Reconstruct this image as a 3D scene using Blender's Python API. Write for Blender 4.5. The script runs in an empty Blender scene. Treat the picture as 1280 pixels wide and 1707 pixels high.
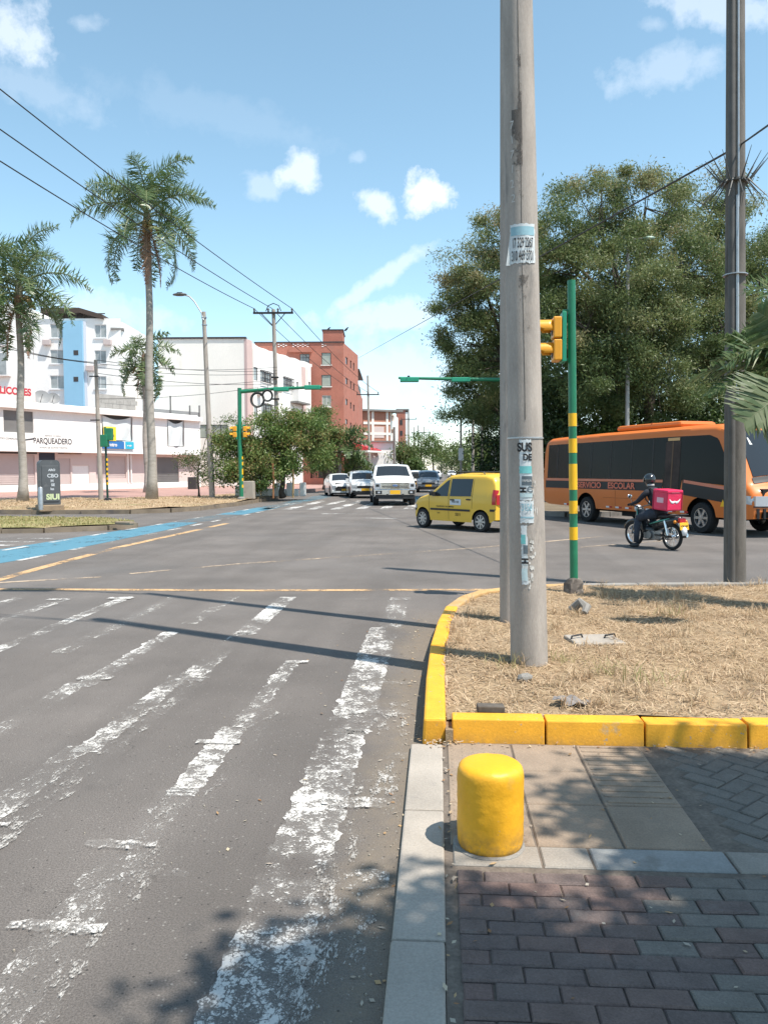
import bpy, bmesh, math, random
import numpy as np
from mathutils import Vector, Matrix
from mathutils import noise as mnoise
random.seed(7); rng = np.random.default_rng(7)
S = bpy.context.scene
COL = S.collection
R = math.radians
PI = math.pi

# ------------------------------------------------------------------ camera
CAMH, PITCH, ROLL, YAW, FOC = 1.65, 2.95, -0.3, 3.9, 1331.0
cam_data = bpy.data.cameras.new('camera'); cam = bpy.data.objects.new('camera', cam_data); COL.objects.link(cam)
cam_data.sensor_width = 36.0; cam_data.lens = FOC / 1707 * 36.0
cam_data.clip_start = 0.05; cam_data.clip_end = 6000
CM = Matrix.Rotation(R(YAW), 3, 'Z') @ Matrix.Rotation(R(90 - PITCH), 3, 'X') @ Matrix.Rotation(R(ROLL), 3, 'Z')
cam.matrix_world = Matrix.Translation((0, 0, CAMH)) @ CM.to_4x4()
S.camera = cam
S.render.resolution_x, S.render.resolution_y = 767, 1024

# ------------------------------------------------------------------ sun, sky, exposure
SUN_EL = R(63.5); SUN_DIR = Vector((0.875 * math.cos(SUN_EL), -0.485 * math.cos(SUN_EL), math.sin(SUN_EL))).normalized()
sd = bpy.data.lights.new('sun', 'SUN'); sd.energy = 4.6; sd.angle = R(0.55); sd.color = (1.0, 0.94, 0.85)
so = bpy.data.objects.new('sun', sd); COL.objects.link(so); so.location = (20, -20, 60)
so.rotation_euler = SUN_DIR.to_track_quat('Z', 'Y').to_euler()
VS = S.view_settings
VS.view_transform = 'Standard'; VS.look = 'None'; VS.gamma = 1.0; VS.use_curve_mapping = False
VS.exposure = 0.66
SKY_STRENGTH = 0.15

def ray(px, py):
    return CM @ Vector(((px - 640) / FOC, -(py - 853.5) / FOC, -1.0))
def gp(px, py, z=0.0):
    d = ray(px, py); t = (z - CAMH) / d.z
    return Vector((0, 0, CAMH)) + d * t
def P(px, py, d):
    """surveyed point: sight line and distance in metres"""
    return Vector((0, 0, CAMH)) + ray(px, py) * d

W = bpy.data.worlds.new('World'); S.world = W; W.use_nodes = True
def build_world():
    nt = W.node_tree; N = nt.nodes; L = nt.links
    for n in list(N): N.remove(n)
    out = N.new('ShaderNodeOutputWorld'); bg = N.new('ShaderNodeBackground'); bg.inputs[1].default_value = SKY_STRENGTH
    sky = N.new('ShaderNodeTexSky'); sky.sky_type = 'NISHITA'; sky.sun_disc = False
    sky.sun_elevation = SUN_EL; sky.sun_rotation = math.atan2(SUN_DIR.x, SUN_DIR.y)
    sky.air_density = 1.0; sky.dust_density = .7; sky.ozone_density = 1.5; sky.altitude = 900
    tc = N.new('ShaderNodeTexCoord')
    nz = N.new('ShaderNodeTexNoise'); nz.inputs['Scale'].default_value = 26; nz.inputs['Detail'].default_value = 7; nz.inputs['Roughness'].default_value = .62
    L.new(tc.outputs['Generated'], nz.inputs['Vector'])
    nz2 = N.new('ShaderNodeTexNoise'); nz2.inputs['Scale'].default_value = 5; nz2.inputs['Detail'].default_value = 5
    L.new(tc.outputs['Generated'], nz2.inputs['Vector'])
    def m(op, a, b=None, clamp=False):
        n = N.new('ShaderNodeMath'); n.operation = op; n.use_clamp = clamp
        for i, v in enumerate((a, b)):
            if v is None: continue
            if isinstance(v, (int, float)): n.inputs[i].default_value = v
            else: L.new(v, n.inputs[i])
        return n.outputs[0]
    def dot(v):
        n = N.new('ShaderNodeVectorMath'); n.operation = 'DOT_PRODUCT'; L.new(tc.outputs['Generated'], n.inputs[0]); n.inputs[1].default_value = v
        return n.outputs['Value']
    total = None
    # (px, py, half length, half height, tilt, density): clouds of the photographed sky, each in its own direction
    clouds = [(497, 290, 45, 38, 25, .62), (435, 312, 38, 26, 28, .3), (630, 342, 42, 30, 38, .62), (708, 330, 44, 46, 55, .95),
              (626, 470, 130, 15, -33, .42), (660, 530, 175, 30, -6, .42), (640, 620, 420, 80, -4, .28), (20, 50, 75, 65, -30, .55),
              (140, 38, 40, 20, 0, .22), (1110, 110, 110, 45, -10, .26), (1180, 10, 130, 45, 8, .4), (180, 520, 160, 30, 10, .3), (1090, 40, 30, 18, 0, .2),
              (60, 145, 160, 40, 20, .16), (600, 265, 22, 12, 0, .2), (330, 180, 240, 40, 15, .07)]
    for px, py, a, b, tilt, den in clouds:
        d = ray(px, py).normalized(); t = (ray(px + 10, py) - ray(px - 10, py)); t = (t - d * t.dot(d)).normalized(); u = d.cross(t) * 1.0
        if u.z < 0: u = -u
        th = R(-tilt); t2 = t * math.cos(th) + u * math.sin(th); u2 = u * math.cos(th) - t * math.sin(th)
        lenf = ray(px, py).length
        A = .86 * a / FOC / lenf; B = .86 * b / FOC / lenf
        x = m('MULTIPLY', dot(t2), 1 / A); y = m('MULTIPLY', dot(u2), 1 / B)
        r = m('SQRT', m('ADD', m('MULTIPLY', x, x), m('MULTIPLY', y, y)))
        r = m('ADD', r, m('MULTIPLY', m('SUBTRACT', nz.outputs['Fac'], .5), 3.0))
        r = m('ADD', r, m('MULTIPLY', m('SUBTRACT', nz2.outputs['Fac'], .5), .8))
        k = m('MULTIPLY', m('SUBTRACT', 1.15, r), 1.45, True)
        front = m('GREATER_THAN', dot(d), 0.2)
        k = m('MULTIPLY', m('MULTIPLY', k, den), front)
        total = k if total is None else m('MAXIMUM', total, k)
    hsv = N.new('ShaderNodeHueSaturation'); hsv.inputs['Hue'].default_value = .476; hsv.inputs['Saturation'].default_value = .93; hsv.inputs['Value'].default_value = 1.02
    L.new(sky.outputs[0], hsv.inputs['Color'])
    mix = N.new('ShaderNodeMix'); mix.data_type = 'RGBA'
    L.new(total, mix.inputs[0]); L.new(hsv.outputs[0], mix.inputs[6]); mix.inputs[7].default_value = (5.2, 5.5, 5.9, 1)
    L.new(mix.outputs[2], bg.inputs[0]); L.new(bg.outputs[0], out.inputs[0])
build_world()

# ------------------------------------------------------------------ mesh and scene helpers
class MB:
    def __init__(s): s.v = []; s.f = []
    def add(s, vs, fs):
        o = len(s.v); s.v += [tuple(v) for v in vs]; s.f += [tuple(i + o for i in f) for f in fs]; return s
    def box(s, c, d, rot=None):
        hx, hy, hz = d[0] / 2, d[1] / 2, d[2] / 2; c = Vector(c)
        vs = [Vector((x, y, z)) for x in (-hx, hx) for y in (-hy, hy) for z in (-hz, hz)]
        if rot is not None: vs = [rot @ v for v in vs]
        return s.add([v + c for v in vs], [(0, 1, 3, 2), (4, 6, 7, 5), (0, 4, 5, 1), (2, 3, 7, 6), (0, 2, 6, 4), (1, 5, 7, 3)])
    def bb(s, x0, x1, y0, y1, z0, z1): return s.box(((x0 + x1) / 2, (y0 + y1) / 2, (z0 + z1) / 2), (x1 - x0, y1 - y0, z1 - z0))
    def path(s, pts, rad, n=8, caps=True):
        pts = [Vector(p) for p in pts]; rad = [rad] * len(pts) if isinstance(rad, (int, float)) else rad
        base = len(s.v); up = None
        for i, p in enumerate(pts):
            t = (pts[min(i + 1, len(pts) - 1)] - pts[max(i - 1, 0)])
            t = t.normalized() if t.length > 1e-9 else Vector((0, 0, 1))
            if up is None:
                up = Vector((0, 0, 1)) if abs(t.z) < .9 else Vector((1, 0, 0))
            a = (up - t * up.dot(t)).normalized(); b = t.cross(a); up = a
            for k in range(n):
                an = 2 * PI * k / n; s.v.append(tuple(p + (a * math.cos(an) + b * math.sin(an)) * rad[i]))
        for i in range(len(pts) - 1):
            for k in range(n):
                k2 = (k + 1) % n; s.f.append((base + i * n + k, base + i * n + k2, base + (i + 1) * n + k2, base + (i + 1) * n + k))
        if caps:
            s.f.append(tuple(base + k for k in reversed(range(n)))); e = base + (len(pts) - 1) * n; s.f.append(tuple(e + k for k in range(n)))
        return s
    def tube(s, a, b, r0, r1=None, n=8): return s.path([a, b], [r0, r0 if r1 is None else r1], n)
    def lathe(s, prof, n=24, M=None, caps=True):
        base = len(s.v); M = M or Matrix.Identity(4)
        for r, z in prof:
            for k in range(n):
                an = 2 * PI * k / n; s.v.append(tuple(M @ Vector((r * math.cos(an), r * math.sin(an), z))))
        for i in range(len(prof) - 1):
            for k in range(n):
                k2 = (k + 1) % n; s.f.append((base + i * n + k, base + i * n + k2, base + (i + 1) * n + k2, base + (i + 1) * n + k))
        if caps: s.f.append(tuple(base + k for k in reversed(range(n)))); e = base + (len(prof) - 1) * n; s.f.append(tuple(e + k for k in range(n)))
        return s
    def prism(s, poly, z0, z1):
        n = len(poly); vs = [(p[0], p[1], z0) for p in poly] + [(p[0], p[1], z1) for p in poly]
        return s.add(vs, [tuple(reversed(range(n))), tuple(range(n, 2 * n))] + [(i, (i + 1) % n, n + (i + 1) % n, n + i) for i in range(n)])
    def quad(s, a, b, c, d): return s.add([a, b, c, d], [(0, 1, 2, 3)])
    def grid(s, fn, nu, nv):
        base = len(s.v)
        for i in range(nu + 1):
            for j in range(nv + 1): s.v.append(tuple(fn(i / nu, j / nv)))
        for i in range(nu):
            for j in range(nv):
                a = base + i * (nv + 1) + j; s.f.append((a, a + nv + 1, a + nv + 2, a + 1))
        return s
    def ball(s, c, r, n=12, m=8, sc=(1, 1, 1)):
        prof = [(max(1e-4, math.sin(PI * i / m)), -math.cos(PI * i / m)) for i in range(m + 1)]
        return s.lathe(prof, n, Matrix.Translation(c) @ Matrix.Diagonal((r * sc[0], r * sc[1], r * sc[2], 1)))
    def build(s, name, mat, parent=None, smooth=False, bevel=0, world=False, fix=True):
        me = bpy.data.meshes.new(name); vs = s.v
        if world and parent is not None:
            l = parent.location if parent.parent is None else parent.location + parent.parent.location
            vs = [(v[0] - l.x, v[1] - l.y, v[2] - l.z) for v in vs]
        me.from_pydata(vs, [], s.f)
        if fix:
            b = bmesh.new(); b.from_mesh(me); bmesh.ops.recalc_face_normals(b, faces=b.faces); b.to_mesh(me); b.free()
        if mat: me.materials.append(mat)
        return link(name, me, parent, smooth, bevel)

def link(name, me, parent=None, smooth=False, bevel=0):
    o = bpy.data.objects.new(name, me); COL.objects.link(o)
    if parent is not None: o.parent = parent
    if smooth:
        me.shade_smooth()
        if smooth != 'all':
            try: me.set_sharp_from_angle(angle=R(38))
            except Exception: pass
    if bevel:
        b = o.modifiers.new('bevel', 'BEVEL'); b.width = bevel; b.segments = 2; b.limit_method = 'ANGLE'; b.angle_limit = R(40)
    return o
def tag(o, label=None, cat=None, group=None, kind=None):
    if label: o['label'] = label
    if cat: o['category'] = cat
    if group: o['group'] = group
    if kind: o['kind'] = kind
    return o
def thing(name, label, cat, loc=(0, 0, 0), rz=0.0, group=None):
    o = bpy.data.objects.new(name, None); COL.objects.link(o); o.empty_display_size = .1
    o.location = loc; o.rotation_euler = (0, 0, rz)
    return tag(o, label, cat, group)
def struct(o): o['kind'] = 'structure'; return o

_dg = None
def text_mesh(body, size, extrude=0.0, bold=0.0, align='CENTER', space=1.0):
    c = bpy.data.curves.new('lettering', 'FONT'); c.body = body; c.size = size; c.extrude = extrude; c.offset = bold; c.align_x = align; c.align_y = 'CENTER'; c.space_character = space
    o = bpy.data.objects.new('lettering', c); COL.objects.link(o)
    bpy.context.view_layer.update()
    me = bpy.data.meshes.new_from_object(o.evaluated_get(bpy.context.evaluated_depsgraph_get()))
    bpy.data.objects.remove(o); bpy.data.curves.remove(c)
    return me
def text(body, size, mat, parent, M, extrude=0.0, bold=0.0, align='CENTER', space=1.0, sx=1.0, name='lettering', world=False):
    me = text_mesh(body, size, extrude, bold, align, space)
    M = M @ Matrix.Diagonal((sx, 1, 1, 1))
    if world: M = Matrix.Translation(-parent.location) @ M
    me.transform(M); me.materials.clear(); me.materials.append(mat)
    return link(name, me, parent)

# ------------------------------------------------------------------ materials
MATS = {}
def mat(name, col, rough=.7, metal=0, spec=.4, var=0.0, vscale=3.0, fine=0.0, fscale=60.0, bump=0.0, bscale=80.0, coat=0.0, col2=None, stain=None, sscale=1.2, sthr=.55, trans=0.0, stretch=None, emit=None):
    """procedural surface: base colour with broad variation, fine grain, optional stain colour and fine relief"""
    m = bpy.data.materials.new(name); m.use_nodes = True; nt = m.node_tree; N = nt.nodes; L = nt.links
    b = N['Principled BSDF']
    b.inputs['Roughness'].default_value = rough; b.inputs['Metallic'].default_value = metal; b.inputs['Specular IOR Level'].default_value = spec
    if coat: b.inputs['Coat Weight'].default_value = coat; b.inputs['Coat Roughness'].default_value = .06
    tc = N.new('ShaderNodeTexCoord'); geo = N.new('ShaderNodeNewGeometry'); vec = geo.outputs['Position']
    if stretch:
        mp = N.new('ShaderNodeMapping'); mp.inputs['Scale'].default_value = stretch; L.new(vec, mp.inputs[0]); vec = mp.outputs[0]
    def noise(sc, det=4, ro=.55):
        n = N.new('ShaderNodeTexNoise'); n.inputs['Scale'].default_value = sc; n.inputs['Detail'].default_value = det; n.inputs['Roughness'].default_value = ro
        L.new(vec, n.inputs['Vector']); return n.outputs['Fac']
    def mixc(f, a, b_):
        x = N.new('ShaderNodeMix'); x.data_type = 'RGBA'
        L.new(f, x.inputs[0])
        for i, c in ((6, a), (7, b_)):
            if isinstance(c, tuple): x.inputs[i].default_value = (*c, 1)
            else: L.new(c, x.inputs[i])
        return x.outputs[2]
    def ramp(f, a, b_):
        r = N.new('ShaderNodeMapRange'); r.inputs[1].default_value = a; r.inputs[2].default_value = b_; L.new(f, r.inputs[0]); return r.outputs[0]
    c = tuple(col)
    if var or col2 is not None:
        lo = tuple(x * (1 - var) for x in col) if col2 is None else tuple(col)
        hi = tuple(min(.95, x * (1 + var)) for x in col) if col2 is None else tuple(col2)
        c = mixc(ramp(noise(vscale, 5), .3, .7), lo, hi)
    if fine:
        f = ramp(noise(fscale, 3, .7), .25, .75)
        mm = N.new('ShaderNodeMix'); mm.data_type = 'RGBA'; mm.blend_type = 'MULTIPLY'; mm.inputs[0].default_value = 1
        g = mixc(f, (1 - fine,) * 3, (1 + fine,) * 3)
        if isinstance(c, tuple): mm.inputs[6].default_value = (*c, 1)
        else: L.new(c, mm.inputs[6])
        L.new(g, mm.inputs[7]); c = mm.outputs[2]
    if stain is not None:
        c = mixc(ramp(noise(sscale, 6, .65), sthr, sthr + .13), c, tuple(stain))
    if isinstance(c, tuple): b.inputs['Base Color'].default_value = (*c, 1)
    else: L.new(c, b.inputs['Base Color'])
    if bump:
        bp = N.new('ShaderNodeBump'); bp.inputs['Strength'].default_value = bump; bp.inputs['Distance'].default_value = .01
        L.new(noise(bscale, 4, .7), bp.inputs['Height']); L.new(bp.outputs[0], b.inputs['Normal'])
    if emit: b.inputs['Emission Color'].default_value = (*emit[0], 1); b.inputs['Emission Strength'].default_value = emit[1]
    MATS[name] = m; return m

def leaf_mat(name, cols, trans=.35, rough=.5):
    """foliage: colour of each leaf from its own 'tone' value"""
    m = bpy.data.materials.new(name); m.use_nodes = True; nt = m.node_tree; N = nt.nodes; L = nt.links
    b = N['Principled BSDF']; out = N['Material Output']
    a = N.new('ShaderNodeAttribute'); a.attribute_name = 'tone'
    r = N.new('ShaderNodeValToRGB'); el = r.color_ramp.elements
    while len(el) < len(cols): el.new(.5)
    for i, c in enumerate(cols): el[i].position = i / (len(cols) - 1); el[i].color = (*c, 1)
    L.new(a.outputs['Fac'], r.inputs[0]); L.new(r.outputs[0], b.inputs['Base Color']); b.inputs['Roughness'].default_value = rough; b.inputs['Specular IOR Level'].default_value = .4
    t = N.new('ShaderNodeBsdfTranslucent'); L.new(r.outputs[0], t.inputs[0])
    mx = N.new('ShaderNodeMixShader'); mx.inputs[0].default_value = trans
    L.new(b.outputs[0], mx.inputs[1]); L.new(t.outputs[0], mx.inputs[2]); L.new(mx.outputs[0], out.inputs[0])
    return m

def paint_mat(name, col, cover, scale=14, crack=.5, stretch=(1, 1, 1), ghost=.2):
    """road paint worn through to the asphalt in flakes"""
    m = bpy.data.materials.new(name); m.use_nodes = True; nt = m.node_tree; N = nt.nodes; L = nt.links
    b = N['Principled BSDF']; out = N['Material Output']; b.inputs['Roughness'].default_value = .8
    geo = N.new('ShaderNodeNewGeometry'); mp = N.new('ShaderNodeMapping'); mp.inputs['Scale'].default_value = stretch; L.new(geo.outputs['Position'], mp.inputs[0])
    def nz(sc, d, ro):
        n = N.new('ShaderNodeTexNoise'); n.inputs['Scale'].default_value = sc; n.inputs['Detail'].default_value = d; n.inputs['Roughness'].default_value = ro; L.new(mp.outputs[0], n.inputs['Vector']); return n.outputs['Fac']
    def m_(op, a, c, clamp=False):
        n = N.new('ShaderNodeMath'); n.operation = op; n.use_clamp = clamp
        for i, v in enumerate((a, c)):
            if isinstance(v, (int, float)): n.inputs[i].default_value = v
            else: L.new(v, n.inputs[i])
        return n.outputs[0]
    big = nz(scale * .12, 3, .6); mid = nz(scale, 6, .75); fin = nz(scale * 6, 3, .8)
    vo = N.new('ShaderNodeTexVoronoi'); vo.feature = 'DISTANCE_TO_EDGE'; vo.inputs['Scale'].default_value = scale * 2.4; L.new(mp.outputs[0], vo.inputs['Vector'])
    k = m_('ADD', m_('MULTIPLY', big, .9), m_('ADD', m_('MULTIPLY', mid, .8), m_('MULTIPLY', fin, .45)))
    cr = m_('MULTIPLY', m_('SUBTRACT', .10, vo.outputs['Distance'], True), crack * 2.6)
    k = m_('SUBTRACT', k, cr)
    a = m_('MULTIPLY', m_('SUBTRACT', k, 1.075 + (0.5 - cover) * .55), 9, True)
    a = m_('MAXIMUM', a, m_('MULTIPLY', m_('MULTIPLY', m_('SUBTRACT', big, .38), 3.2, True), ghost))
    sm = N.new('ShaderNodeMix'); sm.data_type = 'RGBA'; L.new(fin, sm.inputs[0]); sm.inputs[6].default_value = (*[c * .75 for c in col], 1); sm.inputs[7].default_value = (*col, 1); L.new(sm.outputs[2], b.inputs['Base Color'])
    t = N.new('ShaderNodeBsdfTransparent'); mx = N.new('ShaderNodeMixShader')
    L.new(a, mx.inputs[0]); L.new(t.outputs[0], mx.inputs[1]); L.new(b.outputs[0], mx.inputs[2]); L.new(mx.outputs[0], out.inputs[0])
    return m

def asphalt_mat():
    m = mat('asphalt', (.143, .126, .114), .85, spec=.3, var=.2, vscale=.7, fine=.62, fscale=130, bump=.7, bscale=120)
    nt = m.node_tree; N = nt.nodes; L = nt.links; b = N['Principled BSDF']; src = b.inputs['Base Color'].links[0].from_socket
    geo = N.new('ShaderNodeNewGeometry'); sx = N.new('ShaderNodeSeparateXYZ'); L.new(geo.outputs['Position'], sx.inputs[0])
    def mth(op, a, c, clamp=False):
        n = N.new('ShaderNodeMath'); n.operation = op; n.use_clamp = clamp
        for i, v in enumerate((a, c)):
            if isinstance(v, (int, float)): n.inputs[i].default_value = v
            else: L.new(v, n.inputs[i])
        return n.outputs[0]
    def noise(sc, d=5, ro=.6):
        n = N.new('ShaderNodeTexNoise'); n.inputs['Scale'].default_value = sc; n.inputs['Detail'].default_value = d; n.inputs['Roughness'].default_value = ro; L.new(geo.outputs['Position'], n.inputs['Vector']); return n.outputs['Fac']
    # silt washed into the gutter beside the near kerb
    dirt = mth('MULTIPLY', mth('ADD', sx.outputs[0], mth('MULTIPLY', noise(2.2), .6)), 4.2)
    dirt = mth('MULTIPLY', mth('ADD', dirt, .8, True), mth('MULTIPLY', mth('SUBTRACT', 9.6, sx.outputs[1]), .6, True), True)
    dirt = mth('MULTIPLY', dirt, mth('ADD', mth('MULTIPLY', noise(14, 6, .7), 1.5), -.05), True)
    def mix(f, a, c):
        x = N.new('ShaderNodeMix'); x.data_type = 'RGBA'
        if isinstance(f, float): x.inputs[0].default_value = f
        else: L.new(f, x.inputs[0])
        for i, v in ((6, a), (7, c)):
            if isinstance(v, tuple): x.inputs[i].default_value = (*v, 1)
            else: L.new(v, x.inputs[i])
        return x.outputs[2]
    
    # wheel tracks: long worn bands along the lanes
    tm = N.new('ShaderNodeMapping'); tm.inputs['Scale'].default_value = (1.15, .07, 1); L.new(geo.outputs['Position'], tm.inputs[0]); tn = N.new('ShaderNodeTexNoise'); tn.inputs['Scale'].default_value = 1.0; tn.inputs['Detail'].default_value = 5; L.new(tm.outputs[0], tn.inputs['Vector'])
    src = mix(mth('MULTIPLY', mth('SUBTRACT', tn.outputs['Fac'], .48), 2.6, True), src, (.098, .086, .078))
    c = mix(mth('MULTIPLY', dirt, .8), src, (.215, .172, .125))
    # dark and pale stone chips
    vo = N.new('ShaderNodeTexVoronoi'); vo.inputs['Scale'].default_value = 42; L.new(geo.outputs['Position'], vo.inputs['Vector'])
    chip = mth('MULTIPLY', mth('SUBTRACT', .24, vo.outputs['Distance']), 12, True)
    pick = N.new('ShaderNodeSeparateColor'); L.new(vo.outputs['Color'], pick.inputs[0])
    lightchip = mth('MULTIPLY', chip, mth('GREATER_THAN', pick.outputs[0], .80)); darkchip = mth('MULTIPLY', chip, mth('LESS_THAN', pick.outputs[0], .12))
    c = mix(mth('MULTIPLY', lightchip, .7), c, (.27, .25, .225)); c = mix(mth('MULTIPLY', darkchip, .8), c, (.03, .028, .027))
    # tyre-polished and patched areas, oil drips
    oil = mth('MULTIPLY', mth('SUBTRACT', noise(.9, 7, .7), .62), 9, True); c = mix(mth('MULTIPLY', oil, .35), c, (.05, .048, .047))
    pale = mth('MULTIPLY', mth('SUBTRACT', noise(.28, 4, .5), .5), 5, True); c = mix(mth('MULTIPLY', pale, .35), c, (.13, .125, .122))
    # hairline cracks
    vc = N.new('ShaderNodeTexVoronoi'); vc.feature = 'DISTANCE_TO_EDGE'; vc.inputs['Scale'].default_value = .45
    wob = N.new('ShaderNodeVectorMath'); wob.operation = 'MULTIPLY_ADD'
    nn = N.new('ShaderNodeTexNoise'); nn.inputs['Scale'].default_value = 3; nn.inputs['Detail'].default_value = 6; L.new(geo.outputs['Position'], nn.inputs['Vector'])
    L.new(nn.outputs['Color'], wob.inputs[0]); wob.inputs[1].default_value = (.7, .7, 0); L.new(geo.outputs['Position'], wob.inputs[2]); L.new(wob.outputs[0], vc.inputs['Vector'])
    crk = mth('MULTIPLY', mth('MULTIPLY', mth('SUBTRACT', .0022, vc.outputs['Distance']), 600, True), mth('MULTIPLY', mth('SUBTRACT', noise(.8), .54), 8, True))
    c = mix(mth('MULTIPLY', crk, .5), c, (.03, .027, .025))
    L.new(c, b.inputs['Base Color']); return m
# ------------------------------------------------------------------ common materials
ASPH = asphalt_mat()
CONC = mat('concrete', (.35, .31, .265), .9, var=.14, vscale=2.2, fine=.16, fscale=90, bump=.35, bscale=60, stain=(.2, .185, .17), sscale=1.6, sthr=.58)
CONC_D = mat('weathered_concrete', (.24, .225, .205), .9, var=.2, vscale=3, fine=.2, fscale=80, bump=.4, bscale=50, stain=(.13, .12, .11), sscale=2.4, sthr=.55)
POLE_C = mat('pole_concrete', (.345, .305, .27), .88, var=.2, vscale=3.5, fine=.14, fscale=70, bump=.3, bscale=55, stain=(.2, .185, .17), sscale=2.3, sthr=.6, stretch=(2.4, 2.4, .5))
POLE_D = mat('dark_pole_concrete', (.135, .122, .108), .9, var=.2, vscale=4, fine=.2, fscale=70, bump=.35, bscale=50, stain=(.08, .075, .068), sscale=3, sthr=.52, stretch=(2.2, 2.2, .45))
YELLOW = mat('yellow_paint', (.78, .375, .012), .5, spec=.5, var=.06, vscale=7, fine=.05, fscale=90, bump=.25, bscale=26, stain=(.58, .33, .05), sscale=4.5, sthr=.64)
KERBY = mat('yellow_kerb_paint', (.74, .35, .025), .62, var=.10, vscale=6, fine=.12, fscale=70, bump=.22, bscale=70, stain=(.40, .31, .2), sscale=5, sthr=.615)
GREENP = mat('green_paint', (.012, .17, .085), .38, spec=.5, var=.1, vscale=6)
YBAND = mat('yellow_band', (.82, .46, .01), .4, spec=.5, var=.05, vscale=8)
SIGY = mat('signal_yellow', (.75, .33, .02), .4, spec=.5)
BLACK = mat('black_plastic', (.015, .015, .016), .5)
DARKM = mat('dark_metal', (.04, .04, .042), .5, metal=.6)
GALV = mat('galvanised_steel', (.42, .43, .44), .45, metal=.7, var=.1, vscale=9)
WIREM = mat('cable', (.02, .02, .022), .6)
GLASS = mat('dark_glass', (.02, .024, .028), .05, spec=.6)
GLASS2 = mat('window_glass', (.10, .12, .13), .08, spec=.7, var=.3, vscale=.8)
DIRT = mat('dry_soil', (.26, .19, .125), .95, var=.2, vscale=1.8, fine=.3, fscale=45, bump=.8, bscale=30, stain=(.34, .26, .165), sscale=1.1, sthr=.5)
EARTH = mat('earth', (.22, .19, .15), .95, var=.2, vscale=.1, fine=.2, fscale=8)
WHITEP = mat('white_road_paint_base', (.6, .6, .58), .8)
INK = mat('black_ink', (.02, .02, .022), .7)

# ------------------------------------------------------------------ the ground
def sheet(name, poly, z, m, parent=None):
    b = MB(); b.add([(p[0], p[1], z) for p in poly], [tuple(range(len(poly)))]); return b.build(name, m, parent)
ground = struct(sheet('ground', [(-2500, -2500), (2500, -2500), (2500, 3500), (-2500, 3500)], -.06, EARTH))
road = struct(sheet('road', [(-90, -25), (90, -25), (90, 48), (3.6, 48), (3.6, 700), (-9.8, 700), (-9.8, 62), (-90, 62)], 0, ASPH))

# painted markings
WP1 = paint_mat('white_paint_solid', (.62, .59, .55), .56, 15, .32, (1, .8, 1), .25)
WP2 = paint_mat('white_paint_worn', (.60, .57, .53), .43, 17, .3, (1, .5, 1), .10)
WP3 = paint_mat('white_paint_faint', (.5, .47, .43), .40, 20, .3, (1, .4, 1), .05)
WP4 = paint_mat('white_paint_far', (.62, .60, .57), .60, 6, .3, (1, .6, 1), .2)
YP = paint_mat('yellow_line_paint', (.60, .38, .19), .72, 9, .3, (1, 1, 1), .6)
YP2 = paint_mat('faded_yellow_line_paint', (.50, .38, .27), .6, 9, .3, (1, 1, 1), .5)
BLUEP = paint_mat('blue_lane_paint', (.085, .225, .30), .88, 3, .1, (1, .5, 1), .8); BLUEW_ = paint_mat('worn_blue_lane_paint', (.10, .27, .36), .36, 3, .2, (1, .4, 1), .5)
def strip(name, pts, w, m, z=.004, n=1, rag=0.0):
    b = MB(); pts = [Vector((p[0], p[1], 0)) for p in pts]; vs = []
    if rag:      # worn, ragged outline
        a, c = pts; L_ = (c - a).length; t = (c - a) / L_; k = max(6, int(L_ / .03)); s = Vector((-t.y, t.x, 0)); sd = random.uniform(0, 99)
        for i in range(k + 1):
            p = a + t * L_ * i / k; e = min(1, .85 + min(i, k - i) * .1); nz = [mnoise.noise(Vector((p.x * 9 + sd, p.y * 9, q))) * .6 + mnoise.noise(Vector((p.x * 40 + sd, p.y * 40, q))) * .5 for q in (0, 7)]
            vs += [p - s * (w / 2 * e + rag * nz[0]) + Vector((0, 0, z)), p + s * (w / 2 * e + rag * nz[1]) + Vector((0, 0, z))]
        b.add(vs, [(2 * i, 2 * i + 2, 2 * i + 3, 2 * i + 1) for i in range(k)]); return b.build(name, m, road)
    for i, p in enumerate(pts):
        t = (pts[min(i + 1, len(pts) - 1)] - pts[max(i - 1, 0)]).normalized(); s = Vector((-t.y, t.x, 0)); ww = w[i] if isinstance(w, (list, tuple)) else w
        vs += [(p - s * ww / 2) + Vector((0, 0, z)), (p + s * ww / 2) + Vector((0, 0, z))]
    b.add(vs, [(2 * i, 2 * i + 2, 2 * i + 3, 2 * i + 1) for i in range(len(pts) - 1)])
    return b.build(name, m, road)
# near zebra crossing: long bars along the road, repainted once
for x0, x1, ya, yb, m in [(-.73, -.45, 2.0, 5.0, WP1), (-.72, -.43, 4.9, 8.3, WP1), (-.62, -.38, 8.2, 10.24, WP2), (-1.44, -1.25, 1.9, 4.0, WP2), (-1.40, -1.23, 3.9, 5.0, WP1), (-1.34, -1.2, 5.0, 6.78, WP2),
                          (-2.24, -2.07, 2.6, 4.6, WP2), (-2.16, -2.0, 4.5, 6.3, WP1), (-2.08, -1.88, 6.2, 8.0, WP2), (-2.08, -1.86, 7.9, 10.3, WP1), (-2.9, -2.72, 4.4, 6.0, WP2), (-2.82, -2.66, 5.9, 8.0, WP1), (-2.78, -2.62, 8.4, 10.3, WP3),
                          (-3.55, -3.36, 7.0, 10.3, WP3), (-3.5, -3.4, 8.3, 9.6, WP2), (-4.18, -4.02, 6.3, 10.26, WP1), (-4.95, -4.78, 7.2, 10.2, WP2), (-5.6, -5.45, 7.6, 10.1, WP2), (-6.3, -6.15, 7.8, 10.1, WP3)]:
    strip('crosswalk_bar', [((x0 + x1) / 2, ya), ((x0 + x1) / 2, yb)], x1 - x0, m, rag=.045)
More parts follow.
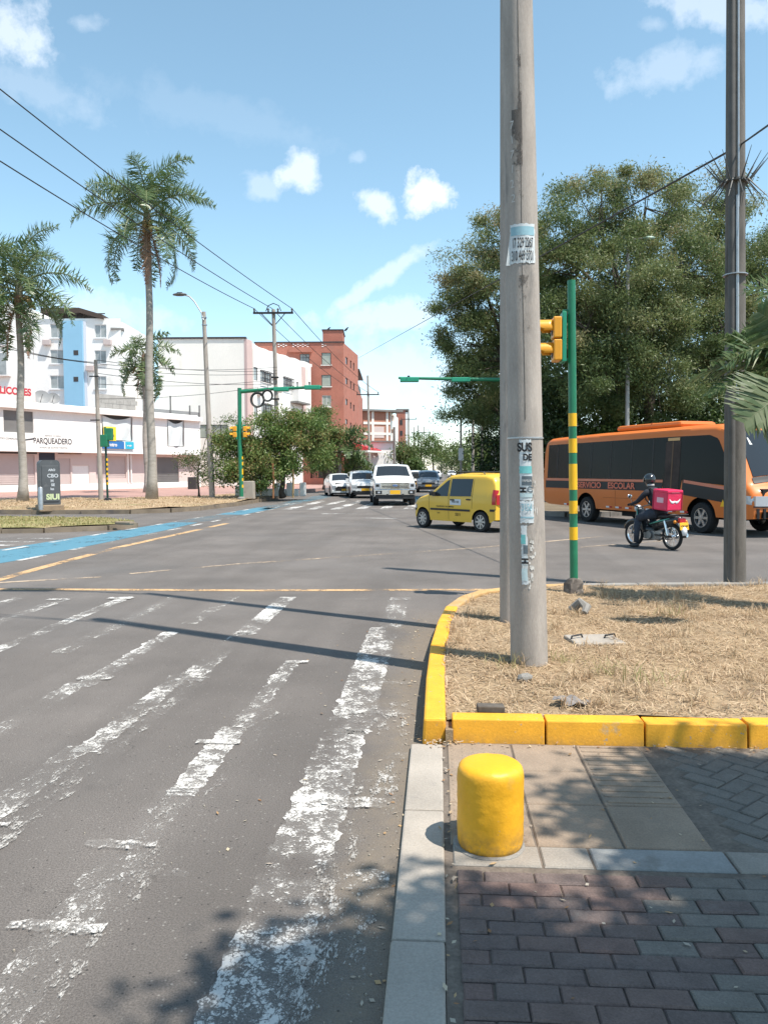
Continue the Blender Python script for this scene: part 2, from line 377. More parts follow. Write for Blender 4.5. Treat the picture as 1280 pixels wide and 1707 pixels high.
strip('faded_crosswalk_bar', [(-.38, 2.2), (-.32, 5.6)], .26, WP3, .008, rag=.05)
strip('faded_crosswalk_bar', [(-1.3, 1.9), (-1.22, 5.4)], .24, WP3, .008, rag=.06); strip('faded_crosswalk_bar', [(-2.05, 3.0), (-1.95, 6.6)], .26, WP3, .008, rag=.06)
for x0, x1, y, d, m in [(-.60, -.2, 3.12, .15, WP1), (-.58, -.19, 3.86, .10, WP1), (-.52, -.18, 4.52, .10, WP2), (-.6, -.2, 5.35, .10, WP2), (-.5, -.22, 6.1, .08, WP2), (-1.47, -1.2, 4.70, .07, WP1),
                        (-1.56, -1.24, 3.36, .07, WP1), (-1.56, -1.2, 2.72, .06, WP1), (-1.26, -1.02, 3.12, .05, WP2), (-2.28, -2.0, 3.52, .05, WP1), (-2.16, -1.85, 6.15, .14, WP1), (-1.32, -1.12, 6.75, .08, WP1), (-.62, -.36, 10.15, .2, WP1),
                        (-2.88, -2.6, 6.15, .14, WP1), (-4.3, -3.98, 10.1, .14, WP1), (-5.05, -4.75, 9.95, .12, WP1), (-1.25, -.9, 10.1, .10, WP2)]:
    strip('crosswalk_tick', [(x0, y), (x1, y)], d, m, .012, rag=.035)
strip('stop_line', [(-7.2, 10.86), (-2.5, 10.86), (1.1, 11.06)], .16, YP)
strip('lane_line', [(-6.72, 11.2), (-6.88, 13.5), (-7.01, 17.1), (-6.85, 21.5), (-6.72, 25)], .2, YP)
strip('box_line', [(-5.0, 12.6), (-3.54, 14.02), (.89, 17.1), (4.04, 20.0)], .13, YP2)
strip('box_line', [(-6.6, 11.5), (-5.3, 12.2)], .13, YP2)
strip('box_line', [(3.0, 17.2), (5.2, 18.8)], .12, YP2)
strip('bicycle_lane', [(-9.4, 11.0), (-8.75, 14.5), (-8.55, 18), (-8.35, 22), (-8.25, 25.5)], [1.9, 1.7, 1.5, 1.3, .9], BLUEP); strip('bicycle_lane', [(-8.25, 25.6), (-8.0, 30)], [1.0, 1.0], BLUEW_); strip('bicycle_lane', [(-8.0, 30.1), (-7.75, 36)], [1.1, 1.0], BLUEP); strip('bicycle_lane', [(-7.75, 36.1), (-7.3, 62)], [1.0, 1.6], BLUEW_); strip('bicycle_lane', [(-.9, 38), (-.7, 60)], [1.6, 1.2], BLUEW_)
for i in range(12):
    y = 12.5 + i * 1.9
    strip('bicycle_lane_dash', [(-7.86 + .035 * (y - 14), y), (-7.86 + .035 * (y - 13), y + .9)], .14, WP4, .008)
    strip('bicycle_lane_dash', [(-9.35 + .055 * (y - 14), y), (-9.35 + .055 * (y - 13), y + .9)], .14, WP4, .008)
for y in (16.6, 17.5, 18.4, 19.3, 15.7):
    strip('hatch_line', [(-22, y + .6), (-10.2 + .03 * y, y)], .24, WP4)
for i in range(7):
    x = -7.5 + i * 1.05
    strip('far_crosswalk_bar', [(x - .1, 34.2), (x + .1, 44.0)], .42, WP4)
strip('lane_dash', [(-4.5, 30.6), (-3.2, 30.9)], .3, WP4); strip('lane_dash', [(-2.6, 27.9), (-1.0, 27.4)], .2, WP4)
for y in (36, 50, 64, 78): strip('lane_dash', [(-.1 - .01 * y, y), (-.1 - .01 * y, y + 3)], .18, WP4)
# straw-coloured grit and dry leaves in the gutter
# ------------------------------------------------------------------ the near pavement
pav = struct(sheet('sidewalk', [(.0225, -6), (12, -6), (12, 4.72), (.0225, 4.72)], .021, mat('joint_sand', (.15, .122, .098), .95, var=.25, vscale=9, fine=.3, fscale=60)))
BRICKP = [mat('purple_brick_%s' % n, c, .85, var=.16, vscale=11, fine=.3, fscale=120, bump=.45, bscale=110, stain=(.17, .145, .13), sscale=5, sthr=.62) for n, c in (('a', (.146, .102, .088)), ('b', (.136, .100, .088)), ('c', (.150, .100, .086)), ('d', (.130, .098, .088)))]
BRICKG = [mat('grey_brick_%s' % n, c, .85, var=.14, vscale=11, fine=.28, fscale=120, bump=.45, bscale=110) for n, c in (('a', (.160, .142, .122)), ('b', (.148, .132, .114)))]
_bm = {}
def brick_mesh(l, w, key, m):
    k = (key, m.name)
    if k not in _bm:
        b = MB(); hx, hy, e = l / 2, w / 2, .006
        vs = [(-hx, -hy, 0), (hx, -hy, 0), (hx, hy, 0), (-hx, hy, 0), (-hx, -hy, .024), (hx, -hy, .024), (hx, hy, .024), (-hx, hy, .024), (-hx + e, -hy + e, .03), (hx - e, -hy + e, .03), (hx - e, hy - e, .03), (-hx + e, hy - e, .03)]
        fs = [(0, 1, 5, 4), (1, 2, 6, 5), (2, 3, 7, 6), (3, 0, 4, 7), (4, 5, 9, 8), (5, 6, 10, 9), (6, 7, 11, 10), (7, 4, 8, 11), (8, 9, 10, 11)]
        b.add(vs, fs); o = b.build('paving_brick', m); _bm[k] = o.data; bpy.data.objects.remove(o)
    return _bm[k]
rr = random.Random(3); row = 0; y = 1.98
while y < 3.2:
    off = (row % 2) * .1 + rr.uniform(-.012, .012); x = .07
    first = .2 - off if off > .03 else .2
    while x < 2.0:
        l = first if x < .08 else .2
        if l > .05 and 0.07 <= x:
            grey = x > .74 + .1 * math.sin(row * 2.1) and rr.random() < .9
            m = rr.choice(BRICKG if grey else BRICKP)
            me = brick_mesh((.1955 if l > .19 else l - .005), .085, 'n%.2f' % l, m)
            o = link('paving_brick', me, pav); o.location = (x + l / 2, y, rr.uniform(-.004, .0035) + .002); o.rotation_euler = (rr.uniform(-.012, .012), rr.uniform(-.01, .01), rr.uniform(-.014, .014))
        x += l
    y += .0885; row += 1
# border slabs, tiles with raised dots or ribs, herringbone pavers
SLAB = mat('pale_slab', (.27, .24, .205), .9, var=.14, vscale=5, fine=.2, fscale=100, bump=.4, bscale=80, stain=(.19, .165, .14), sscale=3, sthr=.56)
SLABB = mat('bluish_slab', (.25, .25, .24), .85, var=.16, vscale=5, fine=.15, fscale=90, bump=.3, bscale=70, stain=(.17, .16, .145), sscale=4, sthr=.55)
TILE = mat('tan_tile', (.27, .205, .15), .9, var=.15, vscale=4, fine=.2, fscale=110, bump=.4, bscale=90, stain=(.2, .16, .125), sscale=2.2, sthr=.55)
def slab(name, x0, x1, y0, y1, m, dots=None, z=.03):
    b = MB(); e = .006
    b.add([(x0, y0, 0), (x1, y0, 0), (x1, y1, 0), (x0, y1, 0), (x0, y0, z - .006), (x1, y0, z - .006), (x1, y1, z - .006), (x0, y1, z - .006), (x0 + e, y0 + e, z), (x1 - e, y0 + e, z), (x1 - e, y1 - e, z), (x0 + e, y1 - e, z)],
          [(0, 1, 5, 4), (1, 2, 6, 5), (2, 3, 7, 6), (3, 0, 4, 7), (4, 5, 9, 8), (5, 6, 10, 9), (6, 7, 11, 10), (7, 4, 8, 11), (8, 9, 10, 11)])
    if dots == 'dots':
        n = int((x1 - x0) / .055); k = int((y1 - y0) / .055)
        for i in range(n):
            for j in range(k):
                cx = x0 + (i + .5) * (x1 - x0) / n; cy = y0 + (j + .5) * (y1 - y0) / k
                b.lathe([(.015, z - .001), (.009, z + .003)], 6, Matrix.Translation((cx, cy, 0)))
    if dots == 'ribs':
        k = int((y1 - y0) / .06)
        for j in range(k):
            cy = y0 + (j + .5) * (y1 - y0) / k; b.box(((x0 + x1) / 2, cy, z + .001), (x1 - x0 - .04, .022, .006))
    return b.build(name, m, pav)
for x0, x1, m in ((.06, .42, SLAB), (.43, .63, SLAB), (.64, 1.2, SLABB), (1.21, 1.8, SLAB), (1.81, 2.4, SLAB)): slab('border_slab', x0, x1, 3.225, 3.40, m)
slab('mortar_bed', 1.172, 4.0, 3.41, 4.70, mat('mortar_bed', (.17, .15, .125), .95, var=.2, vscale=8, fine=.25, fscale=70), z=.02)
for i, (x0, x1) in enumerate(((.05, .415), (.425, .79), (.80, 1.165))):
    for j, (y0, y1) in enumerate(((3.41, 3.84), (3.85, 4.27), (4.28, 4.69))):
        slab('tactile_tile' if i != 1 else 'plain_tile', x0, x1, y0, y1, TILE, ('dots', None, 'ribs')[i] if not (i == 2 and j == 0) else None)
c45 = math.cos(PI / 4)
hb = 0
for a in range(-14, 30):
    for b_ in range(-30, 30):
        for k in (0, 1):
            # local herringbone lattice (brick 2 x 1), then turned by 45 degrees
            ux = a * 1 + b_ * 2; uy = a * 1 - b_ * 2
            if k == 0: cx, cy, rz = ux + 1.0, uy + .5, 0
            else: cx, cy, rz = ux + 2.5, uy + 0.0 + 1.0 - 1, PI / 2
            X = 1.2 + (cx * c45 - cy * c45) * .1; Y = 3.6 + (cx * c45 + cy * c45) * .1
            if 1.245 < X < 2.1 and 3.47 < Y < 4.64 and hb < 160:
                o = link('paving_brick', brick_mesh(.19, .092, 'h', rr.choice(BRICKG)), pav); o.location = (X, Y, rr.uniform(-.004, .002)); o.rotation_euler = (rr.uniform(-.012, .012), rr.uniform(-.012, .012), rz + PI / 4); hb += 1

# flush concrete kerb strip between road and pavement
kerb = thing('concrete_kerb', 'flush grey concrete kerb strip between asphalt and brick pavement', 'kerb', (0, 0, 0))
y = -3.0
for l in (1.0, 1.0, 1.0, 1.0, .62, 1.06, 1.06, .93):
    b = MB(); j = random.uniform(-.004, .004); b.bb(-.165 + j, .022 + j, y + .004, y + l - .004, -.1, .032); b.build('kerb_block', CONC, kerb, bevel=.01); y += l

# raised kerb painted yellow around the dry grass
ykerb = thing('yellow_kerb', 'yellow painted kerb around the dry grass corner with chipped end', 'kerb', (0, 0, 0))
KT = .16
xs = [.075, .632, 1.21, 1.80, 2.38, 2.96, 3.54, 4.12, 4.7]
for i in range(len(xs) - 1):
    b = MB(); x0, x1 = xs[i] + .005, xs[i + 1] - .005; dz = random.uniform(-.006, .006); y0 = 4.715 - .004 * i
    # front face leans back a little
    b.add([(x0, y0, -.05), (x1, y0, -.05), (x1, y0 + .15, -.05), (x0, y0 + .15, -.05), (x0, y0 + .015, KT + dz), (x1, y0 + .015, KT + dz), (x1, y0 + .15, KT + dz), (x0, y0 + .15, KT + dz)],
          [(0, 3, 2, 1), (4, 5, 6, 7), (0, 1, 5, 4), (1, 2, 6, 5), (2, 3, 7, 6), (3, 0, 4, 7)])
    b.build('kerb_block', KERBY, ykerb, bevel=.008)
KPATH = [(-.03, 4.74), (-.03, 5.75), (-.01, 6.8), (.05, 7.85), (.14, 8.75), (.30, 9.4), (.58, 9.95), (1.0, 10.3), (1.7, 10.52), (2.6, 10.62), (3.6, 10.72), (4.8, 10.8), (6.2, 10.85), (7.8, 10.85)]
KERBO = mat('dusty_orange_kerb', (.50, .31, .13), .85, var=.2, vscale=4, fine=.2, fscale=60, bump=.5, bscale=40, stain=(.3, .24, .17), sscale=2, sthr=.5)
for i in range(len(KPATH) - 1):
    a = Vector((*KPATH[i], 0)); c = Vector((*KPATH[i + 1], 0)); t = (c - a).normalized(); s = Vector((t.y, -t.x, 0)); a = a + t * .004; c = c - t * .004
    w = .145; top = KT + random.uniform(-.006, .006)
    vs = [a - s * w * .5, c - s * w * .5, c + s * w * .5, a + s * w * .5]
    b = MB(); lean = s * .012
    b.add([v + Vector((0, 0, -.05)) for v in vs] + [vs[0] + lean + Vector((0, 0, top)), vs[1] + lean + Vector((0, 0, top)), vs[2] + Vector((0, 0, top)), vs[3] + Vector((0, 0, top))],
          [(0, 3, 2, 1), (4, 5, 6, 7), (0, 1, 5, 4), (1, 2, 6, 5), (2, 3, 7, 6), (3, 0, 4, 7)])
    b.build('kerb_block', KERBY if i < 4 else KERBO if i < 8 else CONC_D, ykerb, bevel=.016)

# the grass corner: uneven soil and cut straw
ISL = [(.05, 4.86)] + [(p[0] + .05, p[1]) for p in KPATH[1:7]] + [(1.0, 10.25)] + [(p[0], p[1] - .05) for p in KPATH[8:]] + [(7.8, 4.86)]
def inside(poly, x, y):
    r = False; n = len(poly); j = n - 1
    for i in range(n):
        xi, yi = poly[i]; xj, yj = poly[j]
        if (yi > y) != (yj > y) and x < (xj - xi) * (y - yi) / (yj - yi) + xi: r = not r
        j = i
    return r
def inside_np(poly, X, Y):
    r = np.zeros(X.shape, bool); n = len(poly); j = n - 1
    for i in range(n):
        xi, yi = poly[i]; xj, yj = poly[j]
        if yi != yj:
            c = ((yi > Y) != (yj > Y)) & (X < (xj - xi) * (Y - yi) / (yj - yi) + xi); r ^= c
        j = i
    return r
def hump(x, y): return .012 * np.sin(x * 2.1 + y) + .012 * np.sin(y * 3.3 - x * 1.4) + .008 * np.sin(x * 7 + y * 5)
def lawn(name, poly, z, m, step, bump=1.0):
    xs_ = [p[0] for p in poly]; ys_ = [p[1] for p in poly]; b = MB(); bm = bmesh.new()
    f = bm.faces.new([bm.verts.new((p[0], p[1], z)) for p in poly]); bmesh.ops.triangulate(bm, faces=[f])
    for ax, lo, hi in ((0, min(xs_), max(xs_)), (1, min(ys_), max(ys_))):
        v = lo + step
        while v < hi:
            pc = Vector((0, 0, 0)); pc[ax] = v; no = Vector((0, 0, 0)); no[ax] = 1
            bmesh.ops.bisect_plane(bm, geom=bm.verts[:] + bm.edges[:] + bm.faces[:], plane_co=pc, plane_no=no); v += step
    for v in bm.verts: v.co.z = z + bump * float(hump(v.co.x, v.co.y))
    me = bpy.data.meshes.new(name); bm.to_mesh(me); bm.free(); me.materials.append(m)
    return struct(link(name, me, None, 'all'))
STRAWG = mat('straw_litter_soil', (.30, .215, .13), .95, var=.22, vscale=3, fine=.35, fscale=70, bump=1.0, bscale=60, stain=(.2, .14, .09), sscale=1.3, sthr=.56)
lawn('grass_corner', ISL, .135, STRAWG, .3)

def blade_mesh(name, m, pts, length, width, tilt, kind='stuff', tone=None, parent=None, droop=.35):
    """thin bent blades, each two quads, grown from points (N,3)"""
    n = len(pts); az = rng.uniform(0, 2 * PI, n); ti = rng.uniform(*tilt, n); L_ = rng.uniform(*length, n); Wd = rng.uniform(*width, n) / 2
    d = np.stack([np.cos(az) * np.sin(ti), np.sin(az) * np.sin(ti), np.cos(ti)], 1); s = np.stack([-np.sin(az), np.cos(az), np.zeros(n)], 1)
    tw = rng.uniform(-1, 1, n)[:, None]; s = s + tw * np.array([0, 0, 1.]) * .6; s /= np.linalg.norm(s, axis=1)[:, None]
    mid = pts + d * (L_ * .55)[:, None]; tip = mid + (d + np.stack([np.cos(az), np.sin(az), -np.ones(n)], 1) * droop) * (L_ * .45)[:, None]
    tip[:, 2] = np.maximum(tip[:, 2], pts[:, 2] + .004)
    w = s * Wd[:, None]
    V = np.stack([pts - w, pts + w, mid + w * .8, mid - w * .8, tip], 1).reshape(-1, 3)
    base = (np.arange(n) * 5)[:, None]
    loops = (base + np.array([0, 1, 2, 3, 3, 2, 4])).ravel()
    starts = (np.arange(n)[:, None] * 7 + np.array([0, 4])).ravel(); tot = np.tile([4, 3], n)
    return raw_mesh(name, m, V, loops, starts, tot, np.repeat(rng.uniform(0, 1, n) if tone is None else tone, 5), parent, kind)
def raw_mesh(name, m, V, loops, starts, tot, tone, parent=None, kind=None):
    me = bpy.data.meshes.new(name); me.vertices.add(len(V)); me.vertices.foreach_set('co', V.astype(np.float32).ravel())
    me.loops.add(len(loops)); me.loops.foreach_set('vertex_index', loops.astype(np.int32))
    me.polygons.add(len(starts)); me.polygons.foreach_set('loop_start', starts.astype(np.int32)); me.polygons.foreach_set('loop_total', tot.astype(np.int32))
    a = me.attributes.new('tone', 'FLOAT', 'POINT'); a.data.foreach_set('value', tone.astype(np.float32))
    me.update(calc_edges=True); me.materials.append(m)
    o = link(name, me, parent)
    if kind: o['kind'] = kind
    return o
STRAW = leaf_mat('straw', [(.28, .185, .11), (.42, .29, .175), (.52, .385, .245), (.60, .46, .31), (.38, .29, .16)], .25, .7)
GRASS = leaf_mat('half_dry_grass', [(.38, .29, .15), (.31, .28, .12), (.22, .24, .08), (.42, .33, .18)], .3, .6)
def scatter(poly, n, z, bump=1.0):
    xs_ = [p[0] for p in poly]; ys_ = [p[1] for p in poly]
    X = rng.uniform(min(xs_), max(xs_), n * 2); Y = rng.uniform(min(ys_), max(ys_), n * 2); k = inside_np(poly, X, Y); X, Y = X[k][:n], Y[k][:n]
    return np.stack([X, Y, z + bump * hump(X, Y)], 1)
pts = scatter(ISL, 90000, .138); dens = .5 + .5 * np.sin(pts[:, 0] * 1.7 + 2 * np.sin(pts[:, 1] * 1.3)) * np.sin(pts[:, 1] * 2.3 + pts[:, 0]); bare = np.exp(-((pts[:, 0] - gp(990, 1068, .14).x) ** 2 / .04 + (pts[:, 1] - gp(990, 1068, .14).y) ** 2 / .03))
keep = (rng.uniform(0, 1, len(pts)) < .45 + .55 * dens) & (bare < .4) & (rng.uniform(0, 1, len(pts)) < np.clip(1.25 - .1 * (pts[:, 1] - 4.8), .4, 1)) ; pts = pts[keep]
o = blade_mesh('dry_grass', STRAW, pts, (.035, .10), (.0035, .008), (.9, 1.55)); o['label'] = 'matted dry straw grass covering the corner behind the yellow kerb'
tc_ = scatter(ISL, 260, .138); tp = np.concatenate([c + np.stack([rng.normal(0, .035, 26), rng.normal(0, .035, 26), np.zeros(26)], 1) for c in tc_])
keep = inside_np(ISL, tp[:, 0], tp[:, 1]); tp = tp[keep]
o = blade_mesh('dry_grass', STRAW, tp, (.07, .17), (.003, .007), (.15, 1.0)); o['label'] = 'taller straw tufts standing up out of the matted dry grass'
gc = np.array([[.95, 6.25, .14], [.72, 6.02, .14], [.52, 6.1, .14], [1.05, 6.1, .14], [1.25, 5.95, .14], [2.35, 8.4, .14], [2.5, 8.5, .14], [3.2, 7.2, .14], [2.9, 6.4, .14], [1.5, 5.7, .14], [3.6, 10.4, .14], [4.1, 10.3, .14]])
gc = gc[[0, 2, 4, 5, 9]]; tp = np.concatenate([c + np.stack([rng.normal(0, .09, 34), rng.normal(0, .06, 34), np.zeros(34)], 1) for c in gc])
o = blade_mesh('grass_tuft', GRASS, tp, (.08, .2), (.004, .008), (.1, .9)); o['label'] = 'greenish grass tufts at the pole foot and in the straw'

b = MB(); b.bb(.04, .085, 4.70, 4.88, -.02, .105); struct(b.build('corner_soil', STRAWG, None))
# loose things on the grass corner
slabt = thing('inspection_cover', 'square concrete inspection cover lying in the dry grass beside the tall pole', 'cover', (gp(990, 1068, .14).x, gp(990, 1068, .14).y, .11), R(8))
b = MB(); b.bb(-.22, .22, -.19, .19, 0, .05); b.build('slab', CONC, slabt, bevel=.012)
for sx in (-.15, .15):
    b = MB(); b.path([(sx - .06, .02 * sx, .045), (sx - .05, 0, .075), (sx + .05, .05, .078), (sx + .06, .05, .045)], .009, 6); b.build('lifting_handle', DARKM, slabt, True)
def stone(name, label, cat, loc, sc, m, seed, sub=2):
    r_ = random.Random(seed); bm = bmesh.new(); bmesh.ops.create_icosphere(bm, subdivisions=sub, radius=1)
    for v in bm.verts: v.co *= r_.uniform(.75, 1.15); v.co.x *= sc[0]; v.co.y *= sc[1]; v.co.z *= sc[2]
    me = bpy.data.meshes.new(name); bm.to_mesh(me); bm.free(); me.materials.append(m); o = link(name, me); o.location = loc; o.rotation_euler = (0, 0, r_.uniform(0, 6)); return tag(o, label, cat)
stone('stone', 'grey broken stone lying on the straw in front of the tall pole', 'stone', (.62, 5.72, .16), (.06, .045, .035), CONC_D, 4)
b = MB(); b.bb(-.085, .085, -.04, .04, 0, .045); o = b.build('brick_fragment', mat('dark_fragment', (.1, .085, .07), .9, var=.3, vscale=20), None, bevel=.008); o.location = (.32, 4.93, .15); o.rotation_euler = (0, .03, .06); tag(o, 'dark rectangular brick fragment behind the first yellow kerb block', 'brick')
b = MB(); b.grid(lambda u, v: ((u - .5) * .22, (v - .5) * .12, .01 + .022 * math.sin(u * 9 + v * 4) * math.sin(v * 7 + u * 3)), 14, 8); o = b.build('rag', mat('grey_rag', (.22, .2, .19), .95, var=.3, vscale=14), None, 'all'); o.location = (.85, 5.12, .165); o.rotation_euler = (0, 0, -.5); tag(o, 'crumpled grey rag in the straw near the yellow kerb', 'rag')
b = MB(); b.path([(1.42, 8.6, .15), (1.5, 8.55, .25), (1.56, 8.5, .2), (1.52, 8.42, .15)], [.05, .045, .05, .03], 7); tag(b.build('stump', CONC_D, None, True), 'small broken stump beside the tall pole on the straw', 'stump')

# fallen leaves and grit
LITTER = leaf_mat('dead_leaf', [(.25, .13, .06), (.42, .28, .14), (.34, .30, .26), (.55, .45, .3)], .1, .7)
lp = np.concatenate([np.stack([rng.uniform(.05, 1.6, 55), rng.uniform(2.0, 4.65, 55), np.full(55, .036)], 1), np.stack([rng.uniform(.1, 2, 45), rng.normal(4.66, .03, 45), np.full(45, .038)], 1), np.stack([rng.normal(.04, .02, 40), rng.uniform(2, 4.7, 40), np.full(40, .036)], 1),
                     np.stack([rng.normal(-.2, .05, 90), rng.uniform(2, 8.8, 90), np.full(90, .006)], 1), np.stack([rng.uniform(-1.2, -.2, 40), rng.uniform(2.2, 9, 40), np.full(40, .006)], 1), np.stack([rng.normal(.02, .06, 60), rng.normal(4.7, .04, 60), np.full(60, .04)], 1)])
def diamonds(name, m, pts, L_, Wd, flat, tone=None, parent=None, kind=None, droop=0.0, dirs=None):
    n = len(pts); a = rng.normal(0, 1, (n, 3)) if dirs is None else dirs + rng.normal(0, .45, (n, 3)); a[:, 2] = a[:, 2] * flat - droop; a /= np.linalg.norm(a, axis=1)[:, None]
    u = rng.normal(0, 1, (n, 3)); u[:, 2] *= flat if flat < .5 else 1; b_ = np.cross(a, u if flat >= .5 else np.tile([0, 0, 1.], (n, 1)) + u * .15); b_ /= np.linalg.norm(b_, axis=1)[:, None] + 1e-9
    l = rng.uniform(*L_, n)[:, None]; w = rng.uniform(*Wd, n)[:, None] / 2
    V = np.stack([pts, pts + a * l * .5 + b_ * w, pts + a * l, pts + a * l * .5 - b_ * w], 1).reshape(-1, 3)
    loops = np.arange(n * 4); return raw_mesh(name, m, V, loops, np.arange(n) * 4, np.full(n, 4), np.repeat(rng.uniform(0, 1, n) if tone is None else tone, 4), parent, kind)
o = diamonds('leaf_litter', LITTER, lp, (.012, .04), (.008, .02), .12, kind='stuff'); o['label'] = 'dead leaves and straw scattered on the pavement and in the gutter'
GRIT = mat('grit', (.3, .26, .21), .95)
b = MB()
for i in range(420):
    x = -abs(random.gauss(.16, .12)) - .04 if i < 330 else random.uniform(-3.5, -.3); y = random.uniform(2, 9.2); r_ = random.uniform(.002, .006); b.ball((x, y, r_ * .6), r_, 5, 3)
tag(b.build('grit', GRIT, None), 'loose grit along the gutter', None, None, 'stuff')

# ------------------------------------------------------------------ bollard
def wear(m, z0, z1, col, amount, scale, chips=None, cscale=20, cthr=.68):
    """splashed grime near the foot, and chips through to the grey below"""
    nt = m.node_tree; N = nt.nodes; L = nt.links; b = N['Principled BSDF']; src = b.inputs['Base Color'].links[0].from_socket
    geo = N.new('ShaderNodeNewGeometry'); sx = N.new('ShaderNodeSeparateXYZ'); L.new(geo.outputs['Position'], sx.inputs[0])
    def nz(sc):
        n = N.new('ShaderNodeTexNoise'); n.inputs['Scale'].default_value = sc; n.inputs['Detail'].default_value = 6; n.inputs['Roughness'].default_value = .68; L.new(geo.outputs['Position'], n.inputs['Vector']); return n.outputs['Fac']
    def mr(s_, a, c):
        r = N.new('ShaderNodeMapRange'); r.inputs[1].default_value = a; r.inputs[2].default_value = c; L.new(s_, r.inputs[0]); return r.outputs[0]
    def mu(a, c):
        n = N.new('ShaderNodeMath'); n.operation = 'MULTIPLY'; L.new(a, n.inputs[0])
        if isinstance(c, float): n.inputs[1].default_value = c
        else: L.new(c, n.inputs[1])
        return n.outputs[0]
    def mix(f, a, c):
        x = N.new('ShaderNodeMix'); x.data_type = 'RGBA'; L.new(f, x.inputs[0]); L.new(a, x.inputs[6]); x.inputs[7].default_value = (*c, 1); return x.outputs[2]
    c = mix(mu(mu(mr(sx.outputs[2], z1, z0), mr(nz(scale), .34, .62)), amount), src, col)
    if chips: c = mix(mr(nz(cscale), cthr, cthr + .02), c, chips)
    L.new(c, b.inputs['Base Color'])
wear(YELLOW, .03, .16, (.12, .09, .05), .75, 26, (.34, .3, .25), 34, .672)
wear(KERBY, .0, .09, (.2, .14, .08), .6, 18, (.33, .29, .24), 26, .645)
bol = thing('bollard', 'stubby bright yellow painted concrete bollard with rounded top on the pavement', 'bollard', (.222, 3.415, .03))
prof = [(.136, 0), (.141, .02), (.143, .06), (.1435, .2), (.143, .305), (.142, .325), (.139, .338), (.132, .349), (.122, .356), (.105, .3605), (.06, .363), (.02, .364)]
b = MB(); pr = []
for i in range(len(prof) - 1):
    (r0, z0), (r1, z1) = prof[i], prof[i + 1]; k = max(1, int((z1 - z0) / .012))
    pr += [(r0 + (r1 - r0) * j / k, z0 + (z1 - z0) * j / k) for j in range(k)]
b.lathe(pr + [prof[-1]], 72)
vv = []
for x, y_, z in b.v:
    p = Vector((x, y_, z)); n_ = p.copy(); n_.z = 0; n_ = n_.normalized() if n_.length > 1e-4 else Vector((0, 0, 1))
    d = .0017 * mnoise.noise(p * 9) + .0016 * mnoise.noise(p * 38)
    g = mnoise.noise(p * 22 + Vector((3, 1, 7))); d -= .008 * max(0, g - .38) * 2 * (1 if z > .2 else .5)
    vv.append(tuple(p + n_ * d))
b.v = vv; b.build('body', YELLOW, bol, 'all')
b = MB(); b.lathe([(.162, -.03), (.156, .003), (.15, .006), (.13, .006)], 30); b.v = [tuple(Vector(v) * (1 + .1 * mnoise.noise(Vector(v) * 9))) for v in b.v]; b.build('footing', CONC_D, bol, True)

# ------------------------------------------------------------------ poles
def tall_pole(name, label, x, y, h, r0, r1, m, z0=.13, lean=(0, 0), n=36, group=None, loc=None):
    t = thing(name, label, 'pole', (x, y, z0), 0, group); b = MB(); k = 24
    b.path([(lean[0] * h * i / k, lean[1] * h * i / k, h * i / k) for i in range(k + 1)], [r0 + (r1 - r0) * i / k for i in range(k + 1)], n); b.build('shaft', m, t, True)
    return t
WPRINT = mat('white_print', (.7, .7, .68), .8)
POSTER = mat('poster_paper', (.58, .62, .63), .8, var=.08, vscale=14, stain=(.5, .53, .52), sscale=9, sthr=.56)
POSTB = mat('poster_blue_print', (.25, .42, .48), .8, var=.15, vscale=12)
POSTT = mat('poster_teal_print', (.16, .47, .47), .8, var=.15, vscale=15)
POSTG = mat('poster_grey_print', (.11, .14, .16), .8, var=.2, vscale=15)
TORN = mat('torn_paper', (.62, .60, .56), .9, var=.2, vscale=30, stain=(.3, .28, .25), sscale=25, sthr=.5)
RUBBER = mat('tar_stain', (.13, .118, .105), .9, var=.2, vscale=10)
P1 = Vector((.705, 6.235)); P1H, P1R0, P1R1 = 9.8, .144, .082; P1L = (-.021, .004)
pole1 = tall_pole('utility_pole', 'thick pale concrete pole with torn posters standing nearest on the dry grass', P1.x, P1.y, P1H, P1R0, P1R1, POLE_C, .13, P1L)
# the slit in the concrete, steel straps
b = MB()
def p1pt(a, z, off=.002):
    r_ = P1R0 + (P1R1 - P1R0) * z / P1H + off
    return Vector((P1L[0] * z + math.cos(a) * r_, P1L[1] * z + math.sin(a) * r_, z))
AF = math.atan2(-P1.y, -P1.x)     # towards the pavement viewer side
def p1patch(name, m, a0, a1, z0, z1, off=.003, parent=pole1, fn=None, nu=10, nv=6):
    b = MB(); b.grid(lambda u, v: p1pt(AF + (a0 + (a1 - a0) * u), z0 + (z1 - z0) * v, off), nu, nv)
    return b.build(name, m, parent, 'all')
def wrap_text(body, size, m, parent, a, z, off, sx=1.0, bold=0.0, rot=0.0, base=None):
    me = text_mesh(body, size, 0, bold); bm = bmesh.new(); bm.from_mesh(me); bmesh.ops.triangulate(bm, faces=bm.faces[:])
    for v in bm.verts:
        x, y_ = v.co.x * sx, v.co.y
        zz = z + y_ * math.cos(rot) + x * math.sin(rot); r_ = P1R0 + (P1R1 - P1R0) * zz / P1H
        p = p1pt(AF + a + (x * math.cos(rot) - y_ * math.sin(rot)) / r_, zz, off); v.co = p if base is None else p - base
    bm.to_mesh(me); bm.free(); me.materials.clear(); me.materials.append(m); return link('lettering', me, parent)
SLIT = mat('dark_slit_line', (.1, .09, .08), .95, var=.3, vscale=20)  # dark colour of the seam line in the concrete
b = MB(); pts_ = [p1pt(AF + .02 + .015 * math.sin(i * .9), 1.9 + i * .22, .0) for i in range(36)]; b.path(pts_, [.0035 - .0015 * abs(math.sin(i * 1.7)) for i in range(36)], 5); b.build('seam', SLIT, pole1)
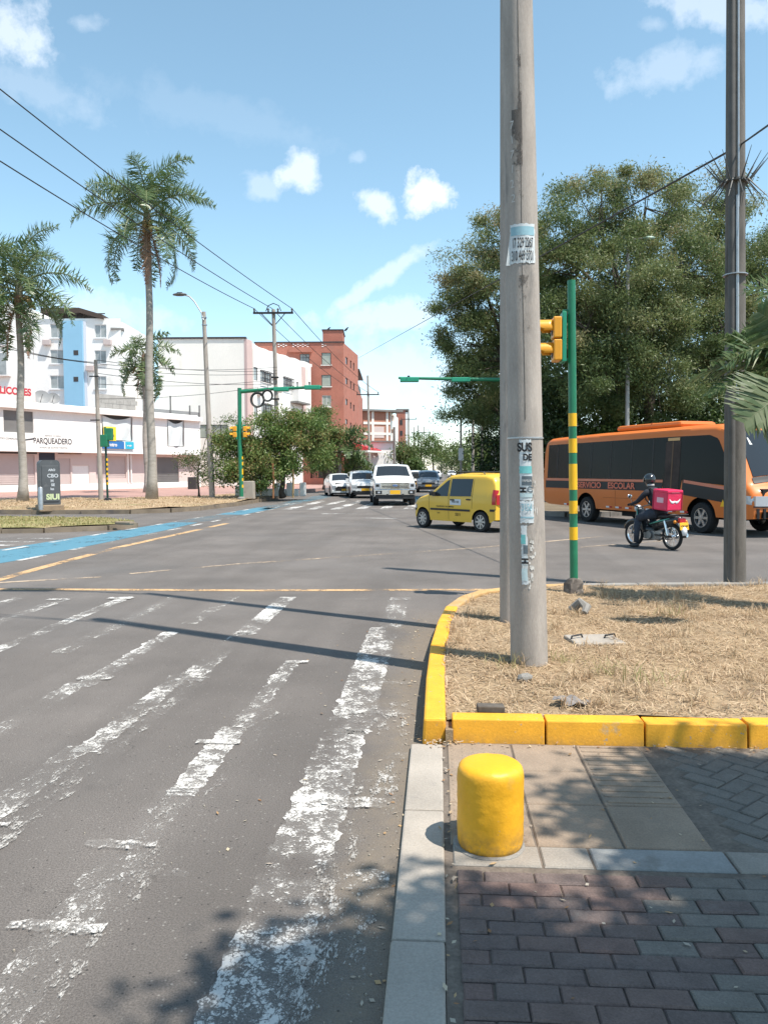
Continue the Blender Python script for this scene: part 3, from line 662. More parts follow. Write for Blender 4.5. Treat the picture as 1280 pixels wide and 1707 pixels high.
for zz in (1.765,):
    b = MB(); b.lathe([(p_, zz - .006 + .012 * k) for k, p_ in ((0, P1R0 - .005), (1, P1R0 - .005))], 36, Matrix.Translation((P1L[0] * zz, P1L[1] * zz, 0))); b.build('steel_strap', GALV, pole1)
# painted pole number, top to bottom
for i, ch in enumerate(('7', '1', '7', '1', '2', '2')):
    wrap_text(ch, .085, mat('grey_white_print', (.5, .49, .47), .8) if i == 0 else MATS['grey_white_print'], pole1, -.5 + .04 * math.sin(i * 3), 4.09 - i * .108, .004, sx=.8, rot=.1 * math.sin(i * 2))
def poster(label, a0, a1, z0, z1, m=POSTER):
    t = thing('poster', label, 'poster', pole1.location.copy()); 
    b = MB(); sd = random.uniform(0, 50)
    def rg(u, v):
        e0 = .07 * mnoise.noise(Vector((v * 7 + sd, 1, 0))) + .04 * mnoise.noise(Vector((v * 25 + sd, 3, 0))); e1 = .08 * mnoise.noise(Vector((v * 6 + sd, 9, 0))) + .05 * mnoise.noise(Vector((v * 28 + sd, 5, 0)))
        zz = z0 + (z1 - z0) * v + .012 * mnoise.noise(Vector((u * 9 + sd, 2, 0))) * (1 if v in (0, 1) else 0); return p1pt(AF + a0 + e0 + (a1 + e1 - a0 - e0) * u, zz, .004 + .003 * max(0, mnoise.noise(Vector((u * 4 + sd, v * 5, 0)))))
    b.grid(rg, 16, 36); b.build('paper', m, t, 'all'); return t
t = poster('peeling white poster with phone numbers wrapped high on the nearest pole', -.72, .86, 3.07, 3.36)
p1patch('header_print', POSTB, -.66, .8, 3.275, 3.34, .006, t)
wrap_text('17 329 2267', .105, INK, t, .06, 3.215, .0105, sx=.29, bold=.0012); wrap_text('310 469 3701', .105, INK, t, .06, 3.12, .0105, sx=.28, bold=.0012)
b = MB(); b.grid(lambda u, v: p1pt(AF - .72 - .12 * v * u, 3.3 - .24 * v, .004 + .03 * u * v), 6, 8); b.build('curled_edge', POSTER, t, 'all')
t = poster('narrow torn poster strip reading SUS DE on the nearest pole', -.34, .32, 1.29, 1.75, POSTER)
wrap_text('SUS', .09, INK, t, -.04, 1.69, .008, sx=.72, bold=.004); wrap_text('DE', .068, INK, t, .1, 1.615, .008, sx=.75, bold=.003)
p1patch('teal_band', POSTT, -.34, .33, 1.495, 1.55, .0065, t); p1patch('dark_band', POSTG, -.22, .33, 1.405, 1.475, .0065, t)
wrap_text('FAMILIA', .026, WPRINT, t, .05, 1.44, .0105, sx=.7); wrap_text('H', .055, INK, t, -.14, 1.37, .0085, bold=.004, rot=PI / 2); wrap_text('C', .06, POSTG, t, .2, 1.37, .0085, bold=.003)
p1patch('blue_band', mat('pale_blue_print', (.46, .58, .6), .8, var=.1, vscale=20), -.33, .34, 1.315, 1.345, .0065, t)
t = poster('pale poster numbered 3154 below the torn strip on the nearest pole', -.34, .40, 1.12, 1.285, POSTER)
wrap_text('3154', .075, POSTB, t, .02, 1.235, .0105, sx=.5, bold=.002); p1patch('blue_band', POSTB, -.32, .38, 1.155, 1.166, .0065, t)
t = poster('lowest ragged poster scrap with a teal patch near the foot of the pole', -.31, .02, .65, 1.10, POSTER)
p1patch('teal_patch', POSTT, -.31, -.07, .96, 1.03, .0065, t); p1patch('dark_patch', POSTG, -.2, .04, .885, .95, .0065, t); wrap_text('H', .06, INK, t, -.1, .83, .0085, bold=.004, rot=PI / 2)
p1patch('blue_band', MATS['pale_blue_print'], -.3, .0, .68, .77, .0065, t)
# flakes of torn paper and dark rubbed stains with their own outline
def blob(name, m, a, z, ra, rz, off, seed, parent=pole1, n=16):
    r_ = random.Random(seed); b = MB(); rad = [r_.uniform(.65, 1.1) for _ in range(n)]
    c = p1pt(AF + a, z, off); vs = [c] + [p1pt(AF + a + ra * rad[i] * math.cos(2 * PI * i / n), z + rz * rad[i] * math.sin(2 * PI * i / n), off) for i in range(n)]
    b.add(vs, [(0, i + 1, (i + 1) % n + 1) for i in range(n)]); return b.build(name, m, parent, 'all')
for i in range(34):
    z = random.uniform(.62, 1.0); a = .18 + (z - .62) * .35 + random.gauss(0, .1); blob('paper_flake', TORN, a, z, random.uniform(.03, .07), random.uniform(.008, .02), .003, i)
SMUD = paint_mat('dark_smudge', (.12, .105, .093), .44, 6, .0, (1, 1, .5), .12)
for a0, a1, z0, z1 in ((-.25, .5, 2.55, 2.98), (-.5, -.05, 3.5, 4.2), (-.1, .15, 3.55, 4.6), (-.6, .1, .45, .62)): p1patch('dark_smudge', SMUD, a0, a1, z0, z1, .0025)
for i in range(7): blob('paper_flake', TORN, .55 + random.gauss(0, .1), random.uniform(1.15, 1.45), .025, .03, .003, 90 + i)

pole2 = tall_pole('utility_pole', 'slimmer concrete lamp pole half hidden behind the thick postered pole', .715, 8.0, 10.4, .104, .07, POLE_C, .13, (-.005, .0))
b = MB(); b.path([(-.19, 0, 10.2), (-.8, .1, 10.55), (-1.5, .2, 10.6)], .03, 8); b.build('lamp_arm', GALV, pole2, True)
b = MB(); b.box((-1.8, .24, 10.6), (.75, .32, .12)); b.build('lamp_head', mat('lamp_housing', (.3, .31, .32), .5), pole2, bevel=.03)
for z, lb in ((9.3, 'overhead cable crossing the road from the top of the thick postered pole'), (9.0, 'second overhead cable just under it from the thick postered pole')):
    b = MB(); A = Vector((P1.x - .2, P1.y, z)); B = Vector((-26, 12 + (9.3 - z) * 8, z + .4)); b.path([A.lerp(B, i / 20) - Vector((0, 0, .5 * math.sin(PI * i / 20))) for i in range(21)], .012, 5); tag(b.build('overhead_cable', WIREM), lb, 'cable')

# green and yellow signal post in the grass corner
sp = thing('traffic_signal', 'green post with yellow bands carrying two hooded yellow lamps beside the thick pole', 'traffic light', (1.675, 9.98, .13))
def post_z(py): return (985 - py) * 10.05 / FOC
SPL = -.0155
def spx(z): return SPL * z
b = MB(); k = 12; H_ = post_z(479); b.path([(spx(H_ * i / k), 0, H_ * i / k) for i in range(k + 1)], .049, 20); b.build('post', GREENP, sp, True)
for ya, yb in ((898, 877), (855, 834), (816, 774), (756, 733), (713, 692)):
    za, zb = post_z(ya), post_z(yb); b = MB(); b.path([(spx(za), 0, za), (spx(zb), 0, zb)], .0515, 20); b.build('yellow_band', YBAND, sp, True)
b = MB(); b.lathe([(.05, -.03), (.14, -.02), (.13, .06), (.11, .12), (.075, .17), (.052, .18)], 9); b.v = [tuple(Vector(v) + Vector((mnoise.noise(Vector(v) * 9), mnoise.noise(Vector(v) * 9 + Vector((5, 5, 5))), mnoise.noise(Vector(v) * 11) * .5)) * .035) for v in b.v]; b.build('concrete_base', mat('base_mortar', (.12, .1, .085), .95, var=.4, vscale=14, stain=(.32, .27, .22), sscale=18, sthr=.55), sp)
za, zb = post_z(610), post_z(528)
b = MB(); b.bb(-.135 + spx(za), -.085 + spx(za), -.11, .11, za, zb - .02); b.build('back_plate', mat('signal_green', (.02, .27, .16), .4), sp, bevel=.008)
for z in (zb - .015, za + .01):
    b = MB(); b.path([(-.11 + spx(z), 0, z - .02), (-.1 + spx(z), 0, z + .02), (spx(z), 0, z + .03)], .016, 8); b.build('bracket', GREENP, sp, True)
for py in (555, 591):
    zc = post_z(py); x0 = spx(zc) - .135
    b = MB(); b.bb(x0 - .10, x0, -.12, .12, zc - .128, zc + .128); hd = b.build('lamp_housing', SIGY, sp, bevel=.015)
    b = MB(); n = 18; ang = lambda u: PI * (-.12 + 1.24 * u)
    for s, rr_ in ((0, .105), (1, .1)): pass
    b.grid(lambda u, v: (x0 - .10 - .21 * v * (1 if .1 < u < .9 else .55), .105 * math.cos(ang(u)), zc + .105 * math.sin(ang(u))), n, 4)
    vz = b.build('visor', SIGY, sp, True); m_ = vz.modifiers.new('thick', 'SOLIDIFY'); m_.thickness = .004
    b = MB(); b.lathe([(.095, 0), (.08, .012), (.04, .02), (.005, .022)], 20, Matrix.Translation((x0 - .1, 0, zc)) @ Matrix.Rotation(-PI / 2, 4, 'Y')); b.build('lens', mat('dark_lens', (.03, .02, .015), .15) if 'dark_lens' not in MATS else MATS['dark_lens'], sp, True)

# dark pole on the right with pipes, straps and spikes
RP = gp(1224, 972, .13); pole3 = tall_pole('utility_pole', 'dark stained pole with conduits and a spiked collar at the right', RP.x, RP.y, 10.5, .14, .1, POLE_D, .12, (-.0155, 0))
pl = lambda z: -.0155 * z
b = MB(); b.path([(pl(z) - .075, -.105 - .0 + .003 * z, z) for z in (0, 2, 4, 6, 8, 10)], .045, 10); b.build('conduit', mat('dark_conduit', (.09, .085, .08), .6, var=.2, vscale=5), pole3, True)
b = MB(); b.path([(pl(z) - .02, -.145 + .004 * z, z) for z in (2.4, 4, 5.05)], .022, 10); b.build('conduit', GALV, pole3, True)
b = MB(); b.path([(pl(z) - .005, -.14 + .004 * z, z) for z in (4.9, 6, 8, 10)], .014, 8); b.build('conduit', GALV, pole3, True)
for z in (4.05,):
    b = MB(); b.lathe([(.15 - .004 * z + .02, z), (.15 - .004 * z + .02, z + .012)], 24, Matrix.Translation((pl(z) - .01, -.03, 0))); b.build('steel_strap', GALV, pole3)
zc = 1.65 - .12 + (784 - 330) / FOC * 10.9; b = MB()
b.lathe([(.17, zc - .015), (.17, zc + .015)], 20, Matrix.Translation((pl(zc) - .01, -.03, 0)))
for i in range(30):
    a = 2 * PI * i / 30; up = .5 if i % 2 else -.45; l = random.uniform(.3, .44)
    p0 = Vector((pl(zc) - .01 + .17 * math.cos(a), -.03 + .17 * math.sin(a), zc)); d = Vector((math.cos(a) * .55, math.sin(a) * .55, up * 1.4)).normalized(); b.tube(p0, p0 + d * l, .011, .003, 5)
b.build('spike_collar', mat('old_steel', (.10, .10, .095), .6, metal=.3), pole3)
b = MB(); zz = 1.65 + (784 - 40) / FOC * 10.9; b.path([(pl(zz) - .1, -.1, zz), (pl(zz) - .2, -.1, zz - .08), (pl(zz) - .16, -.12, zz + .12), (pl(zz) - .1, -.1, zz + .3)], .008, 5); b.path([(pl(zz) - .1, -.1, zz + .05), (pl(zz) - .24, -.1, zz + .12), (pl(zz) - .1, -.1, zz + .16)], .008, 5); b.build('loose_wire', WIREM, pole3)
# ------------------------------------------------------------------ far side: verge, pavement, median
def plate(name, poly, z, m): b = MB(); b.prism(poly, -.05, z); return struct(b.build(name, m))
VERGE = [(-60, 30.2), (-30, 30.4), (-18, 30.6), (-12.2, 30.9), (-10.9, 31.8), (-10.2, 33.5), (-9.7, 38), (-9.6, 47), (-9.9, 55), (-11.5, 58), (-14, 48), (-18, 43.8), (-30, 42.2), (-60, 40)]
VERGE_D = mat('dry_verge', (.33, .235, .14), .95, var=.2, vscale=.7, fine=.3, fscale=20, bump=.7, bscale=14, stain=(.26, .22, .1), sscale=.5, sthr=.54)
lawn('dry_verge', VERGE, .2, VERGE_D, 2.5, 2)
PINK = mat('pink_pavement', (.37, .22, .185), .85, var=.12, vscale=.5, fine=.15, fscale=12, stain=(.33, .2, .17), sscale=.4, sthr=.55)
plate('plaza_pavement', [(-60, 40), (-30, 42.2), (-18, 43.8), (-14, 48), (-11.5, 58), (-10.2, 60), (-10.2, 120), (-40, 120), (-60, 75)], .22, PINK)
plate('left_pavement', [(-60, 120), (-10.0, 120), (-10.0, 700), (-60, 700)], .12, CONC_D)
vk = thing('verge_kerb', 'worn grey kerb along the edge of the dry verge on the far left', 'kerb', (0, 0, 0))
vp = VERGE[:9]
def kerb_run(parent, pts, w, top, m, L_=1.2):
    for i in range(len(pts) - 1):
        a = Vector((*pts[i], 0)); c = Vector((*pts[i + 1], 0)); n = max(1, int((c - a).length / L_))
        for k in range(n):
            p = a.lerp(c, k / n); q = a.lerp(c, (k + 1) / n); t = (q - p).normalized(); s = Vector((t.y, -t.x, 0)) * w / 2; p = p + t * .01; q = q - t * .01
            h = top + random.uniform(-.015, .015); b = MB(); b.prism([p - s, q - s, q + s, p + s], -.05, h); b.build('kerb_block', m, parent)
KERBF = mat('stained_kerb', (.21, .165, .12), .9, var=.25, vscale=2, stain=(.12, .1, .09), sscale=1.2, sthr=.52)
kerb_run(vk, vp[1:], .2, .17, KERBF, 1.5)
MED = [(-40, 20.2), (-14, 20.6), (-10.8, 21.2), (-9.4, 22.1), (-9.0, 23.2), (-9.6, 24.0), (-10.6, 24.9), (-12.5, 25.5), (-15, 25.8), (-40, 26)]
MEDM = mat('median_turf', (.27, .24, .1), .95, var=.2, vscale=1.2, fine=.3, fscale=30, bump=.7, bscale=20, stain=(.36, .27, .15), sscale=.8, sthr=.52)
lawn('median_island', MED, .17, MEDM, 1.2, 1.5)
mk = thing('median_kerb', 'chipped white and grey kerb around the grassy median island', 'kerb', (0, 0, 0)); kerb_run(mk, MED[1:-1], .16, .13, KERBF, .9)
pts = scatter([(-22, 20.4)] + MED[1:-1] + [(-22, 25.8)], 26000, .18)
gk = .5 + .5 * np.sin(pts[:, 0] * .9) * np.sin(pts[:, 1] * 1.1); o = blade_mesh('median_grass', GRASS, pts[rng.uniform(0, 1, len(pts)) < .35 + .65 * gk], (.04, .10), (.012, .03), (.2, 1.3)); o['label'] = 'half green half straw grass on the median island'
pts = scatter([(-24, 30.7)] + VERGE[2:10] + [(-14, 47.5), (-18, 43.4), (-24, 42.8)], 16000, .2, 2); o = blade_mesh('verge_grass', STRAW, pts, (.05, .14), (.015, .035), (.5, 1.5)); o['label'] = 'thin straw grass on the dry verge across the road'
# right hand far side
RV = [(3.8, 29.5), (4.6, 28.6), (60, 31), (60, 200), (3.8, 700)]
LEAFY_SOIL = mat('leafy_soil', (.15, .115, .075), .95, var=.3, vscale=1, fine=.3, fscale=25, bump=.8, bscale=18)  # dark soil colour of the verge behind the bus
plate('tree_verge', RV, .15, LEAFY_SOIL)
rk = thing('far_right_kerb', 'pale kerb under the trees behind the bus', 'kerb', (0, 0, 0)); kerb_run(rk, [(3.7, 60), (3.7, 29.4), (4.5, 28.5), (30, 29.7)], .2, .17, CONC_D, 1.5)

# ------------------------------------------------------------------ vegetation
BARK = mat('bark', (.10, .082, .065), .95, var=.3, vscale=6, fine=.3, fscale=40, bump=1, bscale=20)
PALE_BARK = mat('palm_bark', (.33, .30, .265), .9, var=.2, vscale=3, fine=.15, fscale=25, bump=.6, bscale=16, stain=(.22, .19, .16), sscale=1.5, sthr=.55, stretch=(1, 1, 2.5))
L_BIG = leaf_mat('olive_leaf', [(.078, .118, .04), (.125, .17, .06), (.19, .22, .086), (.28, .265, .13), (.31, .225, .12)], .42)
L_GREEN = leaf_mat('green_leaf', [(.05, .09, .025), (.08, .135, .035), (.13, .185, .05), (.18, .20, .07)], .35)
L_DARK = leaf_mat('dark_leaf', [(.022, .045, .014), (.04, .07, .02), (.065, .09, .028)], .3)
L_RUST = leaf_mat('rust_tipped_leaf', [(.075, .135, .036), (.125, .20, .052), (.185, .235, .07), (.28, .20, .085), (.33, .16, .075)], .35)
L_FAR = leaf_mat('light_green_leaf', [(.06, .11, .03), (.10, .15, .045), (.15, .18, .06), (.2, .19, .08)], .35)
def tree(name, label, base, trunk_top, r0, blobs, m, seed, leaf=(.12, .24), wid=(.03, .07), per=90, sig=.55, droop=.35, bark=None, group=None, cat='tree', tonebias=0.0, hb_=0.0, nclu=1.0, trunk_n=8):
    """blobs: (centre, radii, clusters) in world metres; limbs run to every blob, twigs to its leaf clusters"""
    g = np.random.default_rng(seed); base = Vector(base); t = thing(name, label, cat, base, 0, group); top = Vector(trunk_top) - base; b = MB()
    k = 6; tr = []
    for i in range(k + 1):
        f = i / k; tr.append(top * f + Vector((g.normal(0, .06), g.normal(0, .06), 0)) * (r0 * 4 if 0 < i < k else 0))
    b.path(tr, [r0 * (1.35 if i == 0 else 1 - .4 * i / k) for i in range(k + 1)], trunk_n)
    P_, T_ = [], []
    for c, rad, n in blobs:
        c = Vector(c) - base; st = tr[-1] if c.z > top.z * .8 else tr[int(k * .6)]
        mid = st.lerp(c, .5) + Vector((g.normal(0, .3), g.normal(0, .3), abs(c.z - st.z) * .12)); q = [st.lerp(mid, .5), mid, mid.lerp(c, .55) + Vector((g.normal(0, .15), g.normal(0, .15), 0)), c]
        b.path([st] + q, [r0 * .5, r0 * .4, r0 * .3, r0 * .22, r0 * .12], 6)
        n = max(3, int(n * nclu))
        for j in range(n):
            d = g.normal(0, 1, 3); d /= np.linalg.norm(d); rr_ = g.uniform(.45, 1.0) ** .6; e = Vector((d[0] * rad[0] * rr_, d[1] * rad[1] * rr_, d[2] * rad[2] * rr_)) + c
            if j % 2 == 0:
                s = mid.lerp(c, g.uniform(.2, 1)); h = s.lerp(e, .6) + Vector((0, 0, -.06 * (e - s).length)); b.path([s, h, e], [r0 * .11, r0 * .07, r0 * .03], 4, False)
            m_ = int(per * g.uniform(.5, 1.4)); sg = sig * g.uniform(.6, 1.25); L0 = g.normal(0, 1, (m_, 3)) * np.array([sg, sg, sg * .62])
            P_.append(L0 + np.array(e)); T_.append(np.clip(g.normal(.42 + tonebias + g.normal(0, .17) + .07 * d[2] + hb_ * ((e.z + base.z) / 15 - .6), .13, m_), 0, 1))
    b.build('trunk', bark or BARK, t, 'all')
    P_ = np.concatenate(P_); T_ = np.concatenate(T_)
    diamonds('crown', m, P_, leaf, wid, 1.0, T_, t, None, droop)
    return t
def Pb(px, py, d, rpx, n, ry=None, asp=.85):
    r_ = rpx * d / FOC; return (tuple(P(px, py, d)), (r_, ry or r_, r_ * asp), n)
g3 = lambda px, d, z=.15: (P(px, 700, d).x, P(px, 700, d).y, z)
# the big trees behind the bus
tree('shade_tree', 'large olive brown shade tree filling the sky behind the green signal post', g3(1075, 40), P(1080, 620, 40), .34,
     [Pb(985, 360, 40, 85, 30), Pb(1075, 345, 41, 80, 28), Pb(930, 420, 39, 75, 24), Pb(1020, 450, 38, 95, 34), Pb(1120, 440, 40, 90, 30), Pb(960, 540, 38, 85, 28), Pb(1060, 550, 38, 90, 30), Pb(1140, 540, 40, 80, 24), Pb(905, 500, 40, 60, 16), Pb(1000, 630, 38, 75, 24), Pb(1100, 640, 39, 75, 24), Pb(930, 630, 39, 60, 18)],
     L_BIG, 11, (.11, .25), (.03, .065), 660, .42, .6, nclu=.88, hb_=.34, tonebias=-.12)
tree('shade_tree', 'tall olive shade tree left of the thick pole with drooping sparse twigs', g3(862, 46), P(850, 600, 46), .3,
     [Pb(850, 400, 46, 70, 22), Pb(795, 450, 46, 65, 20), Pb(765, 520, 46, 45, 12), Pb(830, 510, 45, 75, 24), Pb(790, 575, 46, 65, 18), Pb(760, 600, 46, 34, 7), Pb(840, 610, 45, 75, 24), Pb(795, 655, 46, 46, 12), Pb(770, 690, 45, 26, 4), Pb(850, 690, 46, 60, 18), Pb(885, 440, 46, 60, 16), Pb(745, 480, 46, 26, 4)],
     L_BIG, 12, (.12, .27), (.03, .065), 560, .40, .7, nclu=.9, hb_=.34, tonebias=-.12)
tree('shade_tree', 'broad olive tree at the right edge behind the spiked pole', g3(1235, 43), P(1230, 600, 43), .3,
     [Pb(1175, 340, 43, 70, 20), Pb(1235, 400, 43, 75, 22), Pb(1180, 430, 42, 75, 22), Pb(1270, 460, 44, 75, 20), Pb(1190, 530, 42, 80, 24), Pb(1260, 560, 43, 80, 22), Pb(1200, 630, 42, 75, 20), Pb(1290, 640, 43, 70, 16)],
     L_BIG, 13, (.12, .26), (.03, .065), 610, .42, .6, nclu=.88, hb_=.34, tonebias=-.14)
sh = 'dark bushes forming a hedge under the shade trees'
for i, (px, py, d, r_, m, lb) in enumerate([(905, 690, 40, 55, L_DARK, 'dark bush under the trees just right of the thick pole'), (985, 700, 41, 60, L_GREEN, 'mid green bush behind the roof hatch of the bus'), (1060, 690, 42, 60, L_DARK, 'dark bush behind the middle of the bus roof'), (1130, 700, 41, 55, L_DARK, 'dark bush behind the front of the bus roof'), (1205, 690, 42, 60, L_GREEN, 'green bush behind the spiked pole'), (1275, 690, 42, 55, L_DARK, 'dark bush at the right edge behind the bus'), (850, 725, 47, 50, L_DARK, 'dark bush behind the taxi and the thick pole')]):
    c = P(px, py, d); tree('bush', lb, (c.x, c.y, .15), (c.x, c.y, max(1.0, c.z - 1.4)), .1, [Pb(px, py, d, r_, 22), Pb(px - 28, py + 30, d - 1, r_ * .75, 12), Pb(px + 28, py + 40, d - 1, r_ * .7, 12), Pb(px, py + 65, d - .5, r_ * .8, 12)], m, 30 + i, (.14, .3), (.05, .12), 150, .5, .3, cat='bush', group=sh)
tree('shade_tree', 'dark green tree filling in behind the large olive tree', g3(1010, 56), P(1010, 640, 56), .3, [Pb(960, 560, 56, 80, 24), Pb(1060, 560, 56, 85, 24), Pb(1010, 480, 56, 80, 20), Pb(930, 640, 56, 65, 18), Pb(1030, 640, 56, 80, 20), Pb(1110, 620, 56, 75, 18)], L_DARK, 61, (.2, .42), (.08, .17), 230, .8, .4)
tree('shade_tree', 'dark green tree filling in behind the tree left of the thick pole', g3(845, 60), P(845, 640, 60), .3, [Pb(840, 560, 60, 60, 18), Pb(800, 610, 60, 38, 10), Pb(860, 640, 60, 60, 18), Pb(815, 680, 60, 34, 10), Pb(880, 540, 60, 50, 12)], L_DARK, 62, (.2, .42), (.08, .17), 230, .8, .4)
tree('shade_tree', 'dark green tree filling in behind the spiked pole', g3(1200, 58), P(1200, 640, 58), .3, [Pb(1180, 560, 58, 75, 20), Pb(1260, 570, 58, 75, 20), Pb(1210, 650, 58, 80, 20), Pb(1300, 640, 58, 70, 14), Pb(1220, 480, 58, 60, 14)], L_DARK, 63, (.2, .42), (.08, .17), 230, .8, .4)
# small trees on the left corner
tree('corner_tree', 'rust tipped green tree on the left corner behind the signal mast', (P(470, 700, 45).x, P(470, 700, 45).y, .2), P(472, 770, 45), .17,
     [Pb(470, 720, 45, 42, 20), Pb(430, 730, 45, 45, 20), Pb(510, 715, 45, 32, 14), Pb(495, 755, 44.5, 36, 14), Pb(405, 765, 44.5, 42, 18), Pb(450, 770, 44, 40, 16), Pb(380, 745, 45, 30, 8), Pb(500, 695, 45, 20, 6), Pb(425, 790, 44, 34, 12), Pb(385, 790, 45, 25, 8), Pb(525, 740, 45.5, 18, 5)],
     L_RUST, 14, (.10, .22), (.045, .09), 330, .33, .3)
t = tree('corner_tree', 'pale sprawling bush with thin leaves beside the concrete lamp pole', (P(330, 700, 46).x, P(330, 700, 46).y, .2), P(330, 785, 46), .06, [Pb(330, 772, 46, 26, 10), Pb(308, 770, 46, 16, 5), Pb(350, 765, 46, 22, 7), Pb(372, 700, 46.5, 22, 4), Pb(355, 795, 45.5, 22, 6)], L_FAR, 15, (.10, .22), (.03, .06), 90, .32, .3, cat='bush')
tree('street_tree', 'leafy green tree between the white building and the red brick building', (P(540, 700, 62).x, P(540, 700, 62).y, .2), P(540, 765, 62), .16,
     [Pb(535, 700, 62, 22, 9), Pb(545, 725, 62, 24, 10), Pb(530, 745, 62, 24, 9), Pb(550, 760, 61, 22, 8), Pb(522, 770, 61, 18, 6), Pb(538, 685, 62, 12, 4)], L_RUST, 16, (.12, .26), (.05, .1), 300, .42, .3, tonebias=-.08)
tree('bush', 'low dark bush below the red awning by the street', (P(590, 700, 64).x, P(590, 700, 64).y, .2), P(590, 780, 64), .08, [Pb(588, 768, 64, 16, 7), Pb(575, 780, 64, 14, 6), Pb(602, 778, 64, 13, 5)], L_GREEN, 17, (.12, .26), (.05, .1), 120, .4, .3, cat='bush')
far = 'street trees down the far road'
for i, (px, d, top, r_, m, lb) in enumerate([(668, 118, 735, 16, L_FAR, 'light green tree beside the white house down the street'), (702, 132, 712, 24, L_GREEN, 'rounded green tree left of the far road'), (722, 160, 722, 18, L_FAR, 'yellowish tree further along the left of the far road'), (690, 112, 762, 14, L_GREEN, 'low tree behind the dark car'), (752, 190, 735, 20, L_GREEN, 'green tree closing the view at the end of the road'), (775, 120, 722, 24, L_FAR, 'light tree right of the far road'), (800, 95, 715, 28, L_FAR, 'pale green street tree behind the taxi roof'), (828, 80, 722, 30, L_GREEN, 'bushy green tree beside the diamond sign'), (735, 260, 745, 14, L_DARK, 'distant dark tree at the end of the road'), (765, 240, 738, 18, L_GREEN, 'distant green tree at the right end of the road'), (790, 150, 735, 22, L_DARK, 'dark tree behind the pale street trees'), (815, 130, 700, 26, L_DARK, 'tall dark tree behind the diamond sign')]):
    c = P(px, top, d); k = d / FOC
    tree('street_tree', lb, (c.x, c.y, .1), P(px, top + 2.0 * r_, d), .2, [Pb(px, top + r_, d, r_, 14), Pb(px - r_ * .8, top + 1.6 * r_, d, r_ * .75, 8), Pb(px + r_ * .8, top + 1.6 * r_, d, r_ * .75, 8), Pb(px, top + 2.2 * r_, d, r_ * .8, 7)], m, 50 + i, (.25, .5), (.1, .22), 80, r_ * k * .32, .3, group=far)

def frond(M, L_, arch, n, leaf, width, m, parent, seed, dead=False, plume=True):
    """one pinnate frond: arching midrib with leaflets set in several planes"""
    g = np.random.default_rng(seed); k = 14; pts = []; tang = []
    for i in range(k + 1):
        f = i / k; a = arch[0] + (arch[1] - arch[0]) * f ** 1.15; tang.append(Vector((math.cos(a), 0, math.sin(a)))); pts.append(Vector((0, 0, 0)) if i == 0 else pts[-1] + tang[-1] * L_ / k)
    b = MB(); b.path([M @ p for p in pts], [.035 * (1 - .85 * i / k) * (L_ / 2.5) for i in range(k + 1)], 5, False)
    vs, fs = [], []
    for i in range(n):
        f = .16 + .84 * i / n; x = f * k; j = min(int(x), k - 1); p = pts[j].lerp(pts[j + 1], x - j); t = tang[min(j + 1, k)]; ll = leaf * (math.sin(PI * min(1, .2 + f * .85)) * .75 + .3) * g.uniform(.8, 1.15)
        for sgn in (-1, 1):
            an = g.normal(0, .8 if plume else .12); side = Vector((0, sgn * math.cos(an), math.sin(an))); d = (t * g.uniform(.35, .75) + side).normalized(); sag = Vector((0, 0, -1)) * (.22 if not dead else .9)
            q = p + d * ll * .5; e = q + (d + sag * g.uniform(.4, 1.1)).normalized() * ll * .5; w = t * width * .5
            o = len(vs); vs += [M @ (p - w * .5), M @ (p + w * .5), M @ (q + w), M @ (q - w), M @ e]; fs += [(o, o + 1, o + 2, o + 3), (o + 3, o + 2, o + 4)]
    nb = len(b.v); b.add(vs, fs); o = b.build('frond', m, parent, False, fix=False)
    a = o.data.attributes.new('tone', 'FLOAT', 'POINT'); tn = np.concatenate([np.full(nb, .9), np.repeat(np.clip(g.normal(.5, .22, n * 2), 0, 1), 5)]); a.data.foreach_set('value', tn.astype(np.float32)); return o
L_PALM = leaf_mat('palm_leaf', [(.05, .10, .042), (.09, .155, .06), (.155, .21, .09), (.29, .32, .17)], .38, .34)
L_DEADP = leaf_mat('dead_palm_leaf', [(.22, .12, .075), (.3, .18, .12), (.36, .24, .17)], .2, .7)
SHAFT = mat('crownshaft', (.16, .15, .09), .6, var=.25, vscale=3, stain=(.2, .1, .06), sscale=2, sthr=.5)
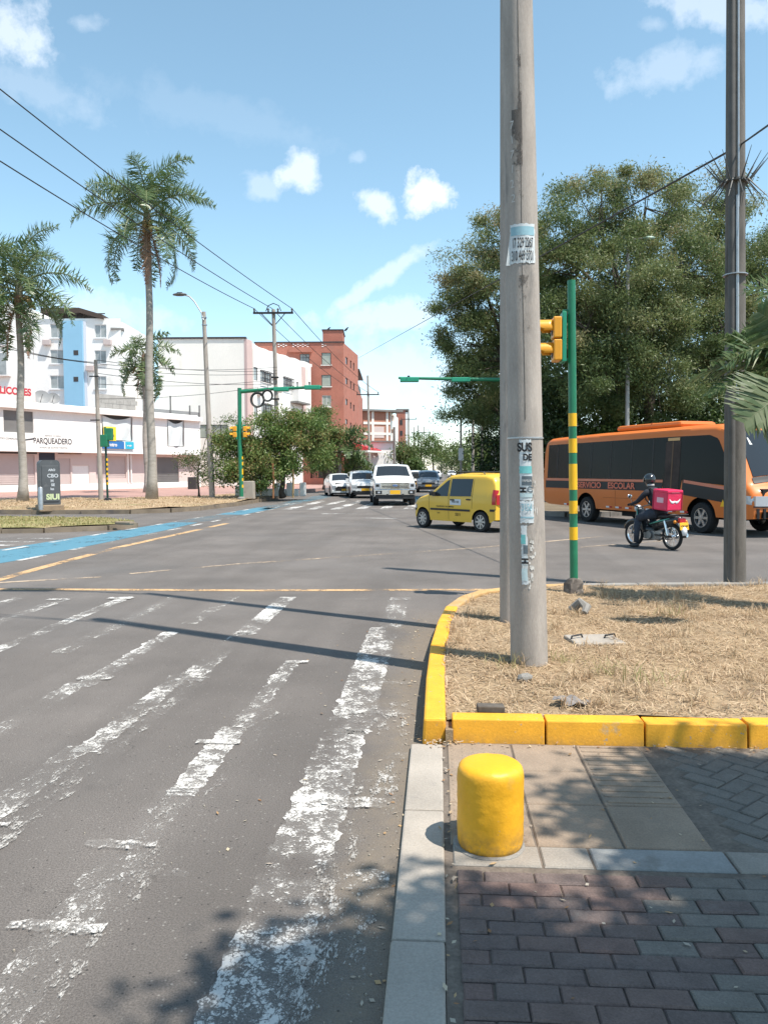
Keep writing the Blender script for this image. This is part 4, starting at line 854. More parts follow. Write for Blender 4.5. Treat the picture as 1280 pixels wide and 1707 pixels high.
def palm(label, base, top, r0, nf, fl, seed, dead=2, leaf=.55, n=46, group='palm trees on the verge', elev=(1.35, -.55), width=.05):
    g = random.Random(seed); base = Vector(base); t = thing('palm_tree', label, 'palm', base, 0, group); top = Vector(top) - base
    b = MB(); k = 14; b.path([top * (i / k) + Vector((.05 * math.sin(i * .8), 0, 0)) for i in range(k + 1)], [r0 * (1.5 if i == 0 else 1.12 if i == 1 else 1 - .35 * i / k) for i in range(k + 1)], 12); b.build('trunk', PALE_BARK, t, 'all')
    b = MB(); b.path([top + Vector((0, 0, z)) for z in (-.5, -.1, .5, 1.1)], [r0 * .75, r0 * 1.1, r0 * .85, r0 * .3], 10); b.build('crownshaft', SHAFT, t, 'all')
    for i in range(3 if fl > 2 else 0):
        an = g.uniform(0, 6.3); b = MB(); b.path([top + Vector((0, 0, -.1)), top + Vector((math.cos(an) * .5, math.sin(an) * .5, .1)), top + Vector((math.cos(an) * .75, math.sin(an) * .75, -.45))], [.04 * fl / 4, .12 * fl / 4, .07 * fl / 4], 6); b.build('flower_stalk', mat('flower_stalk', (.3, .2, .09), .9, var=.3, vscale=14) if 'flower_stalk' not in MATS else MATS['flower_stalk'], t, 'all')
    for i in range(nf):
        f = i / (nf - 1); az = i * 2.399 + g.uniform(-.25, .25); e0 = elev[0] + (elev[1] - elev[0]) * f + g.uniform(-.12, .12)
        M = Matrix.Translation(top + Vector((0, 0, .9 - .7 * f))) @ Matrix.Rotation(az, 4, 'Z'); L_ = fl * g.uniform(.85, 1.1)
        frond(M, L_, (e0, e0 - 1.5 - .4 * g.random()), n, leaf, width, L_PALM, t, seed * 100 + i)
    for i in range(dead):
        az = g.uniform(0, 6.3); M = Matrix.Translation(top + Vector((0, 0, .1))) @ Matrix.Rotation(az, 4, 'Z'); frond(M, fl * .8, (-1.15, -1.6), n, leaf * .5, width, L_DEADP, t, seed * 100 + 60 + i, True)
    return t
def palm_at(label, pxb, dist, pxt, pyt, r0, nf, fl, seed, **kw):
    bse = P(pxb, 700, dist); return palm(label, (bse.x, bse.y, .2), P(pxt, pyt, dist), r0, nf, fl, seed, **kw)
palm_at('tall palm with feathery drooping fronds, highest of the palms on the verge', 251, 42.3, 246, 378, .24, 22, 4.2, 1, dead=2, leaf=.95, n=100, elev=(1.62, -.3), width=.055)
palm_at('palm at the left edge with a grey trunk beside the dark cabinet', 35, 40.2, 32, 500, .21, 19, 3.9, 2, dead=3, leaf=.9, n=94, elev=(1.6, -.3), width=.055)
palm_at('palm at the left border with only its right fronds in view', -45, 40, -35, 505, .2, 15, 3.8, 5, dead=1, leaf=.8, n=60, width=.075)
palm_at('shorter palm standing behind the tallest palm trunk with brown hanging fronds', 243, 56, 240, 612, .2, 15, 3.0, 3, dead=3, leaf=.7, n=56, width=.08)
palm_at('small upright palm with stiff spreading fronds by the dark gate', 566, 63, 566, 762, .16, 15, 3.2, 4, dead=0, leaf=.8, n=60, elev=(1.45, .5), group=None, width=.09)
# palm close at the right border: its fronds reach into the frame
NP = P(1365, 640, 8.4); npalm = palm('palm at the right border whose grey green fronds reach past the dark pole', (NP.x + .1, NP.y + .3, .13), (NP.x, NP.y, 2.2), .17, 7, 1.2, 9, dead=0, leaf=.4, n=56, group=None, elev=(1.5, .9), width=.026)
L_PALE = leaf_mat('pale_palm_leaf', [(.10, .15, .065), (.15, .19, .09), (.23, .25, .14)], .3, .45)
def frond_between(a, c, m_, sd, lf, n, w, arch):
    a, c = Vector(a), Vector(c); X = (c - a).normalized(); Z = Vector((0, 0, CAMH)) - a; Z = (Z - X * Z.dot(X)).normalized(); Y = Z.cross(X); Mx_ = Matrix((X, Y, Z)).transposed().to_4x4(); Mx_.translation = a - npalm.location
    frond(Mx_, (c - a).length, arch, n, lf, w, m_, npalm, sd, plume=False)
frond_between(P(1322, 640, 7.5), P(1243, 702, 7.3), L_PALE, 910, .42, 40, .05, (.1, -.25)); frond_between(P(1330, 560, 7.9), P(1262, 520, 7.9), L_PALM, 911, .36, 40, .04, (.2, -.3))
for az, e0, ln, roll, m_, sd, lf in ((PI - .1, .45, 1.42, .25, L_PALM, 901, .40), (PI + .12, .30, 1.25, -.3, L_PALM, 902, .38), (PI + .2, .95, 1.1, .5, L_PALM, 904, .36), (PI - .5, .7, 1.15, .1, L_PALM, 905, .36)):
    frond(Matrix.Translation((0, 0, 2.55)) @ Matrix.Rotation(az, 4, 'Z') @ Matrix.Rotation(roll, 4, 'X'), ln, (e0, e0 - (1.0 if m_ is L_PALM else .75)), 64, lf, .034, m_, npalm, sd, plume=False)
# shade tree standing behind the viewer to the right: its crown throws the shadow on the brick pavement
tree('pavement_tree', 'leafy tree shading the brick pavement', (5.6, -.9, 0), (5.1, -.4, 4.3), .2,
     [((4.3, -.5, 6.0), (1.8, 1.2, .8), 40), ((5.7, -.9, 6.3), (1.8, 1.4, .9), 26), ((3.2, -.8, 6.1), (1.2, 1.2, .7), 26), ((3.45, .62, 6.1), (.75, .75, .4), 44), ((4.5, .75, 6.0), (.9, .7, .45), 40), ((5.5, .7, 6.0), (.8, .6, .45), 16), ((2.3, .9, 6.05), (.32, .28, .25), 8), ((2.62, 1.35, 5.95), (.12, .2, .2), 3), ((3.55, 2.2, 5.95), (.4, .3, .25), 7), ((4.35, 2.6, 6.0), (.55, .3, .25), 9), ((3.85, 1.75, 6.0), (.3, .2, .2), 4)], L_GREEN, 21, (.10, .18), (.05, .09), 260, .19, .2)

# ------------------------------------------------------------------ buildings
def wall_grid(b, O, U, w, z0, z1, holes, reveal=.16):
    """front of a wall with real openings; U runs left to right as seen from the street"""
    U = Vector(U).normalized(); Nn = Vector((U.y, -U.x, 0)); O = Vector(O)
    us = sorted({0, w} | {min(max(h[i], 0), w) for h in holes for i in (0, 1)}); vs = sorted({z0, z1} | {min(max(h[i], z0), z1) for h in holes for i in (2, 3)})
    def pt(u, v, d=0): return O + U * u + Vector((0, 0, v)) - Nn * d
    for i in range(len(us) - 1):
        for j in range(len(vs) - 1):
            cu, cv = (us[i] + us[i + 1]) / 2, (vs[j] + vs[j + 1]) / 2
            if any(h[0] < cu < h[1] and h[2] < cv < h[3] for h in holes): continue
            b.quad(pt(us[i], vs[j]), pt(us[i + 1], vs[j]), pt(us[i + 1], vs[j + 1]), pt(us[i], vs[j + 1]))
    for u0, u1, v0, v1 in [h[:4] for h in holes]:
        b.quad(pt(u0, v0), pt(u0, v0, reveal), pt(u0, v1, reveal), pt(u0, v1)); b.quad(pt(u1, v0), pt(u1, v1), pt(u1, v1, reveal), pt(u1, v0, reveal))
        b.quad(pt(u0, v1), pt(u0, v1, reveal), pt(u1, v1, reveal), pt(u1, v1)); b.quad(pt(u0, v0), pt(u1, v0), pt(u1, v0, reveal), pt(u0, v0, reveal))
class Facade:
    def __init__(s, O, B, parent):
        s.O = Vector((O[0], O[1], 0)); B = Vector((B[0], B[1], 0)); s.U = (B - s.O).normalized(); s.w = (B - s.O).length; s.N = Vector((s.U.y, -s.U.x, 0)); s.p = parent
    def uv(s, px, py, out=0):
        d = ray(px, py); C = Vector((0, 0, CAMH)); t = (s.O + s.N * out - C).dot(s.N) / d.dot(s.N); q = C + d * t; return (q - s.O).dot(s.U), q.z
    def pt(s, u, v, d=0): return s.O + s.U * u + Vector((0, 0, v)) + s.N * d
    def rect(s, px0, py0, px1, py1):
        u0, v1 = s.uv(px0, py0); u1, v0 = s.uv(px1, py1); return (u0, u1, v0, v1)
    def box(s, name, m, u0, u1, v0, v1, d0, d1, parent=None, bevel=0):
        b = MB(); c = [s.pt(u, v, d) for u in (u0, u1) for d in (d0, d1) for v in (v0, v1)]
        b.add(c, [(0, 1, 3, 2), (4, 6, 7, 5), (0, 4, 5, 1), (2, 3, 7, 6), (0, 2, 6, 4), (1, 5, 7, 3)]); return b.build(name, m, parent or s.p, False, bevel, world=True)
    def window(s, h, frame, glass, nm=2, nh=0, d=-.1, ft=.06, pane_m=None, label=None):
        u0, u1, v0, v1 = h[:4]; b = MB()
        def bx(a0, a1, c0, c1):
            c = [s.pt(u, v, e) for u in (a0, a1) for e in (d - .03, d + .03) for v in (c0, c1)]; b.add(c, [(0, 1, 3, 2), (4, 6, 7, 5), (0, 4, 5, 1), (2, 3, 7, 6), (0, 2, 6, 4), (1, 5, 7, 3)])
        bx(u0, u1, v0, v0 + ft); bx(u0, u1, v1 - ft, v1); bx(u0, u0 + ft, v0 + ft, v1 - ft); bx(u1 - ft, u1, v0 + ft, v1 - ft)
        for i in range(1, nm): uu = u0 + (u1 - u0) * i / nm; bx(uu - ft * .4, uu + ft * .4, v0 + ft, v1 - ft)
        for i in range(1, nh + 1): vv_ = v0 + (v1 - v0) * i / (nh + 1); bx(u0 + ft, u1 - ft, vv_ - ft * .3, vv_ + ft * .3)
        w = b.build('window', frame, s.p, world=True)
        b = MB(); b.quad(s.pt(u0 + .01, v0 + .01, d), s.pt(u1 - .01, v0 + .01, d), s.pt(u1 - .01, v1 - .01, d), s.pt(u0 + .01, v1 - .01, d)); o = b.build('pane', glass, w); o.data.transform(Matrix.Translation(-s.p.location)); return w
    def mat4(s, u, v, d): return Matrix.Translation(s.pt(u, v, d)) @ Matrix((s.U, Vector((0, 0, 1)), s.N)).transposed().to_4x4()
    def text(s, body, size, m, u, v, d, parent=None, sx=1, bold=0, align='CENTER'): return text(body, size, m, parent or s.p, s.mat4(u, v, d), 0, bold, align, 1, sx, world=True)
def D2(px, d): p = P(px, 786, d); return (p.x, p.y)
def bthing(label, A, cat='building'): return thing('building' if cat == 'building' else cat, label, cat, (A[0], A[1], 0))
WHITE = mat('white_render', (.80, .78, .75), .85, var=.05, vscale=.35, fine=.05, fscale=12, stain=(.66, .63, .58), sscale=.35, sthr=.62, stretch=(1, 1, .4))
CREAM = mat('pale_cream_render', (.78, .75, .69), .85, var=.05, vscale=.3, fine=.04, fscale=10, stain=(.66, .60, .53), sscale=.3, sthr=.6, stretch=(1, 1, .4))
PINKW = mat('pale_pink_render', (.60, .50, .47), .85, var=.05, vscale=.4, stain=(.5, .38, .35), sscale=.5, sthr=.6)
PILAST = mat('pink_pilaster', (.58, .43, .40), .85, var=.06, vscale=.4)
BLUEW = mat('sky_blue_render', (.25, .46, .62), .8, var=.04, vscale=.4)
GREYS = mat('grey_shutter', (.17, .165, .16), .6, var=.08, vscale=1)
PALES = mat('pale_shutter', (.50, .42, .40), .6, var=.05, vscale=1)
DARKB = mat('dark_blue_panel', (.03, .04, .065), .6)
BRICKR = mat('red_brick', (.40, .155, .11), .9, var=.1, vscale=.8, fine=.16, fscale=9, stain=(.36, .16, .12), sscale=.5, sthr=.55)
BRICKO = mat('raw_brick', (.40, .19, .13), .9, var=.1, vscale=.8, fine=.18, fscale=8)
ROOFC = mat('roof_slab', (.2, .19, .18), .9, var=.15, vscale=.5)
ROOFB = mat('brown_canopy', (.07, .05, .04), .8)
FRAMEW = mat('white_frame', (.7, .7, .7), .5)
FRAMED = mat('dark_frame', (.05, .045, .045), .5)
CURTG = mat('grey_curtain_glass', (.30, .32, .32), .2, spec=.6, var=.35, vscale=.9)
CURTB = mat('green_blind_glass', (.33, .36, .31), .3, spec=.5, var=.15, vscale=1)
def core(t, pts, z0, z1, m=ROOFC, name='roof'):
    b = MB(); b.prism(pts, z0, z1); return b.build(name, m, t, world=True)

# low white shop building on the left
def corner(px, d): return Vector(D2(px, d))
A = corner(-90, 54.5); B = corner(333, 75.7)
shop = bthing('long low white shop building with pink ground floor behind the palms', A); F = Facade(A, B, shop)
ZS, ZT, ZG = 3.45, 6.95, .22
holes = [F.rect(6, 683, 57, 722), F.rect(170, 691, 222, 736), F.rect(279, 699, 308, 745)]
b = MB(); wall_grid(b, F.O, F.U, F.w, ZS, ZT - .55, holes); b.build('upper_wall', WHITE, shop, world=True)
back = -F.N * 9
core(shop, [F.pt(0, 0, -.55), F.pt(F.w, 0, -.55), F.pt(F.w, 0, -9), F.pt(0, 0, -9)], ZS, ZT - .6, WHITE, 'rear_block'); core(shop, [F.pt(0, 0, -1.1), F.pt(F.w, 0, -1.1), F.pt(F.w, 0, -9), F.pt(0, 0, -9)], ZG, ZS - .003, WHITE, 'rear_block')
F.box('cornice', WHITE, -.1, F.w + .15, ZT - .55, ZT - .15, -.5, .35); F.box('parapet', WHITE, 0, F.w, ZT - .15, ZT + .0, -.4, -.1)
F.box('floor_slab', WHITE, 0, F.w + .05, ZS - .22, ZS - .004, -1.05, .03); F.box('end_wall', WHITE, F.w - .003, F.w + .2, ZG, ZT - .6, -8, -.02)
F.box('shutter', GREYS, *holes[0], -.15, -.1)
gf = Facade(F.pt(0, 0, -.75).to_2d(), F.pt(F.w, 0, -.75).to_2d(), shop)
gh = []
def gr(px0, py0, px1, py1):
    u0, v1 = gf.uv(px0, py0); u1, v0 = gf.uv(px1, py1); return (u0, u1, max(v0, ZG + .01), min(v1, ZS - .25))
def rsh(name, r, m, slats=True, dd=-.1):
    h = gf.box(name, m, *r, dd - .03, dd)
    if slats:
        n = int((r[3] - r[2]) / .16)
        b = MB()
        for i in range(n):
            v = r[2] + (i + .5) * (r[3] - r[2]) / n; c = [gf.pt(u, vv_, e) for u in (r[0] + .02, r[1] - .02) for e in (dd, dd + .02) for vv_ in (v - .03, v + .03)]; b.add(c, [(0, 1, 3, 2), (4, 6, 7, 5), (0, 4, 5, 1), (2, 3, 7, 6), (0, 2, 6, 4), (1, 5, 7, 3)])
        o = b.build('slats', m, h); o.data.transform(Matrix.Translation(-shop.location)); o['kind'] = 'stuff'
    return h
rects = {'shut1': gr(-20, 757, 60, 811), 'panel': gr(65, 750, 94, 812), 'door': gr(97, 764, 119, 813), 'door2': gr(121, 776, 150, 811), 'gar': gr(160, 760, 211, 797), 'gate': gr(262, 762, 299, 806), 'pnl': gr(216, 764, 246, 808)}
b = MB(); wall_grid(b, gf.O, gf.U, gf.w, ZG, ZS - .22, list(rects.values()), .14); b.build('ground_floor_wall', PINKW, shop, world=True)
rsh('roller_shutter', rects['shut1'], PALES); gf.box('panel', DARKB, *rects['panel'], -.12, -.06); gf.box('door', PALES, *rects['door'], -.12, -.07); gf.box('door', WHITE, *rects['door2'], -.12, -.07)
rsh('roller_shutter', rects['gar'], PALES); rsh('roller_shutter', rects['gate'], GREYS); gf.box('panel', PINKW, *rects['pnl'], -.12, -.06)
gf.box('dark_fascia', FRAMED, *gr(-20, 749, 62, 757), 0, .05)
gf.box('plinth', WHITE, 0, gf.w, ZG, ZG + .5, .003, .04)
r = gr(97, 751, 135, 757); sb_ = gf.box('sign_board', mat('brown_sign', (.10, .045, .03), .6), r[0], r[1], r[2], r[3], .05, .12); gf.text('RESTAURANTE', .22, mat('ochre_print', (.55, .38, .2), .7), (r[0] + r[1]) / 2, (r[2] + r[3]) / 2, .125, sb_ and shop, .8)
for px in (213, 218): u = gf.uv(px, 780)[0]; gf.box('downpipe', WHITE, u - .06, u + .06, ZG + .5, ZS - .25, .003, .1)
# lettering painted on the white front
INKG = mat('grey_lettering', (.06, .055, .06), .8)
u0, v = F.uv(63, 735); u1, _ = F.uv(114, 735); F.text('PARQUEADERO', .62, INKG, (u0 + u1) / 2, v, .012, sx=.78, bold=.012)
F.text('LAVADO DE AUTOS Y MOTOS', .19, INKG, (u0 + u1) / 2, v - .5, .012, sx=1); F.text('SERVICIO 24 HORAS', .16, INKG, (u0 + u1) / 2, v + .42, .012)
u, v = F.uv(12, 731); F.text('CENTRO COMERCIAL', .2, INKG, u, v, .012, sx=.9)
u, v = F.uv(47, 733); b = MB(); b.quad(F.pt(u - .55, v - .12, .012), F.pt(u + .45, v + .02, .012), F.pt(u + .6, v + .16, .012), F.pt(u - .3, v + .02, .012)); b.build('car_emblem', INKG, shop, world=True)
# hanging cloths over two upper openings
CLOTH = mat('grey_white_cloth', (.62, .66, .66), .85, var=.06, vscale=1.2)
for h, lb in ((holes[1], 'pale cloth sagging across the upper opening above the blue sign'), (holes[2], 'pale cloth hanging in the right upper opening of the shop building')):
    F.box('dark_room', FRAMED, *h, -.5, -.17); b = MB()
    b.grid(lambda u, v: F.pt(h[0] + .03 + (h[1] - h[0] - .22) * u, h[3] - .05 - (.3 * math.sin(PI * u)) * (1 - v) - (h[3] - h[2] - .1) * v, .02 + .09 * math.sin(u * 9 + v * 3) * (.3 + v * .7)), 22, 10)
    t = thing('cloth_banner', lb, 'banner', (h and F.pt(h[0], 0)).to_tuple()); b.build('cloth', CLOTH, t, 'all', world=True)
SIGNB = mat('blue_sign', (.03, .16, .42), .5); SIGNT = mat('turquoise_sign', (.03, .40, .55), .5); SIGNY = mat('yellow_sign', (.85, .65, .03), .6)
r = F.rect(170, 735, 222, 749); sg = thing('shop_sign', 'blue and turquoise sign board below the sagging cloth', 'sign', F.pt(r[0], 0).to_tuple()); um = r[0] + (r[1] - r[0]) * .70
G = Facade(F.O.to_2d(), F.pt(F.w, 0).to_2d(), sg)
G.box('board', SIGNB, r[0], um - .08, r[2], r[3], .05, .14); G.box('board', SIGNT, um + .04, r[1], r[2], r[3], .05, .14); G.box('divider', FRAMEW, um - .08, um + .04, r[2], r[3], .05, .145)
G.text('Centro', .42, WPRINT, (r[0] + um) / 2 - .3, r[2] + .33, .15, bold=.015); G.text('vende', .22, WPRINT, (um + r[1]) / 2, r[2] + .3, .15, bold=.01)
r2 = F.rect(171, 711, 192, 735); sg2 = thing('for_sale_notice', 'bright yellow notice behind the distant signal head on the shop front', 'sign', F.pt(r2[0], 0).to_tuple()); G2 = Facade(F.O.to_2d(), F.pt(F.w, 0).to_2d(), sg2)
G2.box('board', SIGNY, r2[0], r2[1], r2[2], r2[3], .13, .17); G2.text('SE', .4, INKG, r2[1] - .55, r2[3] - .45, .175, bold=.01); G2.text('VENDE', .28, INKG, r2[1] - .6, r2[2] + .4, .175)
# on the shop roof
LIC = thing('roof_sign', 'pale sign with red letters LICORES on the shop roof at the left edge', 'sign', F.pt(0, 0, -1).to_tuple()); G = Facade(F.pt(0, 0, -1).to_2d(), F.pt(F.w, 0, -1).to_2d(), LIC)
u0, v1 = G.uv(-52, 642); u1, v0 = G.uv(59, 669); G.box('board', mat('pale_pink_board', (.66, .57, .53), .7, var=.06, vscale=.5), u0, u1, ZT - .55, v1, -.06, .06)
u, v = G.uv(51.5, 655); text('LICORES', .72, mat('red_lettering', (.48, .035, .05), .6), LIC, G.mat4(u, v, .075), 0, .03, 'RIGHT', 1, .95, world=True)
for px in (-45, 50): u = G.uv(px, 660)[0]; G.box('strut', DARKM, u - .05, u + .05, ZT - .55, v1 - .2, -.5, -.08)
DISH = mat('dish_grey', (.26, .26, .26), .5, var=.08, vscale=3)
for px, lb, r_ in ((71, 'tilted grey satellite dish nearest the roof sign', .62), (90, 'second satellite dish with its arm raised on the shop roof', .5)):
    u, v = F.uv(px, 664, -1.2); t = thing('satellite_dish', lb, 'satellite dish', F.pt(u, ZT - .6, -1.2).to_tuple(), 0, 'satellite dishes on the shop roof')
    b = MB(); b.tube((0, 0, 0), (0, 0, 1.0), .04, n=8); b.build('mast', GALV, t)
    b = MB(); M = Matrix.Translation((0, -.08, 1.05)) @ Matrix.Rotation(R(55), 4, 'X') @ Matrix.Rotation(R(30), 4, 'Y'); b.lathe([(.02, 0), (r_ * .5, .05), (r_ * .8, .14), (r_, .22), (r_ * .99, .235), (r_ * .5, .07), (.02, .02)], 24, M); b.build('reflector', DISH, t, True)
    b = MB(); b.path([M @ Vector((0, -r_ * .9, .16)), M @ Vector((0, -r_ * .3, .6)), M @ Vector((0, 0, .62))], .02, 6); b.build('feed_arm', DARKM, t)
RW = Facade(F.pt(0, 0, -2.2).to_2d(), F.pt(F.w, 0, -2.2).to_2d(), None)
rw = thing('roof_parapet', 'bare grey block wall standing on the shop roof', 'wall', F.pt(20, 0, -2).to_tuple()); RW.p = rw
BLK = mat('concrete_block', (.33, .31, .29), .9, var=.15, vscale=1.5, fine=.15, fscale=15)
u0, v1 = RW.uv(163, 656); u1, _ = RW.uv(226, 656); RW.box('wall_core', BLK, u0, u1, ZT - .6, v1, -.15, -.01)
bm_ = None
for i in range(int((u1 - u0) / .8)):
    for j in range(int((v1 - ZT + .6) / .42)):
        o = RW.box('concrete_block', BLK, u0 + i * .8 + (.4 if j % 2 else 0), u0 + i * .8 + .77 + (.4 if j % 2 else 0), ZT - .6 + j * .42, ZT - .6 + j * .42 + .39, -.012, .012)
tk = thing('roof_terrace', 'grey railing and low roof sheet at the right end of the shop roof', 'railing', F.pt(F.w - 3, 0, -1.5).to_tuple()); TF = Facade(F.pt(0, 0, -1.5).to_2d(), F.pt(F.w, 0, -1.5).to_2d(), tk)
u0, v1 = TF.uv(255, 679); u1, v0 = TF.uv(333, 690); TF.box('sheet', mat('grey_sheet', (.25, .25, .25), .6, var=.1, vscale=1), u0, u1, ZT - .6, v1 - .1, -.1, 0)
for px in (284, 316, 332): u = TF.uv(px, 680)[0]; TF.box('upright', GREYS, u - .06, u + .06, ZT - .6, TF.uv(px, 660 if px == 284 else 676)[1], .01, .1)
u, v = F.uv(237, 620, -3); b = MB(); p0 = F.pt(u, ZT - .6, -3); b.tube(p0, p0 + Vector((0, 0, 8)), .03, .015, 5); tag(b.build('roof_antenna', GALV), 'thin antenna mast rising from the shop roof behind the palm', 'antenna')

# white apartment block with a blue stripe
A = corner(-60, 84); B = corner(207, 84); apt = bthing('white apartment block with a tall sky blue stripe behind the shops', A); F = Facade(A, B, apt)
ztop = F.uv(120, 531)[1]; holes = []
for y0, y1 in ((540, 563), (583, 606), (626, 648)):
    holes += [F.rect(84, y0, 109, y1), F.rect(158, y0 + 1, 178, y1)]
b = MB(); wall_grid(b, F.O, F.U, F.w, 0, ztop, holes); b.build('wall', WHITE, apt, world=True)
core(apt, [F.pt(0, 0, -.3), F.pt(F.w, 0, -.3), F.pt(F.w, 0, -12), F.pt(0, 0, -12)], 0, ztop - .3, WHITE, 'rear_block')
for h in holes: F.window(h, FRAMEW, CURTG, 2)
u0 = F.uv(109, 600)[0]; u1 = F.uv(141, 600)[0]; F.box('blue_stripe', BLUEW, u0, u1, 3, ztop - .3, .0, .45)
us = F.uv(146, 600)[0]; F.box('side_rib', mat('pale_grey_render', (.62, .62, .66), .85), u1 + .003, us, 3, ztop - .3, -.02, .12)
for py in (589, 633): r = F.rect(126, py - 4, 134, py + 4); w = F.box('vent_window', FRAMED, r[0], r[1], r[2], r[3], .44, .47)
for y0, y1 in ((545, 575), (590, 625)): r = F.rect(-8, y0, 16, y1); F.box('bay_window', WHITE, r[0] - .2, r[1] + .2, r[2] - .15, r[3] + .15, -.02, .6); F.box('bay_pane', CURTG, r[0], r[1], r[2], r[3], .6, .62)
for h in holes: F.box('window_sill', FRAMEW, h[0] - .1, h[1] + .1, h[2] - .12, h[2] - .003, .003, .12)
for px, py in ((112 - 32, 571), (152, 614), (181, 571)): u, v = F.uv(px, py); F.box('air_conditioner', PALES, u - .4, u + .4, v - .3, v + .25, .01, .45, bevel=.03)
r = F.rect(70, 514, 174, 529); b = MB()
F.box('roof_canopy', ROOFB, r[0], r[1] - 2.5, r[3] - .55, r[3], -4, .3)
for i in range(7): u = r[0] + (r[1] - r[0]) * i / 6; F.box('canopy_post', ROOFB, u - .08, u + .08, ztop - .3, r[3] - .6 - max(0, (i - 4)) * .35, -.4, -.2)
F.box('canopy_rail', ROOFB, r[0], r[1], ztop + .5, ztop + .6, -.35, -.25)
b = MB(); b.add([F.pt(r[1] - 2.5, r[3] - .5, -4), F.pt(r[1] - 2.5, r[3] - .5, .3), F.pt(r[1], r[3] - 1.2, .3), F.pt(r[1], r[3] - 1.2, -4)] + [F.pt(r[1] - 2.5, r[3], -4), F.pt(r[1] - 2.5, r[3], .3), F.pt(r[1], r[3] - .75, .3), F.pt(r[1], r[3] - .75, -4)], [(0, 1, 2, 3), (4, 5, 6, 7), (0, 1, 5, 4), (1, 2, 6, 5), (2, 3, 7, 6), (3, 0, 4, 7)]); b.build('roof_canopy', ROOFB, apt, world=True)
r = F.rect(-60, 510, 34, 545); F.box('upper_storey', WHITE, 0, F.uv(34, 530)[0], ztop - .3, F.uv(0, 506)[1], -8, -.1)
SB = corner(216, 96); SF = Facade(B, SB, apt); b = MB(); hs = [SF.rect(208.5, 645 - 5, 213, 700)]; b = MB(); wall_grid(b, SF.O, SF.U, SF.w, 0, ztop - 1.2, []); b.build('side_wall', WHITE, apt, world=True); SF.box('side_roof', ROOFC, 0, SF.w, ztop - 1.2, ztop - 1.0, -1, .3)

# big white building with a pink corner pilaster
A = corner(268, 80); B = corner(412, 80); C_ = corner(520, 99); wb = bthing('big white building with pink corner pilaster and barred windows behind the signal mast', A); F = Facade(A, B, wb); zt = F.uv(340, 565)[1]
b = MB(); wall_grid(b, F.O, F.U, F.w, 0, zt, [F.rect(332, 708, 380, 730)]); b.build('front_wall', CREAM, wb, world=True); F.window(F.rect(332, 708, 380, 730), FRAMED, CURTB, 4)
F.box('coping', FRAMED, -.1, F.w + .1, zt, zt + .18, -.5, .12)
SF = Facade(B, C_, wb)
hs = [SF.rect(423, 611, 430, 635), SF.rect(434, 617, 452, 640), SF.rect(472, 628, 487, 650), SF.rect(494, 636, 498, 655), SF.rect(514, 636, 518, 644), SF.rect(436, 672, 454, 698), SF.rect(424, 676, 430, 698)]
zr = [SF.uv(412, 565)[1], SF.uv(432, 580)[1], SF.uv(480, 596)[1], SF.uv(520, 607)[1]]
zmin = SF.uv(520, 612)[1]
b = MB(); wall_grid(b, SF.O, SF.U, SF.w, 0, zmin, hs); b.build('side_wall', WHITE, wb, world=True)
# scalloped parapet on the side wall
b = MB(); n = 44; top = []
for i in range(n + 1):
    px = 412 + 108 * i / n; py = 565 + (px - 412) * .70 if px < 432 else 580 + (px - 432) * .315 - 1.6 * abs(math.sin((px - 432) * PI / 17))
    u, v = SF.uv(px, py); top.append((u, max(v, zmin + .02)))
for i in range(n):
    (ua, va), (ub, vb) = top[i], top[i + 1]
    b.add([SF.pt(ua, zmin, 0), SF.pt(ub, zmin, 0), SF.pt(ub, vb, 0), SF.pt(ua, va, 0), SF.pt(ua, zmin, -.3), SF.pt(ub, zmin, -.3), SF.pt(ub, vb, -.3), SF.pt(ua, va, -.3)], [(0, 1, 2, 3), (5, 4, 7, 6), (3, 2, 6, 7)])
b.build('parapet', WHITE, wb, world=True)
for h in hs[:1] + hs[3:5] + hs[6:]: SF.window(h, FRAMED, CURTG, 1)
for h in (hs[1], hs[2], hs[5]):
    SF.window(h, FRAMED, CURTG, 2); b = MB()
    for i in range(7): u = h[0] + (h[1] - h[0]) * i / 6; b.tube(SF.pt(u, h[2], .25), SF.pt(u, h[3], .25), .035, n=4)
    for i in range(4): v = h[2] + (h[3] - h[2]) * i / 3; b.tube(SF.pt(h[0], v, .25), SF.pt(h[1], v, .25), .035, n=4)
    for u in (h[0], h[1]):
        for v in (h[2], h[3]): b.tube(SF.pt(u, v, 0), SF.pt(u, v, .25), .035, n=4)
    b.build('window_grille', FRAMED, wb, world=True)
SF.box('pilaster', PILAST, -.05, SF.uv(414.5, 600)[0] + .55, 0, SF.uv(414, 567)[1], -.1, .18); SF.box('pilaster', PILAST, SF.uv(503, 640)[0], SF.uv(508, 640)[0], 0, SF.uv(505, 612)[1], -.1, .14)
for px, py in ((462, 650), (431, 655)): u, v = SF.uv(px, py); SF.box('air_conditioner', PALES, u - .4, u + .4, v - .3, v + .25, .01, .45, bevel=.03)
for px in (421, 468, 511): u = SF.uv(px, 640)[0]; SF.box('downpipe', CREAM, u - .06, u + .06, .3, zmin - .4, .004, .13)
SF.box('balcony', WHITE, SF.uv(486, 660)[0], SF.uv(503, 660)[0], SF.uv(495, 671)[1], SF.uv(495, 648)[1], .01, .9); SF.box('balcony_floor', ROOFC, SF.uv(484, 660)[0], SF.uv(504, 660)[0], SF.uv(495, 674)[1], SF.uv(495, 671)[1] - .004, .01, 1.0)
core(wb, [F.pt(0, 0, -.3), F.pt(F.w - .4, 0, -.3), SF.pt(SF.w, 0, -.35), F.pt(0, 0, -20)], 0, zmin - .5, WHITE, 'rear_block')
